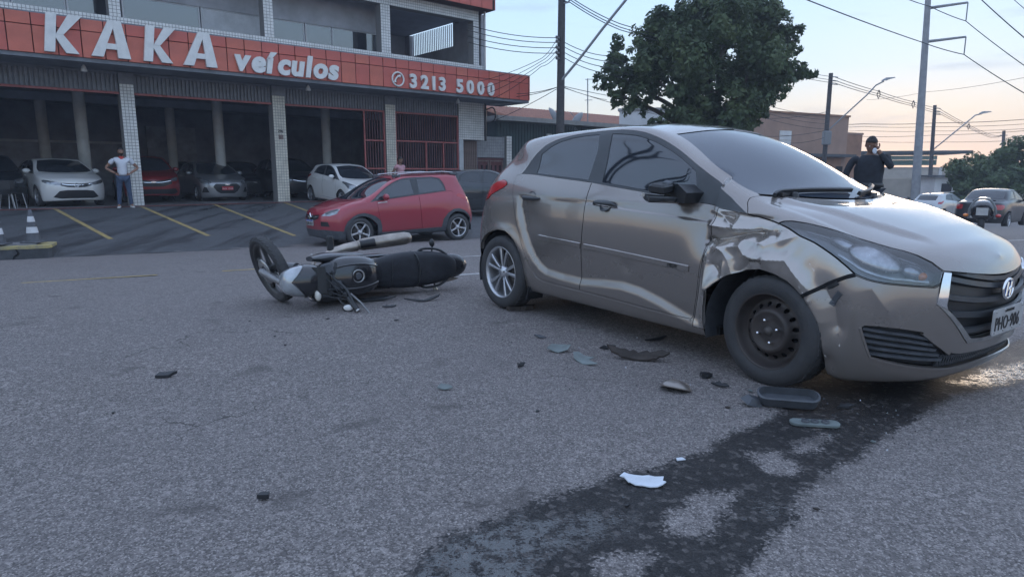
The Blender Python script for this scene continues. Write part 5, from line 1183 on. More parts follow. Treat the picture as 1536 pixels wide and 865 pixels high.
t = NB(); t.bx(18.5, 20.25, 24.36, 24.42, .0, 1.88, 'gatebar'); g_ = t.build('panel_gate', nb)
for i in range(2):
    t = NB(); a = 18.55 + i * .86; t.bx(a, a + .8, 24.32, 24.355, .1, .16, 'brownslat'); t.bx(a, a + .8, 24.32, 24.355, 1.72, 1.78, 'brownslat'); t.bx(a, a + .05, 24.32, 24.355, .16, 1.72, 'brownslat'); t.bx(a + .75, a + .8, 24.32, 24.355, .16, 1.72, 'brownslat'); t.build('gate_frame', g_)
for i in range(6):
    t = NB(); t.bx(18.66 + i * .27, 18.74 + i * .27, 24.33, 24.352, 1.3, 1.55, 'void'); t.build('gate_slot', g_)

# ------------------------------------------------------------------ street beyond: neighbours, trees, poles, wires
CP, SP = math.cos(R(9.82)), math.sin(R(9.82))
def wp(u, v, Y):
    """world point at forward distance Y seen in direction (u, v) of the survey photograph (1536 px wide)"""
    a, b = (u - 768) / 985, (432.5 - v) / 985
    d = Vector((a, CP + b * SP, -SP + b * CP)); return Vector((0, 0, CAM_H)) + d * (Y / d.y)
M['green'] = mat('dark_green_sheet_wall', (.05, .085, .09), .6, ns=2, na=.3)
M['roofpale'] = mat('pale_fibre_roof', (.34, .34, .33), .8, ns=2, na=.3)
M['terracotta'] = mat('terracotta_roof', (.36, .17, .12), .8, ns=6, na=.3)
M['whitewall'] = mat('white_render', (.66, .66, .66), .8, ns=1, na=.15)
M['redawning'] = mat('red_awning', (.34, .06, .06), .7, ns=3, na=.2)
M['orange'] = mat('orange_render', (.36, .235, .18), .85, ns=.7, na=.18, bump=.1, bs=5)
M['orange2'] = mat('orange_render_stained', (.33, .18, .115), .85, ns=.9, na=.3)
M['beige'] = mat('beige_render', (.42, .38, .33), .85, ns=1, na=.2)
M['mint'] = mat('pale_green_sign', (.33, .46, .42), .6, ns=3, na=.2)
M['mintdark'] = mat('green_sign_band', (.10, .19, .17), .6)
M['darkroof'] = mat('dark_roof_edge', (.07, .08, .09), .8)
M['wood'] = mat('dark_wooden_pole', (.075, .072, .075), .85, ns=8, na=.3, bump=.3, bs=25)
M['concpole'] = mat('concrete_pole', (.30, .31, .33), .8, ns=3, na=.2)
M['wire'] = mat('black_cable', (.03, .032, .036), .6)
M['galv'] = mat('galvanised_steel', (.30, .31, .33), .5, .4)
M['bark'] = mat('grey_bark', (.10, .085, .07), .9, ns=6, na=.35, bump=.5, bs=20)
M['dish'] = mat('satellite_dish_grey', (.20, .21, .22), .5)
def leafmat(name, c1, c2, c3):
    m = bpy.data.materials.new(name); m.use_nodes = True; t = m.node_tree; b = t.nodes['Principled BSDF']
    g = t.nodes.new('ShaderNodeTexCoord'); n = t.nodes.new('ShaderNodeTexNoise'); n.inputs['Scale'].default_value = .9; n.inputs['Detail'].default_value = 5; t.links.new(g.outputs['Object'], n.inputs['Vector'])
    r = t.nodes.new('ShaderNodeValToRGB'); r.color_ramp.elements[0].position = .34; r.color_ramp.elements[1].position = .66; r.color_ramp.elements[0].color = (*c1, 1); r.color_ramp.elements[1].color = (*c3, 1); e = r.color_ramp.elements.new(.5); e.color = (*c2, 1)
    t.links.new(n.outputs['Fac'], r.inputs[0]); t.links.new(r.outputs[0], b.inputs['Base Color']); b.inputs['Roughness'].default_value = .55; b.inputs['Specular IOR Level'].default_value = .35
    tl = t.nodes.new('ShaderNodeBsdfTranslucent'); t.links.new(r.outputs[0], tl.inputs[0]); mx_ = t.nodes.new('ShaderNodeMixShader'); mx_.inputs[0].default_value = .28
    t.links.new(b.outputs[0], mx_.inputs[1]); t.links.new(tl.outputs[0], mx_.inputs[2]); t.links.new(mx_.outputs[0], [x for x in t.nodes if x.type == 'OUTPUT_MATERIAL'][0].inputs[0]); return m
M['leaf'] = leafmat('tree_leaves', (.045, .072, .034), (.075, .112, .05), (.13, .17, .075))
M['leaf2'] = leafmat('round_tree_leaves', (.055, .09, .042), (.09, .135, .058), (.14, .185, .085))
def leaves(clumps, per, size, m, seed=1, squash=.8, shellbias=.55):
    """many small folded leaf faces spread through clumps (centre, radius): returns a mesh"""
    g = np.random.default_rng(seed); V = []; k = 0
    for c, r_ in clumps:
        n = int(per * r_ ** 2); d = g.normal(size=(n, 3)); d /= np.linalg.norm(d, axis=1, keepdims=True)
        # lumpy clump: sub-clusters of leaves with gaps between
        sub = g.normal(size=(max(6, int(r_ * 26)), 3)); sub /= np.linalg.norm(sub, axis=1, keepdims=True); pick = sub[g.integers(0, len(sub), n)]
        d = d * .42 + pick * 1.0; d /= np.linalg.norm(d, axis=1, keepdims=True)
        rad = r_ * (shellbias + (1.12 - shellbias) * g.random(n) ** .6)
        p = np.array(c) + d * rad[:, None] * [1, 1, squash]
        nr = d + g.normal(size=(n, 3)) * .55; nr[:, 2] += .35; nr /= np.linalg.norm(nr, axis=1, keepdims=True)
        a = np.cross(nr, g.normal(size=(n, 3))); a /= np.linalg.norm(a, axis=1, keepdims=True); b = np.cross(nr, a)
        s_ = size * (.6 + .8 * g.random(n))[:, None]; a *= s_ * .55; b *= s_
        q = np.stack([p - b, p + a * .9 - b * .1, p + b, p - a * .9 - b * .1], 1); V.append(q.reshape(-1, 3))
    V = np.concatenate(V); nq = len(V) // 4; me = bpy.data.meshes.new('crown'); me.vertices.add(len(V)); me.vertices.foreach_set('co', V.ravel())
    me.loops.add(len(V)); me.loops.foreach_set('vertex_index', np.arange(len(V))); me.polygons.add(nq); me.polygons.foreach_set('loop_start', np.arange(0, len(V), 4)); me.polygons.foreach_set('loop_total', np.full(nq, 4))
    me.materials.append(m); me.update(calc_edges=True); return me
def tree(name, base, clumps, per, size, m, label, trunk_r, seed=1, cat='tree', squash=.8, bias=.55):
    r_ = random.Random(seed); o = empty(name, base, label=label, cat=cat); b = Vector(base)
    cl = [((Vector(c) - b), rr) for c, rr in clumps]; lf = []
    for c, rr in cl:      # every bough carries smaller leaf clusters with gaps between them
        for k in range(9):
            d = Vector((r_.gauss(0, 1), r_.gauss(0, 1), r_.gauss(0, 1))).normalized(); lf.append((c + d * rr * r_.uniform(.35, .95), rr * r_.uniform(.26, .46)))
    meshobj('crown', leaves(lf, per, size, M[m], seed, squash, bias), o)
    cen = sum((c for c, _ in cl), Vector()) / len(cl); fork = Vector((cen.x * .5, cen.y * .5, cen.z * .45))
    t = MB(); t.tube(spline([(0, 0, -.2), (fork.x * .35, fork.y * .3, fork.z * .5), tuple(fork)], 5), [trunk_r * (1.25 - .5 * i / 10) for i in range(11)], 'bark', 10); tr = t.build('trunk', o)
    for c, rr in cl:
        t = MB(); mid = fork.lerp(c, .5) + Vector((r_.uniform(-.3, .3), r_.uniform(-.3, .3), .25)); pts = spline([tuple(fork * .93), tuple(mid), tuple(c)], 5); t.tube(pts, [trunk_r * (.55 - .47 * i / 10) for i in range(11)], 'bark', 6); t.build('limb', tr)
    return o
TY = 29.0
cl = []
for u, v, r_, dy in ((932, 122, 34, 0), (985, 62, 56, .5), (1035, 28, 62, 1.5), (1100, 10, 62, 2), (1158, 48, 52, 1.5), (1182, 100, 36, 1), (1128, 100, 66, -.5), (1058, 92, 72, -1.5), (988, 122, 54, -1.2), (1085, 158, 52, -1.8), (1030, 160, 44, -1.6), (1146, 145, 34, -1), (922, 140, 20, -.6), (1010, 185, 34, -1), (1075, 195, 40, -.6), (955, 85, 40, .3), (1070, -35, 60, 2.5), (1020, 70, 60, 3.5), (1120, 70, 60, 4), (1165, 118, 34, 2.5), (1120, 175, 34, 0.5), (1190, 60, 26, 1.5)):
    cl.append((wp(u, v, TY + dy), r_ / 985 * (TY + dy)))
bx_ = wp(1090, 200, TY); tree('broad_tree', (bx_.x, TY + .5, tz(bx_.x, TY)), cl, 1150, .105, 'leaf', 'large broad dark green tree rising behind the crashed hatchback', .34, seed=5, squash=.95, bias=.5)
cl = []; BY = 44.0
for u, v, r_, dy in ((1452, 262, 34, 0), (1490, 242, 34, .5), (1530, 250, 40, 1), (1470, 285, 36, -1), (1515, 285, 42, -1), (1560, 270, 44, 0), (1438, 288, 24, 0), (1500, 262, 44, 2), (1545, 236, 28, 2)): cl.append((wp(u, v, BY + dy), r_ / 985 * (BY + dy)))
bx_ = wp(1495, 320, BY); tree('round_tree', (bx_.x, BY + .5, tz(bx_.x, BY)), cl, 900, .13, 'leaf2', 'low rounded green tree behind the dark sedan', .2, seed=9, squash=.9, bias=.35)

# ---- neighbours on the left, beyond the showroom
hs = empty('green_workshop', bw(27, 26, 0), BYAW, 'dark green walled workshop with pale sheet roof beside the showroom', 'building')
class LB(MB):
    def __init__(s, s0, n0): super().__init__(); s.o = (s0, n0)
    def bx(s, s0, s1, n0, n1, z0, z1, m): return s.box(((s0 + s1) / 2 - s.o[0], (n0 + n1) / 2 - s.o[1], (z0 + z1) / 2), (abs(s1 - s0), abs(n1 - n0), abs(z1 - z0)), m)
o_ = (27, 26)
t = LB(*o_); t.bx(21.2, 33, 26, 34, -.5, 3.75, 'green'); w_ = t.build('wall', hs)
for i in range(38):
    pass
t = LB(*o_)
for i in range(58): t.bx(21.25 + i * .2, 21.33 + i * .2, 25.96, 25.998, 0, 3.7, 'green')
tag(t.build('corrugation', w_), kind='stuff')
t = LB(*o_); t.bx(20.9, 33.4, 25.5, 34.5, 3.76, 3.98, 'roofpale'); t.build('roof', hs)
t = LB(*o_); t.bx(24.6, 24.9, 25.9, 25.99, 2.9, 3.25, 'whitewall'); t.build('wall_lamp', hs)
h2 = empty('tiled_house', bw(33, 34, 0), BYAW, 'white house with a terracotta roof behind the green workshop', 'building')
o_ = (33, 34); t = LB(*o_); t.bx(27.5, 42, 32, 40, -.5, 4.3, 'whitewall'); t.build('wall', h2)
t = MB(); t.loft([[(-5.6, -2.6, 4.3), (9.4, -2.6, 4.3), (9.4, -2.6, 4.42), (-5.6, -2.6, 4.42)], [(-5.6, 2, 5.6), (9.4, 2, 5.6), (9.4, 2, 5.72), (-5.6, 2, 5.72)], [(-5.6, 6.6, 4.3), (9.4, 6.6, 4.3), (9.4, 6.6, 4.42), (-5.6, 6.6, 4.42)]], 'terracotta', smooth=False); rf = t.build('roof', h2)
t = MB()
for i in range(50): t.tube([(-5.5 + i * .3, -2.62, 4.44), (-5.5 + i * .3, 2, 5.74)], .06, 'terracotta', 5, smooth=True)
tag(t.build('roof_tile', rf), kind='stuff')
h3 = empty('red_roof_shop', wp(870, 230, 40) * 1, 0, 'low shop with a deep red awning roof behind the wooden pole', 'building'); p = h3.location; h3.location = (p.x, p.y, tz(p.x, p.y))
z_ = wp(870, 192, 40).z - h3.location.z
t = MB(); t.box((0, 2, z_ / 2 - .3), (4.4, 4, z_ + .2), 'beige'); t.build('wall', h3)
t = MB(); t.loft([[(-2.6, -1.4, z_ - .35), (2.6, -1.4, z_ - .35), (2.6, -1.4, z_ - .22), (-2.6, -1.4, z_ - .22)], [(-2.6, 2, z_ + .25), (2.6, 2, z_ + .25), (2.6, 2, z_ + .38), (-2.6, 2, z_ + .38)]], 'redawning', smooth=False); t.build('awning', h3)
h4 = empty('white_parapet_house', wp(962, 230, 44) * 1, R(-14), 'white walled house with a stepped parapet left of the large tree', 'building'); p = h4.location; h4.location = (p.x, p.y, tz(p.x, p.y))
z_ = wp(962, 166, 44).z - h4.location.z
t = MB(); t.box((0, 2, z_ / 2 - .3), (3.0, 4, z_ + .6), 'whitewall'); t.build('wall', h4); t = MB(); t.box((.0, 2, z_ + .08), (3.2, 4.2, .16), 'roofpale'); t.build('parapet', h4)
t = MB(); t.box((-2.3, 2, z_ / 2 - .9), (1.5, 4, z_ - .8), 'beige'); t.build('side_wing', h4)
for k, (u, v, Y, rx, lab) in enumerate(((832, 174, 38, 62, 'grey satellite dish nearest to the wooden pole on its left side'), (864, 180, 39, -58, 'grey satellite dish tilted the other way right of the wooden pole'))):
    p = wp(u, v, Y); d_ = empty('satellite_dish', p, label=lab, cat='satellite dish', group='satellite dishes on the roofs')
    t = MB(); t.lathe([(.02, .16), (.25, .12), (.45, .03), (.55, -.06), (.55, -.08), (.44, .0), (.02, .13)], 'dish', n=20, axis='z'); t.build('reflector', d_, rot=(R(15), R(rx), 0))
    t = MB(); t.tube([(0, 0, .05), (.35 * (1 if rx > 0 else -1), 0, .45)], .02, 'galv', 5); t.build('feed_arm', d_); t = MB(); t.tube([(0, 0, 0), (0, .1, -.9)], .035, 'galv', 6); t.build('mast', d_)
a_ = empty('roof_antenna', wp(882, 190, 40), label='thin roof antenna mast standing between the pole and the large tree', cat='antenna')
t = MB(); p0 = wp(882, 190, 40); p1 = wp(881.5, 118, 40); t.tube([(0, 0, -.6), tuple(p1 - p0)], .035, 'galv', 6); t.build('mast', a_)
for q in (.98, .55): t = MB(); z_ = (p1 - p0).z * q; t.tube([(-.22, 0, z_), (.22, 0, z_ + .02)], .02, 'galv', 5); t.build('crossbar', a_)

# ---- orange building right of the tree, low shops further right
ob = empty('orange_building', (wp(1225, 240, 55).x, 55, -.8), R(28), 'blank orange rendered building behind the street pole', 'building')
zt = wp(1225, 173, 55).z + .8
t = MB(); t.box((-1.2, 3.6, zt / 2), (10.0, 7, zt), 'orange'); wl = t.build('wall', ob)
t = MB(); t.box((-1.2, .05, zt + .06), (10.15, 7.2, .14), 'orange2'); t.v = [(a, b + 3.55, c) for a, b, c in t.v]; t.build('roof_edge', ob)
t = MB(); t.box((.9, -.35, zt * .52), (6.0, .9, .22), 'darkroof'); t.build('canopy', ob)
t = MB(); t.box((2.0, .06, zt * .25), (2.2, .1, zt * .48), 'orange2'); d_ = t.build('lower_panel', ob)
t = MB(); t.box((2.9, .04, zt * .2), (.9, .08, zt * .38), 'void'); t.build('doorway', ob)
t = MB(); t.box((-3.85, .07, zt * .69), (1.3, .12, 1.45), 'whitewall'); wn = t.build('window', ob); t = MB()
for i in range(3): t.box((-3.85, .0, zt * .69 - .36 + i * .36), (1.3, .03, .04), 'beige')
tag(t.build('glazing_bar', wn), kind='stuff')
t = MB(); t.box((5.3, 3.8, zt * .40), (3.0, 6, zt * .80), 'orange2'); t.build('side_wing', ob)
t = MB(); t.box((5.3, 3.8, zt * .80 + .08), (3.15, 6.1, .16), 'orange'); t.build('side_parapet', ob)
mk = empty('low_shop_row', (wp(1355, 250, 70).x, 70, -1.2), R(-12), 'low row of shops under a pale green sign band near the grey pole', 'building')
q = lambda v: wp(1355, v, 70).z + 1.2
t = MB(); t.box((0, 3, q(268) / 2), (8.5, 6, q(268)), 'beige'); t.build('wall', mk)
t = MB(); t.box((0, 2, q(229)), (11.5, 7, .28), 'darkroof'); t.build('roof', mk)
t = MB(); t.box((-1.0, -.2, (q(234) + q(240)) / 2), (8, .25, q(234) - q(240)), 'mint'); t.build('sign_band', mk)
t = MB(); t.box((-1.0, -.15, (q(240.5) + q(248)) / 2), (8, .2, q(240.5) - q(248)), 'mintdark'); t.build('lower_band', mk)
for x_ in (-3.6, -2.2, 1.2, 3.4): t = MB(); t.box((x_, -.3, q(252) / 2), (.28, .28, q(252)), 'whitewall'); t.build('post', mk)
t = MB(); t.box((-2.9, -.05, q(268) / 2), (.9, .1, q(264)), 'darkroof'); t.build('shutter', mk); t = MB(); t.box((2.3, -.06, q(268) / 2), (1.6, .1, q(268)), 'whitewall'); t.build('poster_wall', mk)
sg = empty('small_white_kiosk', (wp(1420, 250, 58).x, 58, -1.1), R(10), 'small white kiosk with a dark roof between the poles', 'kiosk')
t = MB(); t.box((0, 1, 1.0), (2.0, 2, 2.0), 'whitewall'); t.build('wall', sg); t = MB(); t.box((0, .8, 2.1), (2.8, 2.8, .16), 'darkroof'); t.build('roof', sg); t = MB(); t.box((.2, -.03, 1.1), (1.0, .06, .7), 'void'); t.build('hatch', sg)
# long low far wall and far building masses closing the street end
fw = empty('far_white_wall', (42, 92, -1.2), R(-6), 'long low pale wall closing the far end of the street', 'wall'); t = MB(); t.box((0, 0, 1.6), (60, .4, 3.2), 'beige'); t.build('wall_panel', fw); t = MB(); t.box((0, 0, 3.25), (60.2, .6, .12), 'roofpale'); t.build('coping', fw)

# ---- poles
def pole(name, label, u0, v0, u1, v1, Y, r0, r1, m, below=True):
    p1 = wp(u1, v1, Y); p0 = wp(u0, v0, Y); d = (p1 - p0) / (p1.z - p0.z); g = tz(p0.x, p0.y) - .3; base = p0 + d * (g - p0.z)
    o = empty(name, base, label=label, cat='utility pole'); t = MB(); t.tube([(0, 0, 0), tuple(p1 - base)], [r0, r1], m, 12); t.build('shaft', o); return o, base
def onpole(o, base, pts, r, m, name):
    t = MB(); t.tube([tuple(Vector(p) - base) for p in pts], r, m, 6); return t.build(name, o)
pa, ba = pole('utility_pole', 'dark wooden utility pole beyond the hatchback roof left of the large tree', 840.3, 195, 843.2, -40, 24, .16, .12, 'wood')
for v in (2,): onpole(pa, ba, [wp(841, v + 4, 24), wp(852, v + 2, 23.8), wp(858, v - 6, 23.8)], .03, 'galv', 'bracket')
for v in (57, 63, 72, 80, 88): onpole(pa, ba, [wp(838, v, 23.9), wp(835, v, 23.7), wp(835, v - 3, 23.7)], .045, 'galv', 'insulator')
lm = onpole(pa, ba, [wp(843, 120, 23.9), wp(872, 85, 23.6), wp(905, 42, 23.2), wp(943, -5, 22.8), wp(975, -30, 22.5)], .045, 'galv', 'lamp_arm')
pb, bb_ = pole('utility_pole', 'dark utility pole with a street lamp in front of the orange building', 1236, 245, 1246.5, 110, 45, .17, .13, 'wood')
la = onpole(pb, bb_, [wp(1241, 197, 45), wp(1268, 172, 44.6), wp(1300, 143, 44.2), wp(1314, 128, 44), wp(1326, 122, 43.8)], .05, 'galv', 'lamp_arm')
t = MB(); p0 = wp(1324, 122, 43.8) - bb_; p1 = wp(1341, 117.5, 43.5) - bb_; t.loft([[tuple(p0.lerp(p1, q) + Vector((0, 0, h)) + Vector((0, w_, 0))) for w_, h in ((-.16, 0), (.16, 0), (.12, hh), (-.12, hh))] for q, hh in ((0, .08), (.3, .16), (1, .06))], 'galv', smooth=False); t.build('lamp_head', la)
t = MB(); t.tube([tuple(wp(1330, 121, 43.7) - bb_), tuple(wp(1330, 116.5, 43.7) - bb_)], .05, 'galv', 6); t.build('photocell', la)
for v in (115, 121, 126): onpole(pb, bb_, [wp(1244, v, 45), wp(1257, v + 1, 44.7)], .035, 'galv', 'crossarm')
t = MB(); p = wp(1240, 207, 44.6) - bb_; t.box(tuple(p), (.5, .4, .9), 'dish', bev=.05); t.build('transformer_box', pb)
pc, bc_ = pole('grey_transmission_pole', 'tall pale grey pole with two side arms cut by the top of the picture', 1372.5, 300, 1396, -60, 45, .29, .15, 'concpole')
for (a, b, c) in (((1396, 12), (1452, 4), (1449, 31)), ((1392.5, 62.5), (1449, 55.5), (1446, 82))):
    am = onpole(pc, bc_, [wp(*a, 45), wp(*b, 44)], [.10, .07], 'concpole', 'side_arm'); t = MB(); t.tube([tuple(wp(*b, 44) - bc_), tuple(wp(*c, 44) - bc_)], .035, 'dish', 6); t.build('hanging_insulator', am)
pd, bd2 = pole('utility_pole', 'thin dark utility pole with a street lamp just right of the grey pole', 1395, 270, 1402.5, 158, 62, .19, .14, 'wood')
lb_ = onpole(pd, bd2, [wp(1398, 226, 62), wp(1430, 200, 61.5), wp(1452, 182, 61), wp(1463, 173, 61), wp(1472, 171, 61)], .06, 'galv', 'lamp_arm')
t = MB(); p0 = wp(1470, 171.5, 61) - bd2; p1 = wp(1485, 168.5, 60.6) - bd2; t.loft([[tuple(p0.lerp(p1, q) + Vector((0, 0, h)) + Vector((0, w_, 0))) for w_, h in ((-.2, 0), (.2, 0), (.15, hh), (-.15, hh))] for q, hh in ((0, .1), (.3, .2), (1, .08))], 'galv', smooth=False); t.build('lamp_head', lb_)
for v in (162, 167, 171): onpole(pd, bd2, [wp(1401, v, 62), wp(1411, v + 1, 61.7)], .045, 'galv', 'crossarm')
pe, be = pole('utility_pole', 'farthest short pole standing over the rounded tree', 1503, 250, 1506, 196, 78, .2, .16, 'wood'); onpole(pe, be, [wp(1500, 203, 78), wp(1511, 203, 78)], .05, 'galv', 'crossarm')

# ---- overhead wires
WN = [0]
def wire(pts, r=.016, label='thin black overhead wire crossing the evening sky', sag=0., group='overhead street wires', n=8):
    P = [wp(*p) for p in pts]; out = []
    for i in range(len(P) - 1):
        for k in range(n): q = k / n; v = P[i].lerp(P[i + 1], q); out.append(v - Vector((0, 0, sag * 4 * q * (1 - q))))
    out.append(P[-1]); t = MB(); t.tube([tuple(v - out[0]) for v in out], r, 'wire', 5); o = t.build('overhead_wire', loc=out[0]); return tag(o, label, 'wire', group)
for (v0, v1, v2, v3), wl_ in zip(((42, 57, 84, 158), (50, 64, 92, 164), (59, 72, 101, 170), (68, 80, 110, 178)), [q + ' of four parallel wires from the showroom past the wooden pole' for q in ('topmost', 'second', 'third', 'lowest')]):
    wire([(700, v0 - 5, 24), (835, v1, 23.7), (910, v2, 26), (1150, v3, 40), (1243, v3 + 16, 44.8)], .013, wl_, .12)
for (v0, v1, v2, dv), wl_ in zip(((-4, 36, 116, 0), (0, 41, 121, 6), (4, 45, 125, 11)), [q + ' of three wires from the wooden pole top over the tree to the lamp pole' for q in ('uppermost', 'middle', 'lowest')]):
    wire([(640, -60 + v0, 26), (855, v0, 23.8), (930, v1, 26), (1150, v2 - 20, 39), (1253, v2, 44.7)], .016, wl_, .06)
for dv, wl_ in ((0, 'uppermost wire of the sagging bundle running right from the lamp pole'), (5, 'middle wire of the sagging bundle running right from the lamp pole'), (9, 'lowest wire of the sagging bundle running right from the lamp pole')): wire([(1253, 116 + dv, 44.7), (1318, 137 + dv * .8, 50), (1370, 153 + dv * .7, 56), (1409, 163 + dv * .8, 61.7), (1452, 187 + dv * .5, 68), (1486, 202 + dv * .5, 74), (1504, 204, 78)], .022, wl_, .05)
for u, v, Y, q in ((1318, 142, 49.9, 'first diamond spacer on the wire bundle right of the lamp pole'), (1370, 157, 55.9, 'diamond spacer on the wire bundle just left of the grey pole'), (1453, 190, 67.9, 'diamond spacer on the wire bundle above the round tree')):
    p = wp(u, v, Y); o = empty('wire_spacer', p, label=q, cat='wire spacer', group='spacers on the wire bundle'); t = MB(); t.tube([(0, 0, .32), (.12, 0, 0), (0, 0, -.3), (-.12, 0, 0), (0, 0, .32)], .035, 'wire', 5, cap=False); t.build('spacer_frame', o)
wire([(1195, -6, 30), (1384, 64, 44.6), (1446, 82, 44), (1540, 142, 38), (1600, 190, 36)], .028, 'thick wire hung from the lower arm of the grey pole', .05)
wire([(1340, -10, 38), (1395, 10, 44.6), (1449, 32, 44), (1540, 101, 38), (1600, 160, 36)], .026, 'thick wire hung from the upper arm of the grey pole', .05)
wire([(1466, -6, 30), (1545, 64, 27), (1620, 130, 26)], .022, 'wire crossing the upper right corner below the corner wire', .03)
wire([(1512, -8, 30), (1560, 34, 28)], .014, 'short wire cutting the very top right corner', .0)
wire([(1300, 150, 60), (1390, 138, 52), (1534, 117, 40), (1620, 104, 36)], .012, 'faint wire rising to the right behind the grey pole', .1)
for a, b, r_ in ((186, 179, .028), (190, 186, .02), (196, 193, .018), (205, 196, .02), (212, 210, .018)):
    wire([(1150, a + 2, 70), (1296, a, 68), (1405, (a + b) / 2 + 2, 64), (1540, b, 60), (1640, b - 4, 56)], r_, '%s level wire over the horizon right of the orange building' % {186: 'highest', 190: 'second highest', 196: 'middle', 205: 'second lowest', 212: 'lowest'}[a], .08)
for k, (u0, v0, u1, v1) in enumerate(((775, 141, 839, 130), (775, 145, 839, 130), (739, 182, 838, 132), (843, 130, 910, 150), (843, 131, 985, 172), (843, 129, 960, 150))):
    wire([(u0, v0, 26), (u1, v1, 25 if u0 < 800 else 34)], .012, ('upper service wire from the fascia end to the wooden pole', 'lower service wire from the fascia end to the wooden pole', 'steep service wire from the white wall up to the wooden pole', 'short service wire from the wooden pole toward the tree', 'lowest service wire descending from the wooden pole behind the antenna', 'middle service wire from the wooden pole behind the antenna')[k], .06)
for k, (u0, v0) in enumerate(((760, 112), (766, 118), (772, 122), (780, 126))): wire([(u0 - 40, v0 + 10 + k * 4, 27), (812, 88 + k * 4, 24.4), (836, 58 + k * 8, 23.8)], .010, ('topmost', 'second', 'third', 'lowest')[k] + ' slack wire looping from the fascia end up to the wooden pole', .08)
for (u0, v0, u1, v1, q) in ((1150, 178, 1240, 168, 'upper'), (1150, 205, 1238, 196, 'middle'), (1185, 215, 1238, 206, 'lower')): wire([(u0, v0, 42), (u1, v1, 44.6)], .016, q + ' wire crossing the orange wall to the lamp pole', .1)

# bare street tree left of the frame (it shows in the side windows of the hatchback)
bt = empty('bare_tree', (-15.0, 8.2, tz(-15.0, 8.2)), label='leafless street tree left of the frame, mirrored in the hatchback side windows', cat='tree')
r7 = random.Random(11); t = MB(); tr_ = spline([(0, 0, -.2), (.2, .0, 2.4), (.8, -.1, 4.2), (2.0, -.2, 6.0)], 5); t.tube(tr_, [.24 - .09 * i / 15 for i in range(16)], 'bark', 10); bt_t = t.build('trunk', bt)
def limb(p, d, ln, r_, dep):
    pts = [p]; 
    for i in range(5): d = (d + Vector((r7.uniform(-.25, .25), r7.uniform(-.25, .25), r7.uniform(-.16, .2)))).normalized(); pts.append(pts[-1] + d * ln / 5)
    t = MB(); t.tube(spline([tuple(q) for q in pts], 3), [r_ * (1 - .65 * i / 15) for i in range(16)], 'bark', 6); t.build('limb', bt_t)
    if dep:
        for k in range(2): i = r7.randint(2, 5); limb(pts[i], (d + Vector((r7.uniform(-.9, .9), r7.uniform(-.9, .9), r7.uniform(-.3, .6)))).normalized(), ln * .62, r_ * .5, dep - 1)
for p_, d_ in (((2.0, -.2, 6.0), (.9, -.05, .35)), ((2.0, -.2, 6.0), (.5, -.1, .8)), ((1.4, -.15, 5.1), (.9, -.3, .2))): limb(Vector(p_), Vector(d_), 5.2, .12, 2)

# ------------------------------------------------------------------ the other cars
CA = np.array(HATCH, float)
def warp(D, ro=.64, wb=2.5, fo=.80, W=1.66, H=1.48, lift=0., belt=0., rear_up=0.):
    D = D.copy(); x, y, z = D[..., 0].copy(), D[..., 1], D[..., 2].copy()
    D[..., 0] = np.interp(x, [-.66, 0, 2.5, 3.31], [-ro, 0, wb, wb + fo])
    D[..., 1] = y * W / 1.66
    D[..., 2] = np.interp(z, [.10, .30, 1.0, 1.48], [.10 + lift, .30 + lift * .8, 1.0 + lift * .5 + belt, H])
    if rear_up:
        k = np.clip((.9 - x) / .9, 0, 1) * np.clip((z - 1.05) / .3, 0, 1); D[..., 2] += rear_up * k; D[..., 0] -= k * .10
    return D
SEDAN = CA.copy()
def _set(c, rows, vals):
    for r_, v in zip(rows, vals): SEDAN[c, r_] = v
_set(0, range(2, 14), [(-.88, 0, .24), (-.92, 0, .33), (-.96, 0, .46), (-.95, 0, .60), (-.93, 0, .74), (-.915, 0, .86), (-.90, 0, .94), (-.86, 0, .98), (-.80, 0, .995), (-.76, 0, 1.0), (-.73, 0, 1.003), (-.72, 0, 1.004)])
_set(1, range(2, 14), [(-.85, .40, .24), (-.89, .42, .33), (-.93, .44, .46), (-.92, .44, .60), (-.90, .44, .74), (-.885, .43, .86), (-.87, .41, .94), (-.83, .39, .98), (-.77, .35, .997), (-.73, .28, 1.003), (-.70, .16, 1.006), (-.69, 0, 1.007)])
_set(2, range(2, 14), [(-.70, .66, .24), (-.73, .70, .33), (-.76, .735, .46), (-.75, .745, .60), (-.74, .735, .74), (-.73, .715, .86), (-.71, .68, .94), (-.68, .64, .98), (-.64, .56, 1.0), (-.61, .44, 1.008), (-.58, .24, 1.012), (-.57, 0, 1.013)])
_set(3, range(2, 14), [(-.35, .74, .22), (-.35, .79, .32), (-.35, .82, .46), (-.35, .825, .62), (-.35, .81, .80), (-.35, .77, .93), (-.35, .72, .985), (-.35, .67, 1.01), (-.35, .59, 1.022), (-.36, .45, 1.028), (-.37, .24, 1.03), (-.37, 0, 1.03)])
_set(4, range(8, 14), [(.05, .735, 1.02), (.03, .70, 1.06), (.0, .625, 1.09), (-.04, .48, 1.095), (-.08, .25, 1.095), (-.09, 0, 1.095)])
_set(5, range(8, 14), [(.5, .745, 1.06), (.48, .69, 1.20), (.42, .60, 1.34), (.36, .47, 1.372), (.33, .25, 1.39), (.32, 0, 1.395)])
for r_ in (0, 1): SEDAN[0, r_, 0] = -.8; SEDAN[1, r_, 0] = -.78; SEDAN[2, r_, 0] = -.66; SEDAN[3, r_, 0] = -.35
REARLITE = dict(rearglass=HB['rearglass'], tail=HB['tail'])
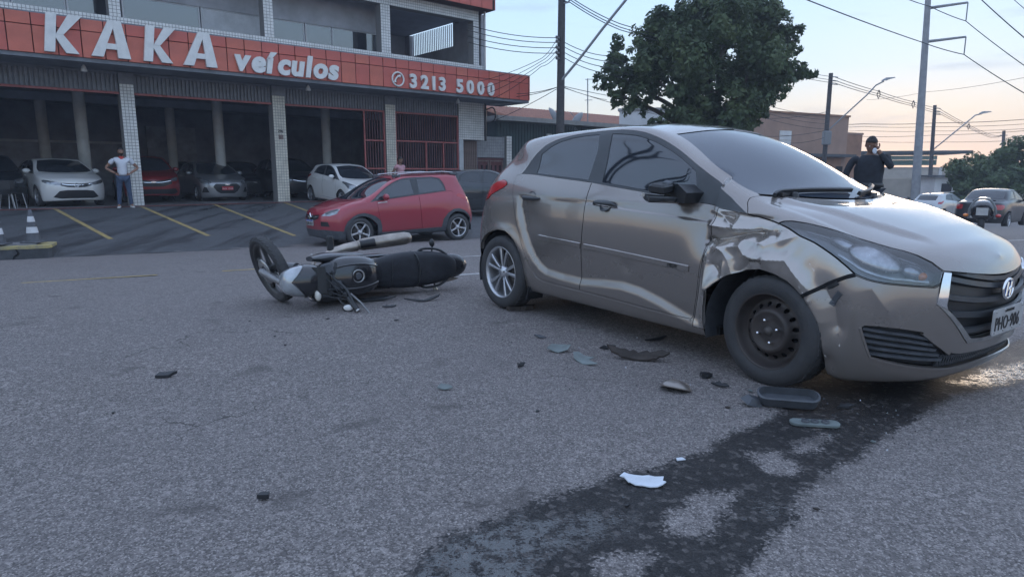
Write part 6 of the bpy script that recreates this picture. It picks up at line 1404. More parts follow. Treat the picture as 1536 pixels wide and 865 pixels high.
def car(name, label, data, pm_, loc, yaw, r=.31, W=1.66, wb=2.5, front='plain', cladding=False, wk='alloy5s', cat='car', group=None, rear='hatch', glass='dglass', plate=None, roofrails=False, glow=False, tilt=0., mirror=None, zoff=0., steer=0., frame=None):
    o = empty(name, loc, label=label, cat=cat, group=group); o.rotation_euler = (0, tilt, yaw)
    b = Body(data.tolist(), None, du=6, dv=5)
    fr = frame or HB['frame']; reg = [('glass_r', HB['glass_r'], 0), ('glass_f', HB['glass_f'], 0)] if not frame else []
    if frame:
        fi = b.inset(b.dens(frame, .08), .035); m_ = 6.03
        reg += [('glass_r', [p for p in fi if p[0] < m_ - .06], 0), ('glass_f', [p for p in fi if p[0] > m_ + .06], 0)]
    reg += [('frame', fr, 0), ('cowl', HB['cowl'], 0), ('screen', HB['screen'], 0)]
    LAMP = dict(nivus=[(12.45, 7.3), (13.2, 8.0), (14.3, 7.9), (14.6, 7.6), (14.6, 6.3), (14.2, 6.1), (13.4, 6.2), (12.7, 6.6)], step=[(12.3, 8.35), (13.2, 8.35), (14.0, 7.65), (14.42, 6.7), (13.6, 6.25), (12.9, 6.6)], suv=[(12.6, 7.9), (13.4, 8.2), (13.9, 8.0), (13.9, 6.2), (13.3, 6.1), (12.8, 6.6)]).get(front, HB['lamp'])
    GR = dict(nivus=[(14.6, 7.75), (15.3, 8.05), (16, 8.15), (16, 5.7), (15.2, 5.75), (14.6, 6.15)], onix=[(14.7, 7.0), (15.3, 7.3), (16, 7.3), (16, 3.3), (15.2, 3.3), (14.75, 4.0), (14.35, 5.2)], suv=[(13.95, 8.0), (15, 8.3), (16, 8.4), (16, 4.9), (15, 4.9), (14.0, 5.4)],
              step=[(14.55, 7.4), (15.3, 7.9), (16, 8.1), (16, 5.6), (15.3, 5.6), (14.7, 6.0)]).get(front, HB['grille'])
    LO = dict(nivus=[(13.9, 3.0), (14.5, 4.5), (15.2, 4.85), (16, 4.9), (16, 2.6), (14.6, 2.6)], onix=[(13.0, 3.4), (13.3, 4.9), (13.6, 4.9), (13.9, 3.5)], suv=[(13.2, 3.1), (13.6, 4.1), (16, 4.2), (16, 2.7), (13.8, 2.6)], step=[(13.65, 4.15), (13.75, 5.0), (14.4, 5.2), (14.45, 4.35)]).get(front, HB['fog'])
    reg += [('lamp', LAMP, 0), ('grille', GR, 0), ('lower', LO, 0)]
    if cladding:
        def ring(P, g): return b.inset(b.dens(P, .1), -g)
        fa = [(8.72, 1.2), (8.72, 3.6), (8.85, 4.4), (9.3, 5.0), (9.8, 5.4), (10.4, 5.75), (10.95, 5.7), (11.35, 5.35), (11.8, 4.7), (12.15, 3.9), (12.35, 3.3), (13.2, 3.45), (14.2, 3.75), (16, 3.8), (16, 0), (8.72, 0)]
        ra = [(1.5, 0), (1.6, 2.6), (2.2, 3.0), (2.3, 4.2), (2.55, 4.8), (2.95, 5.3), (3.45, 5.6), (3.95, 5.5), (4.4, 5.0), (4.75, 4.2), (4.85, 3.0), (8.72, 2.75), (8.72, 0)]
        reg += [('clad', fa, 0), ('clad', ra, 0)]
    reg += [('hood', HB['hood'], .005)]
    if wb > 0: reg += [('door', HB['door_r'], .006), ('door2', HB['door_f'], .006)]
    if rear == 'hatch': reg += [('tail', HB['tail'], 0), ('rearglass', HB['rearglass'], 0)]
    else:
        reg += [('tail', [(1.15, 5.9), (1.15, 7.3), (1.6, 7.5), (2.1, 7.3), (2.5, 6.9), (2.4, 6.1), (2.0, 5.8)], 0), ('rearglass', [(4.12, 13), (4.1, 11.2), (4.15, 10.4), (4.85, 10.4), (4.93, 11.2), (4.95, 13)], 0), ('lower', [(0, 2.3), (1.0, 2.3), (1.0, 3.3), (0, 3.3)], 0), ('trunk', [(0, 4.4), (1.0, 4.4), (1.1, 7.6), (1.3, 10.5), (3.6, 10.6), (3.75, 13), (0, 13)], .006)]
    b.cut(reg, [FARCH, RARCH], step=.06)
    two = (-1, 1)
    bo = b.part('body', 'body', pm_, o, two, lip=.03); b.part('hood', 'hood', pm_, o, two, lip=.02)
    for sd in two:
        for k in ('door', 'door2'): b.part(k, 'door', pm_, o, (sd,), lip=.02)
        b.part('frame', 'window_frame', 'trim', o, (sd,), off=-.004, lip=.004)
        for k in ('glass_r', 'glass_f'): b.part(k, 'window', glass, o, (sd,), off=-.008, lip=.004)
        hl = b.part('lamp', 'headlight', 'lampsmall', o, (sd,), off=.0, lip=.01)
        t = MB(); b.sweep([(LAMP[0][0] + .25, LAMP[0][1]), (LAMP[1][0] + .3, LAMP[1][1] - .45), (LAMP[-1][0] + 1.0, (LAMP[0][1] + LAMP[-1][1]) / 2 - .1)], .05, .004, 'lampdark', t, sd, off=.002); t.build('lamp_mask', hl)
        tl = b.part('tail', 'tail_light', 'redglow' if glow else 'redlens', o, (sd,), off=.004, lip=.02)
        mt = MB(); p, _ = b.pt(8.5, 8.35, sd); mt.ball((p.x - .02, p.y + sd * .12, p.z + .03), (.07, .11, .075), mirror or pm_, 12, 8); mt.box((p.x, p.y + sd * .02, p.z - .01), (.06, .12, .05), 'black'); mt.build('mirror', o)
        if not frame:
            for (hu, hv) in ((4.68, 6.78), (6.47, 6.80)): ht_ = MB(); b.sweep([(hu - .35, hv), (hu + .35, hv)], .03, .025, 'black' if cladding else pm_, ht_, sd, n=5); ht_.build('door_handle', o)
    b.part('screen', 'windshield', glass, o, two, off=-.006, lip=.006); b.part('cowl', 'cowl_panel', 'black', o, two, off=-.01)
    b.part('rearglass', 'rear_window', glass, o, two, off=-.004, lip=.004)
    if rear != 'hatch': b.part('trunk', 'trunk_lid', pm_, o, two, lip=.02)
    g_ = b.part('grille', 'grille', 'black', o, two, off=-.012, lip=-.012); b.part('lower', 'lower_grille', 'black', o, two, off=-.012, lip=-.012)
    if cladding: b.part('clad', 'lower_cladding', 'plastic', o, two, off=.006, lip=.03)
    if front in ('nivus', 'suv', 'step'):
        t = MB()
        for sd in two: b.sweep([(GR[0][0] + .1, (GR[0][1] + GR[-1][1]) / 2), (15.2, (GR[1][1] + GR[-2][1]) / 2 - .1), (15.999, (GR[2][1] + GR[3][1]) / 2)], .03 if front != 'suv' else .02, .015, 'chrome', t, sd, off=-.008)
        t.build('chrome_bar', g_)
    p, n = b.pt(15.99, {'nivus': 6.8, 'onix': 6.95, 'suv': 7.0, 'step': 6.9}.get(front, 6.3), -1)
    t = MB()
    if front == 'nivus': t.lathe([(.07, 0), (.07, .012), (.055, .014), (.055, 0)], 'chrome', axis='x', c=(p.x, 0, p.z), n=20); t.tube([(p.x + .008, -.04, p.z + .035), (p.x + .008, -.015, p.z - .04), (p.x + .008, 0, p.z - .005), (p.x + .008, .015, p.z - .04), (p.x + .008, .04, p.z + .035)], .006, 'chrome', 5)
    elif front == 'step': t.prism([(0, .085), (.045, 0), (0, -.085), (-.045, 0)], .02, 'chrome', lambda a, c_, d: (p.x + d, a, p.z + c_))
    else: t.box((p.x + .008, 0, p.z), (.016, .16, .035), 'chrome'); t.box((p.x + .008, 0, p.z), (.017, .06, .06), 'chrome')
    if front != 'none': t.build('badge', o)
    if plate:
        pv = {'onix': 5.0, 'step': 5.1}.get(front, 5.2); p, n = b.pt(15.99, pv, -1); t = MB(); t.box((p.x + .012, 0, p.z), (.02, .40, .13), plate[0], bev=.004)
        lp_ = t.build('license_plate', o)
        if len(plate) > 1: t = MB(); t.box((p.x + .024, 0, p.z + .05), (.004, .39, .028), plate[1]); t.build('plate_band', lp_)
        if len(plate) > 2:
            me = text_mesh(plate[2], .085, .003, plate[3], align='CENTER'); glyph_obj(me, 'plate_lettering', lp_, Vector((p.x + .026, 0, p.z - .045)), Vector((0, 1, 0)), Vector((0, 0, 1)))
    if rear != 'hatch':
        p, n = b.pt(0.01, 4.0, -1); t = MB(); t.box((p.x - .012, 0, p.z), (.02, .40, .13), 'plate'); t.build('license_plate', o)
        p, n = b.pt(0.01, 7.2, -1); t = MB(); t.ball((p.x - .006, 0, p.z), (.012, .055, .04), 'chrome', 10, 6); t.build('badge', o)
    if roofrails:
        for sd in two:
            t = MB(); t.tube([tuple(b.pt(u_, 11.0, sd, h_)[0]) for u_, h_ in ((2.9, .0), (3.4, .06), (4.5, .075), (6, .075), (7.0, .06), (7.35, .0))], .013, 'alloy', 8); t.build('roof_rail', o)
            for u_ in (3.1, 7.15): t = MB(); p, n = b.pt(u_, 11.0, sd, .03); t.box(tuple(p), (.22, .05, .07), 'plastic', bev=.015); t.build('rail_foot', o)
    yw = W / 2 - .085
    for sd in two:
        wheel(o, 0, sd * yw, r - .005, r, .20, r * .69, wk, side=sd, spin=rng.random()); wheel(o, wb, sd * yw, r - .005, r, .20, r * .69, wk, side=sd, spin=rng.random(), steer=steer)
    for cx in (-.02, wb - .04):
        for sd in two:
            t = MB(); rr = r + .075; prof = [(rr * math.cos(a), r - .03 + rr * math.sin(a)) for a in [math.pi * (-.05 + 1.1 * i / 12) for i in range(13)]]
            t.add([(cx + a, sd * (W / 2 - .07), c_) for a, c_ in prof] + [(cx + a, sd * (W / 2 - .32), c_) for a, c_ in prof], [(i, i + 1, 14 + i, 13 + i) for i in range(12)], 'void', True); t.add([(cx + a, sd * (W / 2 - .32), c_) for a, c_ in prof], [tuple(range(13))], 'void'); t.build('wheel_arch_liner', o)
    t = MB(); t.box((wb / 2, 0, .27), (wb + .6, W - .35, .12), 'void'); t.build('underbody', o)
    return o, b
def face(hx, hy): return math.atan2(hy, hx)
# red crossover hatch pulling out beyond the motorcycle
STEPFRAME = [(4.35, 8.1), (4.5, 9.0), (4.85, 9.85), (5.25, 10.15), (5.961, 10.2), (6.76, 10.067), (7.251, 9.983), (7.718, 9.945), (8.2, 9.95), (8.624, 9.9), (8.998, 9.6), (9.35, 9.0), (9.75, 8.05), (9.106, 7.965), (7.465, 7.981), (5.962, 8.02)]
yawr = R(180 + 37); hx, hy = math.cos(yawr), math.sin(yawr); rr_ = Vector((-1.38, 16.35)); side = Vector((-hy, hx)) * .78      # its left side faces us
loc2 = rr_ - side
cz = tz(*(rr_ + Vector((hx, hy)) * 1.3))
rc, rb = car('red_crossover_car', 'red crossover hatchback with black plastic cladding on the road behind the motorcycle', warp(CA, .68, 2.59, .83, 1.73, 1.60, .06, .03, .09), 'red', (loc2.x, loc2.y, cz - .01), yawr, r=.325, W=1.73, wb=2.59, front='step', cladding=True, wk='alloy5s', plate=('plate', 'plateblue', 'QZR 4C27', 'plateblack'), roofrails=True, frame=STEPFRAME, glass='glass')
t = MB()
for k in range(8): rb.sweep([(8.25 + k * .1, 7.35), (8.31 + k * .1, 7.35)], .03, .002, 'letterwhite', t, 1, off=.002, n=2)
tag(t.build('door_script', rc), kind='stuff')
SHOWN = face(*(-NV.xy))   # cars parked nose out of the showroom
def spot(u, Y): p = wp(u, 300, Y); return p.x, p.y
def nose_at(u, Y, wb, fo, yaw, z): x, y = spot(u, Y); return (x - math.cos(yaw) * (wb + fo), y - math.sin(yaw) * (wb + fo), z)
FZ = FLOOR + .014
car('white_crossover_car', 'white fastback crossover parked nose out at the left pillar beside the standing man', warp(CA, .85, 2.57, .85, 1.76, 1.50, .05, .03), 'white', nose_at(118, 20.3, 2.57, .85, SHOWN + .12, FZ), SHOWN + .12, r=.33, W=1.76, wb=2.57, front='nivus', wk='alloy5s')
car('silver_grey_car', 'grey hatchback with a red number plate parked nose out between the showroom pillars', warp(CA, .70, 2.55, .82, 1.74, 1.47, .0, .0), 'greypaint', nose_at(343, 24.6, 2.55, .82, SHOWN, FZ), SHOWN, r=.31, W=1.74, wb=2.55, front='onix', plate=('platered', 'platered', 'PHX 1D38', 'letterwhite'))
car('red_showroom_car', 'dark red sport utility car parked inside behind the left tiled pillar', warp(CA, .80, 2.6, .85, 1.80, 1.66, .10, .08), 'winered', nose_at(233, 23.0, 2.6, .85, SHOWN - .08, FZ), SHOWN - .08, r=.35, W=1.80, wb=2.6, front='suv')
car('dark_grey_car', 'dark grey car at the left edge of the picture behind the metal chairs', warp(CA, .80, 2.6, .85, 1.78, 1.62, .08, .06), 'darkblue', nose_at(-8, 19.9, 2.6, .85, SHOWN + .03, FZ), SHOWN + .03, r=.34, W=1.78, wb=2.6, front='suv')
car('black_showroom_car', 'black sport utility car deep inside the showroom right of the numbered pillar', warp(CA, .80, 2.6, .85, 1.80, 1.68, .10, .08), 'blackpaint', nose_at(463, 27.2, 2.6, .85, SHOWN, FZ), SHOWN, r=.35, W=1.80, wb=2.6, front='suv')
car('black_hatchback', 'black hatchback hidden in the dark behind the grey car', warp(CA, .66, 2.5, .8, 1.70, 1.55, .03, .03), 'blackpaint', nose_at(385, 28.5, 2.5, .8, SHOWN, FZ), SHOWN, r=.31, W=1.70, wb=2.5, front='onix')
car('black_hatchback', 'black car at the back of the showroom behind the red sport utility car', warp(CA, .66, 2.5, .8, 1.70, 1.58, .03, .03), 'blackpaint', nose_at(292, 29.5, 2.5, .8, SHOWN, FZ), SHOWN, r=.31, W=1.70, wb=2.5, front='onix')
x_, y_ = -7.05, 25.75
car('white_hatchback', 'white hatchback half out of the showroom behind the red crossover', CA, 'white', (x_, y_, FZ - .06), SHOWN + .02, tilt=.04, r=.305, W=1.66, wb=2.5, front='onix', glass='dglass')
x_, y_ = wp(672, 330, 22.2).xy
car('black_street_car', 'black hatchback standing between the red crossover and the crashed hatchback', warp(CA, .66, 2.5, .8, 1.70, 1.50), 'darkblue', (x_, y_, tz(x_ + 1, y_ + .5)), R(16), r=.31, W=1.70, wb=2.5, glass='dglass')
# right hand side of the street
SEDFRAME = [(4.72, 8.1), (4.95, 8.9), (5.2, 9.6), (5.56, 10.0), (5.961, 10.12), (6.76, 10.067), (7.251, 9.983), (7.718, 9.945), (8.2, 9.95), (8.624, 9.95), (8.998, 9.8), (9.476, 9.2), (9.95, 8.05), (9.106, 7.965), (7.465, 7.981), (5.962, 8.02)]
p = wp(1463, 338, 25.0); hy_ = R(41)
car('dark_sedan', 'dark blue sedan seen from behind at the right edge before the round tree', SEDAN, 'blackpaint', (p.x + math.cos(hy_) * .9, p.y + math.sin(hy_) * .9, tz(p.x, p.y + 1)), hy_, r=.30, W=1.66, wb=2.5, rear='sedan', glow=False, frame=SEDFRAME, glass='glass', front='none')
p = wp(1392, 320, 37.5); hy_ = R(33)
car('silver_hatchback', 'silver hatchback waiting beyond the bonnet left of the dark sedan', CA, 'silver', (p.x, p.y, tz(p.x, p.y + 1)), hy_, r=.30, W=1.66, wb=2.5, frame=STEPFRAME, glass='dglass', front='none')
for u, Y, yw, lab in ((1358, 74, 20, 'small white car parked far away under the green sign band'), (1318, 76, 190, 'second small pale car parked far away left of the white one')):
    p = wp(u, 262, Y); car('white_parked_car', lab, CA, 'white', (p.x, p.y, -1.45 if Y > 60 else tz(p.x, p.y)), R(yw), frame=STEPFRAME, front='none', group='far parked cars')
# metal chairs stacked by the left edge
for k, (u, Y, lab) in enumerate(((6, 19.1, 'bare metal framed chair at the left edge of the picture'), (19, 19.4, 'dark seated metal chair second from the left edge'))):
    x_, y_ = spot(u, Y); c_ = empty('metal_chair', (x_, y_, FZ - .03), SHOWN + .4 * k, lab, 'chair', 'metal chairs before the dark car')
    for sx in (-.2, .2):
        for sy in (-.18, .18): t = MB(); t.tube([(sx, sy, .45), (sx * 1.25, sy * 1.3, 0)], .014, 'alu', 6); t.build('leg', c_)
    t = MB(); t.box((0, 0, .46), (.42, .42, .04), 'black', bev=.02); t.build('seat', c_); t = MB(); t.box((-.2, 0, .70), (.03, .40, .26), 'black', bev=.01); t.build('backrest', c_)

# ------------------------------------------------------------------ the fallen motorcycle: lies on its left side, top of tank and seat towards us
M['mblack'] = paint('motorcycle_black', (.012, .014, .02), metal=.1, rough=.2, dust=.04)
M['mgrey'] = paint('motorcycle_dark_grey', (.05, .055, .065), metal=.4, rough=.3, dust=.12)
M['vinyl'] = mat('seat_vinyl', (.018, .020, .027), .5, ns=18, na=.3, bump=.2, bs=90)
M['muffler'] = mat('scuffed_muffler_steel', (.40, .36, .32), .34, .85, ns=7, na=.35)
M['cast'] = mat('cast_engine_alloy', (.24, .24, .245), .5, .7, ns=14, na=.35)
M['fork'] = mat('fork_leg_grey', (.28, .28, .29), .4, .6, ns=10, na=.25)
M['mwheel'] = mat('black_cast_wheel', (.03, .032, .037), .4, .2, ns=14, na=.3, col2=(.07, .068, .066))
M['headglass'] = mat('silver_headlight_glass', (.42, .45, .48), .16, .35, 1., ns=9, na=.3)
M['signal'] = mat('clear_turn_signal', (.62, .60, .55), .2, 0, 1.)
MO = Vector((-1.403, 6.887, .15)); MF = Vector((-.788, -.616, 0)).normalized(); MU = Vector((.61, -.78, .10)); MU = (MU - MF * MU.dot(MF)).normalized(); ML = -(MF.cross(MU))
MORG = Vector((-1.25, 6.1, 0))
moto = empty('fallen_motorcycle', MORG, label='black motorcycle lying on its side on the road with its front wheel twisted up', cat='motorcycle')
def bk(x, y, z): return MO + MF * x + ML * y + MU * z - MORG
class KB(MB):
    def fin(s, name, parent=None):
        s.v = [tuple(bk(*v)) for v in s.v]; return s.build(name, parent or moto)
    def rings(s, data, m, n=20, p=2.4, smooth=True):
        """data: (x, z centre, half width, half height) superellipse sections"""
        R_ = []
        for x, zc, hw, hh in data:
            r_ = []
            for j in range(n):
                a = 2 * math.pi * j / n; c, q = math.cos(a), math.sin(a); r_.append((x, hw * math.copysign(abs(c) ** (2 / p), c), zc + hh * math.copysign(abs(q) ** (2 / p), q)))
            R_.append(r_)
        return s.loft(R_, m, smooth)
def sub(data, k=4):
    D = np.array(data, float); t = np.linspace(0, len(D) - 1, (len(D) - 1) * k + 1); out = []
    for q in t:
        i = min(int(q), len(D) - 2); f = q - i; a, b, c, d = D[max(i - 1, 0)], D[i], D[i + 1], D[min(i + 2, len(D) - 1)]
        out.append(tuple(.5 * (2 * b + (c - a) * f + (2 * a - 5 * b + 4 * c - d) * f * f + (3 * b - a - 3 * c + d) * f ** 3)))
    return out
tank = KB().rings(sub([(.42, .84, .07, .05), (.50, .87, .13, .10), (.62, .90, .17, .135), (.78, .905, .18, .145), (.92, .885, .155, .125), (1.02, .87, .09, .09), (1.05, .865, .03, .04)]), 'mblack', p=2.9).fin('fuel_tank')
for sg in (-1, 1):
    t = KB(); t.tube(spline([(.50, sg * .07, .965), (.66, sg * .10, 1.035), (.84, sg * .10, 1.03), (.98, sg * .06, .975)], 5), .010, 'mblack', 6); t.fin('tank_ridge', tank)
t = KB(); t.lathe([(0, 1.062), (.028, 1.062), (.030, 1.055), (.045, 1.055), (.050, 1.062), (.058, 1.060), (.062, 1.045)], 'steel', axis='z', c=(.72, 0, -.012), n=24); t.lathe([(0, 1.0635), (.027, 1.0635)], 'plastic', axis='z', c=(.72, 0, -.012), n=20); t.fin('fuel_cap', tank)
KB().rings(sub([(.50, .80, .09, .05), (.40, .80, .135, .065), (.22, .79, .165, .075), (.02, .81, .17, .08), (-.14, .85, .155, .075), (-.27, .875, .125, .062), (-.36, .885, .07, .04), (-.38, .885, .02, .02)]), 'vinyl', p=3.6).fin('seat')
for x_, w_, z_ in ((.30, .155, .862), (-.02, .172, .888)):
    t = KB(); t.tube([(x_ + .02 * math.cos(q * math.pi / 10), w_ * math.cos(q * math.pi / 10), z_ - .075 + .08 * abs(math.sin(q * math.pi / 10)) ** .5) for q in range(11)], .006, 'black', 5); t.fin('seat_seam')
t = KB(); t.tube(spline([(.06, -.17, .80), (.05, -.12, .90), (.03, 0, .905), (.05, .12, .90), (.06, .17, .80)], 4), .008, 'black', 5); t.fin('seat_strap')
tail = KB().rings(sub([(.25, .68, .14, .09), (.05, .72, .15, .09), (-.18, .80, .125, .075), (-.36, .85, .12, .07), (-.46, .865, .085, .05), (-.51, .87, .03, .02)]), 'mblack').fin('tail_fairing')
KB().rings([(-.44, .80, .06, .03), (-.50, .81, .055, .03), (-.52, .81, .03, .02)], 'redlens').fin('tail_light')
t = KB(); t.loft([[(x_, y_, z0 + .004 * abs(y_) * 0) for y_ in (-.06, .06)] + [(x_, y_, z0 - .008) for y_ in (.06, -.06)] for x_, z0 in ((-.34, .76), (-.44, .66), (-.52, .52), (-.55, .44))], 'black', smooth=False); t.fin('rear_mudguard')
for sg in (-1, 1):
    t = KB(); pts = spline([(.0, sg * .15, .80), (-.05, sg * .185, .84), (-.18, sg * .175, .875), (-.27, sg * .12, .90), (-.32, sg * .06, .90)], 6); t.tube(pts, .012, 'black', 8); t.fin('grab_rail')
    t = KB(); t.rings([(.56, .60, .001, .10), (.50, .60, .02, .13), (.30, .62, .02, .12), (.16, .66, .005, .08)], 'mgrey'); t.v = [(a, b + sg * .15, c) for a, b, c in t.v]; t.fin('side_cover')
    t = KB(); t.rings(sub([(.62, .74, .01, .06), (.74, .76, .035, .12), (.92, .80, .045, .14), (1.06, .83, .02, .08)]), 'mgrey'); t.v = [(a, b + sg * .175, c) for a, b, c in t.v]; t.fin('tank_shroud')
    t = KB(); t.tube([(-.20, sg * .10, .74), (-.22, sg * .20, .74)], .010, 'black', 6); t.ball((-.22, sg * .235, .74), (.03, .04, .022), 'signal' if sg > 0 else 'black', 10, 8); t.fin('turn_signal')
    t = KB(); t.tube([(.02, sg * .12, .34), (.20, sg * .13, .66)], .014, 'steel', 8); t.tube([(.02 + .18 * i / 60, sg * .125 + .03 * math.cos(i * .9), .34 + .32 * i / 60 + .03 * math.sin(i * .9) * .4) for i in range(10, 56)], .006, 'steel', 5); t.fin('rear_shock')
# engine and frame
t = KB(); t.box((.56, 0, .36), (.34, .24, .22), 'cast', bev=.03); t.box((.70, 0, .50), (.15, .16, .20), 'cast', rot=(0, -.25, 0)); eng = t.fin('engine')
for i in range(7): t = KB(); t.box((.68 + i * .004, 0, .44 + i * .028), (.20, .20, .008), 'cast', rot=(0, -.25, 0)); t.fin('cooling_fin', eng)
for (x_, rr) in ((.48, .085), (.64, .07)):
    for sg in (-1, 1): t = KB(); t.lathe([(0, sg * .150), (rr * .9, sg * .148), (rr, sg * .135), (rr, sg * .11)], 'cast', axis='y', c=(x_, 0, .34), n=22); t.fin('engine_cover', eng)
t = KB()
for sg in (-1, 1): t.tube(spline([(1.02, sg * .02, .90), (.85, sg * .07, .80), (.5, sg * .10, .72), (.1, sg * .10, .70), (-.30, sg * .08, .78)], 5), .016, 'black', 6); t.tube([(.95, sg * .03, .84), (.80, sg * .06, .40), (.62, sg * .08, .22), (.40, sg * .08, .24), (.32, sg * .09, .50), (.35, sg * .09, .70)], .016, 'black', 6); t.box((.16, sg * .085, .32), (.36, .03, .045), 'black', rot=(0, .05, 0))
t.fin('frame')
# exhaust on the upper (right) side
t = KB(); t.tube(spline([(.78, -.03, .46), (.86, -.07, .40), (.80, -.13, .26), (.62, -.19, .22), (.44, -.235, .28), (.36, -.25, .31)], 6), .019, 'muffler', 10); ex_ = t.fin('exhaust_pipe')
t = KB(); t.tube([(.40, -.25, .30), (.37, -.255, .31), (.32, -.262, .325), (.05, -.285, .385), (-.10, -.295, .42), (-.15, -.298, .43), (-.165, -.299, .433)], [.022, .045, .060, .066, .064, .050, .022], 'muffler', 18); mf = t.fin('muffler')
t = KB(); t.tube([(.36, -.262, .35), (.22, -.275, .385)], [.040, .045], 'black', 8); t.fin('heat_shield', mf)
t = KB(); t.tube([(.38, -.25, .315), (.50, -.235, .30), (.64, -.20, .28), (.76, -.15, .32)], [.052, .046, .04, .03], 'muffler', 12); t.fin('exhaust_cover', ex_)
t = KB(); t.rings(sub([(.44, .52, .02, .07), (.60, .54, .045, .10), (.80, .58, .04, .10), (.92, .62, .01, .06)]), 'cast'); t.v = [(a, b - .16, c) for a, b, c in t.v]; t.fin('upper_engine_guard', eng)
t = KB(); t.loft([[(x_, .10 + w_, .80 + .01 * k) for w_, k in ((0, 0), (.05, 1), (.06, 2), (.0, 2))] for x_ in (-.10, -.30)] + [[(-.44, .13 + w_, .83) for w_ in (0, .01, .01, 0)]], 'steel', smooth=False); t.fin('tail_panel')
# foot controls
for sg in (-1, 1):
    t = KB(); t.tube([(.60, sg * .13, .28), (.60, sg * .22, .28)], .012, 'steel', 6); t.box((.64, sg * .29, .29), (.06, .15, .045), 'black', bev=.010); t.fin('foot_peg')
t = KB(); t.tube(spline([(.52, -.16, .27), (.62, -.19, .26), (.78, -.18, .24), (.82, -.20, .26)], 4), .008, 'steel', 6); t.fin('brake_pedal')
def moto_wheel(name, cx, ax, r, spokes=5, parent=None):
    """tyre with a cast rim as child; ax = axle direction in the world"""
    a = Vector(ax).normalized(); q = a.to_track_quat('Y', 'Z').to_matrix()
    def W_(t): t.v = [tuple(Vector(cx) + q @ Vector(v)) for v in t.v]; return t
    t = MB(); hw = .05; R0 = r - .062
    t.lathe([(R0, -hw * .62), (R0 + .02, -hw * .98), (R0 + .042, -hw * .88), (r - .006, -hw * .5), (r, 0), (r - .006, hw * .5), (R0 + .042, hw * .88), (R0 + .02, hw * .98), (R0, hw * .62)], 'tyre', n=48)
    for i in range(40):
        an = 2 * math.pi * i / 40
        for sg in (-1, 1): t.box((math.cos(an) * (r - .008), sg * hw * .38, math.sin(an) * (r - .008)), (.008, hw * .55, r * .10), 'tyre', rot=Matrix.Rotation(-an, 3, 'Y') @ Matrix.Rotation(sg * .4, 3, 'X'))
    o = W_(t).build(name, parent or moto)
    t = MB(); t.lathe([(R0 + .006, -hw * .66), (R0 - .012, -hw * .66), (R0 - .026, -hw * .3), (R0 - .026, hw * .3), (R0 - .012, hw * .66), (R0 + .006, hw * .66)], 'mwheel', n=48); t.lathe([(.012, -.06), (.042, -.055), (.05, -.03), (.05, .03), (.042, .055), (.012, .06)], 'mwheel', n=20)
    for i in range(spokes):
        an = 2 * math.pi * i / spokes + .3; ca, sa = math.cos(an), math.sin(an); rg = []
        for q_, w_, d_ in ((.04, .026, .02), (R0 * .5, .019, .016), (R0 - .02, .026, .02)):
            rg.append([(ca * q_ - sa * w_ * x, y * d_, sa * q_ + ca * w_ * x) for x, y in ((-1, -.5), (-.5, -1), (.5, -1), (1, -.5), (1, .5), (.5, 1), (-.5, 1), (-1, .5))])
        t.loft(rg, 'mwheel', smooth=False)
    W_(t).build('rim', o)
    t = MB(); t.lathe([(.05, .056), (.115, .056), (.115, .060), (.05, .060)], 'steel', n=32); W_(t).build('brake_disc', o); return o
moto_wheel('wheel', bk(0, 0, .30), ML, .295)
# front wheel twisted round, standing on its edge
FWC = Vector((-2.115, 5.72, .304)) - MORG; FWA = Vector((-.70, -.64, -.31)).normalized()
moto_wheel('wheel', FWC, FWA, .31)
hd = bk(1.02, 0, .90)
for sg in (-1, 1):
    t = MB(); a0 = FWC + FWA * (.075 * sg); a1 = bk(1.12, .155, .99) if sg > 0 else bk(1.06, -.10, .88); mid = a0.lerp(a1, .52)
    t.tube([tuple(a0 - (a1 - a0) * .06), tuple(a0), tuple(mid)], [.026, .036, .033], 'fork', 12); t.tube([tuple(mid), tuple(a1)], .018, 'chrome', 10); t.tube([tuple(mid - (a1 - a0) * .02), tuple(mid + (a1 - a0) * .03)], .032, 'black', 12); t.build('fork_leg', moto)
t = MB(); t.tube([tuple(FWC - FWA * .09), tuple(FWC + FWA * .09)], .011, 'steel', 8); t.build('axle', moto)
t = KB(); t.box((1.0, 0, .90), (.10, .22, .04), 'black', bev=.01); t.box((1.03, 0, .80), (.10, .22, .035), 'black', bev=.01); t.fin('triple_clamp')
# headlight cowl, lamp and instruments
sec = sub([(1.02, .96, .04, .04), (1.06, .965, .115, .10), (1.15, .955, .135, .13), (1.23, .945, .128, .128), (1.29, .935, .11, .112), (1.335, .925, .078, .085), (1.352, .92, .02, .03)], 6)
SX = np.array(sec); n_ = 40
def csec(x, a, k):
    zc, hw, hh = (np.interp(x, SX[:, 0], SX[:, c]) for c in (1, 2, 3)); return (x, hw * k * math.copysign(abs(math.cos(a)) ** .83, math.cos(a)), zc + hh * k * math.copysign(abs(math.sin(a)) ** .83, math.sin(a)))
lm_ = KB(); lm_.loft([[csec(x, 2 * math.pi * j / n_, 1.0) for j in range(n_)] for x in SX[:, 0]], 'headglass')
cwm = KB(); rg = []
for k_ in range(15):
    rr = []
    for j in range(n_):
        a = 2 * math.pi * j / n_; lim = 1.305 - .125 * min(1, abs(math.cos(a))) ** .9 if math.sin(a) > .05 else 1.16    # peaked visor over the lamp
        rr.append(csec(1.022 + (lim - 1.022) * k_ / 14, a, 1.03))
    rg.append(rr)
cwm.loft(rg, 'mblack', cap=False); cw = cwm.fin('headlight_cowl'); hl_ = lm_.fin('headlight', cw)
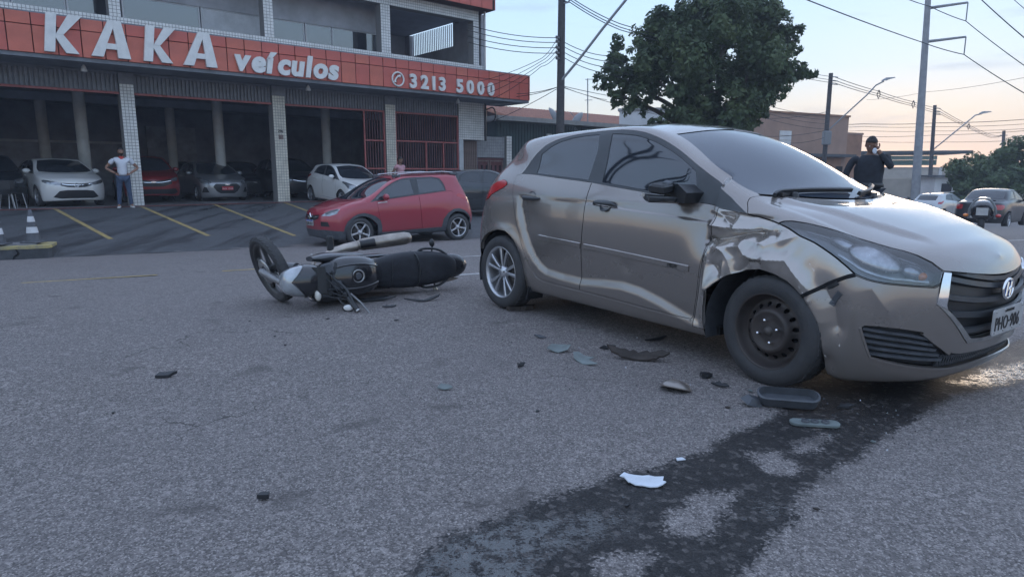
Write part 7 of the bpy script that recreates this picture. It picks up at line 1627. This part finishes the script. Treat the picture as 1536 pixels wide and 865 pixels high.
for sg in (-1, 1): t = KB(); t.tube([csec(1.305 - .125 * math.cos(R(q)) ** .9, R(q), 1.04) if sg > 0 else csec(1.305 - .125 * math.cos(R(q)) ** .9, R(180 - q), 1.04) for q in range(5, 91, 8)], .004, 'mgrey', 6); t.fin('visor_edge', cw)
t = KB(); t.box((1.03, .04, .97), (.16, .27, .13), 'black', rot=(.05, .1, .05), bev=.02); t.box((.98, -.08, 1.0), (.10, .10, .09), 'plastic', rot=(.2, .3, .2), bev=.015); t.fin('headlight_bracket', cw)
t = KB(); t.loft([[(1.05 - .02 * k, y_, 1.06 + .035 * k) for y_ in (-.11, .11)] + [(1.13 - .03 * k, y_, 1.05 + .035 * k) for y_ in (.11, -.11)] for k in (0, 1)], 'black', smooth=False); t.fin('instrument_panel', cw)
t = KB(); t.tube([(1.08, .10, .98), (1.10, .13, 1.04)], .012, 'black', 6); t.ball((1.10, .125, 1.06), (.028, .05, .03), 'signal', 12, 8); t.fin('turn_signal', cw)
# handlebar knocked round: left end on the asphalt towards us
gp = Vector((-1.285, 5.31, .035)) - MORG; hb0 = bk(.95, 0, 1.06); hr = bk(.90, -.13, 1.0)
t = MB(); t.tube(spline([tuple(gp), tuple(gp.lerp(hb0, .45) + Vector((0, 0, .05))), tuple(hb0), tuple(hb0.lerp(hr, .5) + Vector((0, 0, .0))), tuple(hr)], 6), .011, 'black', 8); bar = t.build('handlebar', moto)
d = (hb0 - gp).normalized(); t = MB(); t.tube([tuple(gp - d * .02), tuple(gp + d * .12)], [.024, .022], 'black', 10); t.tube([tuple(gp - d * .035), tuple(gp - d * .02)], .021, 'steel', 10); t.build('grip', bar)
t = MB(); t.tube([tuple(gp + d * .14 + Vector((.03, 0, .02))), tuple(gp + d * .06 + Vector((.075, 0, .0))), tuple(gp - d * .06 + Vector((.085, 0, -.005)))], [.010, .008, .007], 'cast', 6); t.build('clutch_lever', bar)
t = MB(); t.box(tuple(gp + d * .16), (.05, .05, .045), 'black', bev=.01); t.build('switch_block', bar)
t = MB(); t.tube([tuple(gp + d * .17), tuple(gp + d * .12 + Vector((-.08, -.02, .0))), tuple(gp + Vector((-.07, .02, -.02)))], .007, 'black', 6); ms_ = t.build('mirror_stem', bar)
t = MB(); t.ball(tuple(gp + Vector((-.075, .03, -.005))), (.05, .018, .032), 'black', 12, 8); t.ball(tuple(gp + Vector((-.07, .02, .0))), (.042, .016, .026), 'letterwhite', 12, 8); t.build('broken_mirror', ms_)
r5 = random.Random(3)
for i in range(7):   # torn cables between the clamp and the bar
    a = bk(.98 + r5.uniform(-.05, .08), r5.uniform(-.1, .12), .98 + r5.uniform(-.06, .08)); b = gp.lerp(hb0, r5.uniform(.2, .7)); m_ = a.lerp(b, .5) + Vector((r5.uniform(-.08, .08), -r5.uniform(.0, .08), r5.uniform(-.06, .10)))
    t = MB(); t.tube(spline([tuple(a), tuple(m_), tuple(b)], 6), .005, 'black', 5); t.build('cable', bar)
t = KB(); t.box((.90, .05, .99), (.10, .12, .06), 'plastic', rot=(.2, .3, .1), bev=.012); t.box((1.0, .12, 1.0), (.06, .05, .05), 'cast', rot=(.4, .1, .3), bev=.01); t.fin('broken_bracket')
# ---- motorcycle standing beyond the bonnet, seen from behind
p = wp(1472, 330, 13.5); gz = tz(p.x, p.y); sc = empty('parked_motorcycle', (p.x, p.y, gz), R(54), 'black motorcycle seen from behind beyond the bonnet of the crashed hatchback', 'motorcycle')
t = MB(); t.loft([[(x_, hw * math.copysign(abs(math.cos(a)) ** .8, math.cos(a)), zc + hh * math.copysign(abs(math.sin(a)) ** .8, math.sin(a))) for a in [2 * math.pi * j / 20 for j in range(20)]] for x_, zc, hw, hh in ((-.30, .55, .12, .12), (-.24, .56, .19, .18), (0, .58, .21, .20), (.4, .62, .18, .16), (.9, .70, .14, .12))], 'mblack'); t.build('body', sc)
t = MB(); t.tube(spline([(-.20, -.22, .42), (-.27, -.21, .62), (-.30, -.12, .78), (-.31, 0, .815), (-.30, .12, .78), (-.27, .21, .62), (-.20, .22, .42)], 6), .022, 'dish', 8); t.build('grab_rail', sc)
t = MB(); t.box((-.315, 0, .56), (.02, .20, .15), 'plate'); t.build('license_plate', sc)
for sg in (-1, 1): t = MB(); t.ball((-.24, sg * .27, .48), (.04, .05, .035), 'amber' if sg > 0 else 'redglow', 10, 8); t.tube([(-.22, sg * .16, .48), (-.23, sg * .25, .48)], .012, 'black', 6); t.build('turn_signal', sc)
for x_ in (0.0, 1.25): t = MB(); t.lathe([(.22, -.05), (.27, -.055), (.30, 0), (.27, .055), (.22, .05), (.22, -.05)], 'tyre', c=(x_, 0, .30), n=28); t.lathe([(.0, -.03), (.22, -.03), (.22, .03), (0, .03)], 'mwheel', c=(x_, 0, .30), n=20); t.build('wheel', sc)
t = MB(); t.tube([(1.25, .08, .3), (1.0, .08, .8)], .025, 'fork', 8); t.tube([(1.25, -.08, .3), (1.0, -.08, .8)], .025, 'fork', 8); t.tube([(.9, -.2, .74), (1.0, 0, .76), (.9, .2, .74)], .014, 'black', 8); t.build('front_fork', sc)
t = MB(); t.tube([(.5, .12, .2), (.45, .42, .02)], .012, 'steel', 6); t.build('kick_stand', sc)

# ------------------------------------------------------------------ people: skinned bodies in the poses of the photograph
def skinmesh(name, verts, edges, radii, m, parent=None, root=0, levels=2, smooth=True):
    me = bpy.data.meshes.new(name); me.from_pydata([tuple(v) for v in verts], edges, []); o = bpy.data.objects.new(name, me); COL.objects.link(o)
    sk = o.modifiers.new('skin', 'SKIN'); sk.use_smooth_shade = True; sv = me.skin_vertices[0].data
    for i, r_ in enumerate(radii): sv[i].radius = (r_, r_) if isinstance(r_, (int, float)) else r_
    for i in range(len(verts)): sv[i].use_root = (i == root)
    ss = o.modifiers.new('sub', 'SUBSURF'); ss.levels = ss.render_levels = levels
    dg = bpy.context.evaluated_depsgraph_get(); m2 = bpy.data.meshes.new_from_object(o.evaluated_get(dg)); bpy.data.objects.remove(o)
    m2.materials.clear(); m2.materials.append(M[m]); m2.polygons.foreach_set('use_smooth', [True] * len(m2.polygons)); return meshobj(name, m2, parent)
def hand(pfx, wrist, dirv, palmn, skin, parent, curl=.5, side=1):
    """palm and five bent fingers as one mesh merged from skinned chains"""
    d = Vector(dirv).normalized(); n = (Vector(palmn) - d * Vector(palmn).dot(d)).normalized(); s_ = d.cross(n) * side; w = Vector(wrist)
    V = [w, w + d * .045, w + d * .085]; E = [(0, 1), (1, 2)]; Rr = [.022, (.036, .018), (.038, .015)]
    for k, (off, ln) in enumerate(((-.030, .068), (-.010, .078), (.011, .074), (.030, .058))):
        b = w + d * .088 + s_ * off; i0 = len(V); a1, a2 = curl * .8, curl * 1.7
        p1 = b + (d * math.cos(a1 * .5) + n * math.sin(a1 * .5)) * ln * .45; p2 = p1 + (d * math.cos(a1) + n * math.sin(a1)) * ln * .32; p3 = p2 + (d * math.cos(a2) + n * math.sin(a2)) * ln * .25
        V += [b, p1, p2, p3]; E += [(2, i0), (i0, i0 + 1), (i0 + 1, i0 + 2), (i0 + 2, i0 + 3)]; Rr += [.011, .0095, .0088, .0075]
    i0 = len(V); tb = w + d * .03 - s_ * .03; V += [tb, tb + (d * .7 - s_ * .7) * .035 + n * .01, tb + (d * .95 - s_ * .5) * .062 + n * .018]; E += [(1, i0), (i0, i0 + 1), (i0 + 1, i0 + 2)]; Rr += [.014, .011, .009]
    return skinmesh('hand', V, E, Rr, skin, parent, 0, 1)
def head(parent, c, yaw, pitch, skin, hair, beard=False, r=.098):
    """face with brow, nose, mouth, chin, eyes and ears; hair as its own cap"""
    q = (Matrix.Rotation(yaw, 3, 'Z') @ Matrix.Rotation(pitch, 3, 'Y')); c = Vector(c)
    def prof(z):   # half depth front, half depth back, half width by height
        return (np.interp(z, [-.115, -.10, -.07, -.03, .02, .06, .10, .125], [.045, .078, .088, .092, .096, .094, .072, .02]), np.interp(z, [-.115, -.08, -.03, .02, .07, .10, .125], [.02, .05, .082, .096, .096, .078, .02]), np.interp(z, [-.115, -.09, -.05, 0, .05, .09, .125], [.026, .048, .064, .074, .077, .064, .02]))
    rings = []
    for z in np.linspace(-.115, .125, 22):
        f, b, w_ = prof(z); rg = []
        for j in range(28):
            a = 2 * math.pi * j / 28; ca, sa = math.cos(a), math.sin(a); x = (f if ca > 0 else b) * math.copysign(abs(ca) ** .9, ca); y = w_ * math.copysign(abs(sa) ** .9, sa)
            if ca > .75: x += .020 * math.exp(-((z + .022) / .022) ** 2 - (y / .014) ** 2) + .007 * math.exp(-((z + .062) / .012) ** 2 - (y / .024) ** 2) + .006 * math.exp(-((z - .025) / .01) ** 2) + .006 * math.exp(-((z + .10) / .014) ** 2 - (y / .02) ** 2)
            if ca > .4: x -= .010 * math.exp(-((z - .004) / .014) ** 2 - ((abs(y) - .032) / .014) ** 2)
            v = c + q @ Vector((x, y, z)); rg.append(tuple(v))
        rings.append(rg)
    t = MB(); t.loft(rings, skin)
    for sg in (-1, 1):
        t.ball(tuple(c + q @ Vector((-.005, sg * .078, -.005))), (.018, .010, .030), skin, 10, 8, rot=q)
    hd_ = t.build('head', parent)
    t = MB()
    for sg in (-1, 1): t.ball(tuple(c + q @ Vector((.080, sg * .032, .004))), (.010, .013, .007), 'letterwhite', 8, 6, rot=q); t.ball(tuple(c + q @ Vector((.087, sg * .032, .004))), .0055, 'black', 8, 6)
    t.build('eyes', hd_)
    t = MB(); t.ball(tuple(c + q @ Vector((.086, 0, -.062))), (.006, .022, .005), 'collar', 8, 6, rot=q); t.build('mouth', hd_)
    t = MB(); rg = []
    for z in np.linspace(-.03, .134, 14):
        f, b, w_ = prof(min(z, .105)); k = 1.09 * (1 if z < .11 else max(.05, 1 - ((z - .11) / .024) ** 2) ** .5); rr = []
        for j in range(28):
            a = 2 * math.pi * j / 28; ca, sa = math.cos(a), math.sin(a); fx = f * (1.06 if z > .058 else .30) * (k / 1.09); x = (fx if ca > 0 else b * 1.08 * (k / 1.09)) * math.copysign(abs(ca) ** .9, ca); y = w_ * k * math.copysign(abs(sa) ** .9, sa); x += .004 * math.sin(j * 5.1 + z * 170)
            rr.append(tuple(c + q @ Vector((x - (.004 if z < .07 else 0), y, z + .004 * math.sin(j * 3.3)))))
        rg.append(rr)
    t.loft(rg, hair); t.build('hair', hd_)
    if beard:
        t = MB(); rg = []
        for z in np.linspace(-.122, -.045, 6):
            f, b, w_ = prof(max(z, -.115)); rg.append([tuple(c + q @ Vector(((f + .008) * math.cos(a), (w_ + .005) * math.sin(a), z))) for a in [math.pi * (-.5 + i / 14) for i in range(15)]])
        t.loft(rg, hair, closed=False, cap=False); t.build('beard', hd_)
    return hd_
def person(loc, yaw, label, top, trousers, skin, arms, stance=.11, lean=0., head_yaw=0., head_pitch=0., H=1.75, shoe='shoe', beard=False, collar=None, bulk=1., hair='hair', sleeve=.45):
    """local axes: x forward, y left. arms: per side (elbow, wrist, hand direction, palm direction)"""
    o = empty('person', loc, yaw, label, 'person'); k = H / 1.75
    P = lambda x, y, z: Vector((x * k, y * k, z * k))
    sh = P(lean, 0, 1.42); hip = P(0, 0, .93)
    # one continuous body in skin tone, clothes as children over it
    V = [P(0, 0, .95), P(lean * .4, 0, 1.10), P(lean * .8, 0, 1.28), P(lean, 0, 1.42), P(lean * 1.1 + .01, 0, 1.50), P(lean * 1.2 + .02, 0, 1.58)]; E = [(0, 1), (1, 2), (2, 3), (3, 4), (4, 5)]; Rr = [(.125 * bulk, .085 * bulk), (.11 * bulk, .075 * bulk), (.12 * bulk, .078 * bulk), (.10, .06), .052, .055]
    legs = []
    for sg in (-1, 1):
        i = len(V); hp, kn, an, to = P(0, sg * .095, .88), P(.02, sg * (.095 + stance * .35), .49), P(-.01, sg * (.09 + stance * .7), .09), P(.13, sg * (.10 + stance * .9), .035)
        V += [hp, kn, an, to]; E += [(0, i), (i, i + 1), (i + 1, i + 2), (i + 2, i + 3)]; Rr += [.088 * bulk, .058, .042, .030]; legs.append((hp, kn, an, to))
    for sg, (el, wr, hdv, pn) in zip((-1, 1), arms):
        i = len(V); s0 = sh + P(0, sg * .175 * bulk, -.01); V += [s0, P(*el), P(*wr)]; E += [(3, i), (i, i + 1), (i + 1, i + 2)]; Rr += [.058, .047, .034]
    body = skinmesh('body', V, E, Rr, skin, o, 0, 2)
    # trousers
    V = [P(0, 0, .96)]; E = []; Rr = [(.158 * bulk, .118 * bulk)]
    for hp, kn, an, to in legs: i = len(V); V += [hp, hp.lerp(kn, .5), kn, kn.lerp(an, .6), an + P(0, 0, -.02)]; E += [(0, i), (i, i + 1), (i + 1, i + 2), (i + 2, i + 3), (i + 3, i + 4)]; Rr += [.100 * bulk, .085 * bulk, .070, .062, .062]
    skinmesh('trousers', V, E, Rr, trousers, o, 0, 2)
    # shirt with short sleeves
    V = [P(0, 0, .92), P(lean * .3, 0, 1.03), P(lean * .5, 0, 1.15), P(lean * .8, 0, 1.29), P(lean, 0, 1.41), P(lean + .005, 0, 1.485)]; E = [(0, 1), (1, 2), (2, 3), (3, 4), (4, 5)]; Rr = [(.168 * bulk, .125 * bulk), (.165 * bulk, .128 * bulk), (.16 * bulk, .124 * bulk), (.176 * bulk, .128 * bulk), (.145 * bulk, .098), (.075, .068)]
    for sg, (el, wr, hdv, pn) in zip((-1, 1), arms):
        i = len(V); s0 = sh + P(0, sg * .175 * bulk, -.005); e_ = P(*el)
        if sleeve <= 1: V += [s0, s0.lerp(e_, sleeve)]; E += [(4, i), (i, i + 1)]; Rr += [.076, .074]
        else: w_ = P(*wr); V += [s0, e_, e_.lerp(w_, .85)]; E += [(4, i), (i, i + 1), (i + 1, i + 2)]; Rr += [.068, .052, .040]
    skinmesh('shirt', V, E, Rr, top, o, 0, 2)
    for sg, (el, wr, hdv, pn) in zip((-1, 1), arms):
        hand('hand', P(*wr), hdv, pn, skin, body, .6, sg)
    for hp, kn, an, to in legs:
        t = MB(); d = (to - an); d.z = 0; d.normalize(); s_ = Vector((-d.y, d.x, 0)); b = an - d * .07 * k; b.z = 0; rings = []
        for q, w_, h_ in ((0, .026, .06), (.03, .038, .085), (.10, .040, .085), (.17, .046, .06), (.23, .042, .045), (.268, .022, .03)):
            c = b + d * q * k; rings.append([tuple(c + s_ * w_ * x + Vector((0, 0, z * h_))) for x, z in ((-1, .0), (-1.05, .3), (-.8, .8), (0, 1), (.8, .8), (1.05, .3), (1, .0))])
        t.loft(rings, shoe); t.build('shoe', o)
    if collar:
        t = MB(); cpt = P(lean + .012, 0, 1.475); t.lathe([(.074, -.02), (.066, .03), (.070, .032), (.084, -.02)], collar, axis='z', c=tuple(cpt), n=18); t.loft([[tuple(P(lean + .09, y, z)) for y, z in ((-.04, 1.46), (.04, 1.46))], [tuple(P(lean + .115, y, z)) for y, z in ((-.012, 1.37), (.012, 1.37))]], collar, closed=False, cap=False); t.build('collar', o)
    hc = P(lean * 1.25 + .03, 0, 1.64); head(o, hc, head_yaw, head_pitch, skin, hair, beard); return o
# man with hands on hips beside the left tiled pillar
pm1 = wp(189, 311.5, 20.2); face_cam = math.atan2(-pm1.y, -pm1.x)
g1 = terrain(np.array([pm1.x]), np.array([pm1.y]))[0] + .012
person((pm1.x, pm1.y, float(g1)), face_cam + .05, 'person with hands on hips in white polo and jeans by the left tiled pillar', 'polo', 'jeans', 'skin',
       [((-.05, -.42, 1.17), (.06, -.19, 1.01), (.5, .6, -.6), (-.6, .4, 0)), ((-.05, .42, 1.17), (.06, .19, 1.01), (.5, -.6, -.6), (-.6, -.4, 0))], stance=.10, beard=True, collar='collar', H=1.78, bulk=1.14, sleeve=.55)
# man in pink behind the red crossover, looking down the street
pm2 = wp(600, 262, 25.0); gz2 = tz(pm2.x, pm2.y)
person((pm2.x, pm2.y, gz2 + .012), R(-40), 'person in a pink polo shirt standing behind the red crossover looking to the right', 'pink', 'navycloth', 'skin2',
       [((-.08, -.30, 1.16), (.02, -.22, .98), (.7, .5, -.4), (-.3, .6, 0)), ((-.12, .30, 1.16), (-.02, .22, .98), (.7, -.5, -.4), (-.3, -.6, 0))], H=1.70, head_yaw=.35, bulk=1.06)
# uniformed person wiping the face, beyond the windscreen
pm3 = wp(1292, 378, 10.4); gz3 = tz(pm3.x, pm3.y)
po = person((pm3.x, pm3.y, gz3 + .01), R(-115), 'person in dark uniform with shoulder patch holding a white cloth to the face', 'navycloth', 'navycloth', 'skin2',
            [((.06, -.33, 1.19), (.10, -.30, .98), (.3, .1, -1), (-.1, 1, 0)), ((.20, .30, 1.28), (.17, .09, 1.56), (-.1, -.5, 1), (-.9, -.2, 0))], H=1.70, head_pitch=.34, head_yaw=.12, bulk=1.36, sleeve=2, shoe='black', lean=.05)
t = MB(); t.loft([[(.20 + .010 * math.sin(3 * a), .045 + .032 * math.cos(a), 1.50 + .045 * math.sin(a)) for a in [2 * math.pi * i / 12 for i in range(12)]], [(.215, .045 + .02 * math.cos(a), 1.50 + .03 * math.sin(a)) for a in [2 * math.pi * i / 12 for i in range(12)]]], 'paper'); o = t.build('white_cloth', loc=po.location, rot=po.rotation_euler); tag(o, 'white cloth pressed against the face of the uniformed person', 'cloth')
t = MB(); t.box((.02, -.262, 1.33), (.09, .012, .10), 'pinkpatch' if 'pinkpatch' in M else 'mint', rot=(0, 0, .1), bev=.004); t.box((.0, -.27, 1.20), (.10, .012, .03), 'letterwhite'); t.build('shoulder_patch', po)
t = MB(); t.lathe([(.19, 1.02), (.205, 1.02), (.205, .95), (.19, .95)], 'black', axis='z', n=24); t.v = [(a * .95, b * 1.12, c) for a, b, c in t.v]; t.build('duty_belt', po)

# ------------------------------------------------------------------ thin evening haze round the whole place
hm = bpy.data.materials.new('haze'); hm.use_nodes = True; ht = hm.node_tree
for n_ in list(ht.nodes):
    if n_.type == 'BSDF_PRINCIPLED': ht.nodes.remove(n_)
pv_ = ht.nodes.new('ShaderNodeVolumePrincipled'); pv_.inputs['Color'].default_value = (.80, .86, 1, 1); pv_.inputs['Density'].default_value = .0017; pv_.inputs['Anisotropy'].default_value = .1
ht.links.new(pv_.outputs[0], [n for n in ht.nodes if n.type == 'OUTPUT_MATERIAL'][0].inputs['Volume'])
t = MB(); t.box((60, 80, 14.0), (1000, 1000, 40), 'void'); hz = t.build('haze'); hz.data.materials.clear(); hz.data.materials.append(hm); hz['kind'] = 'stuff'
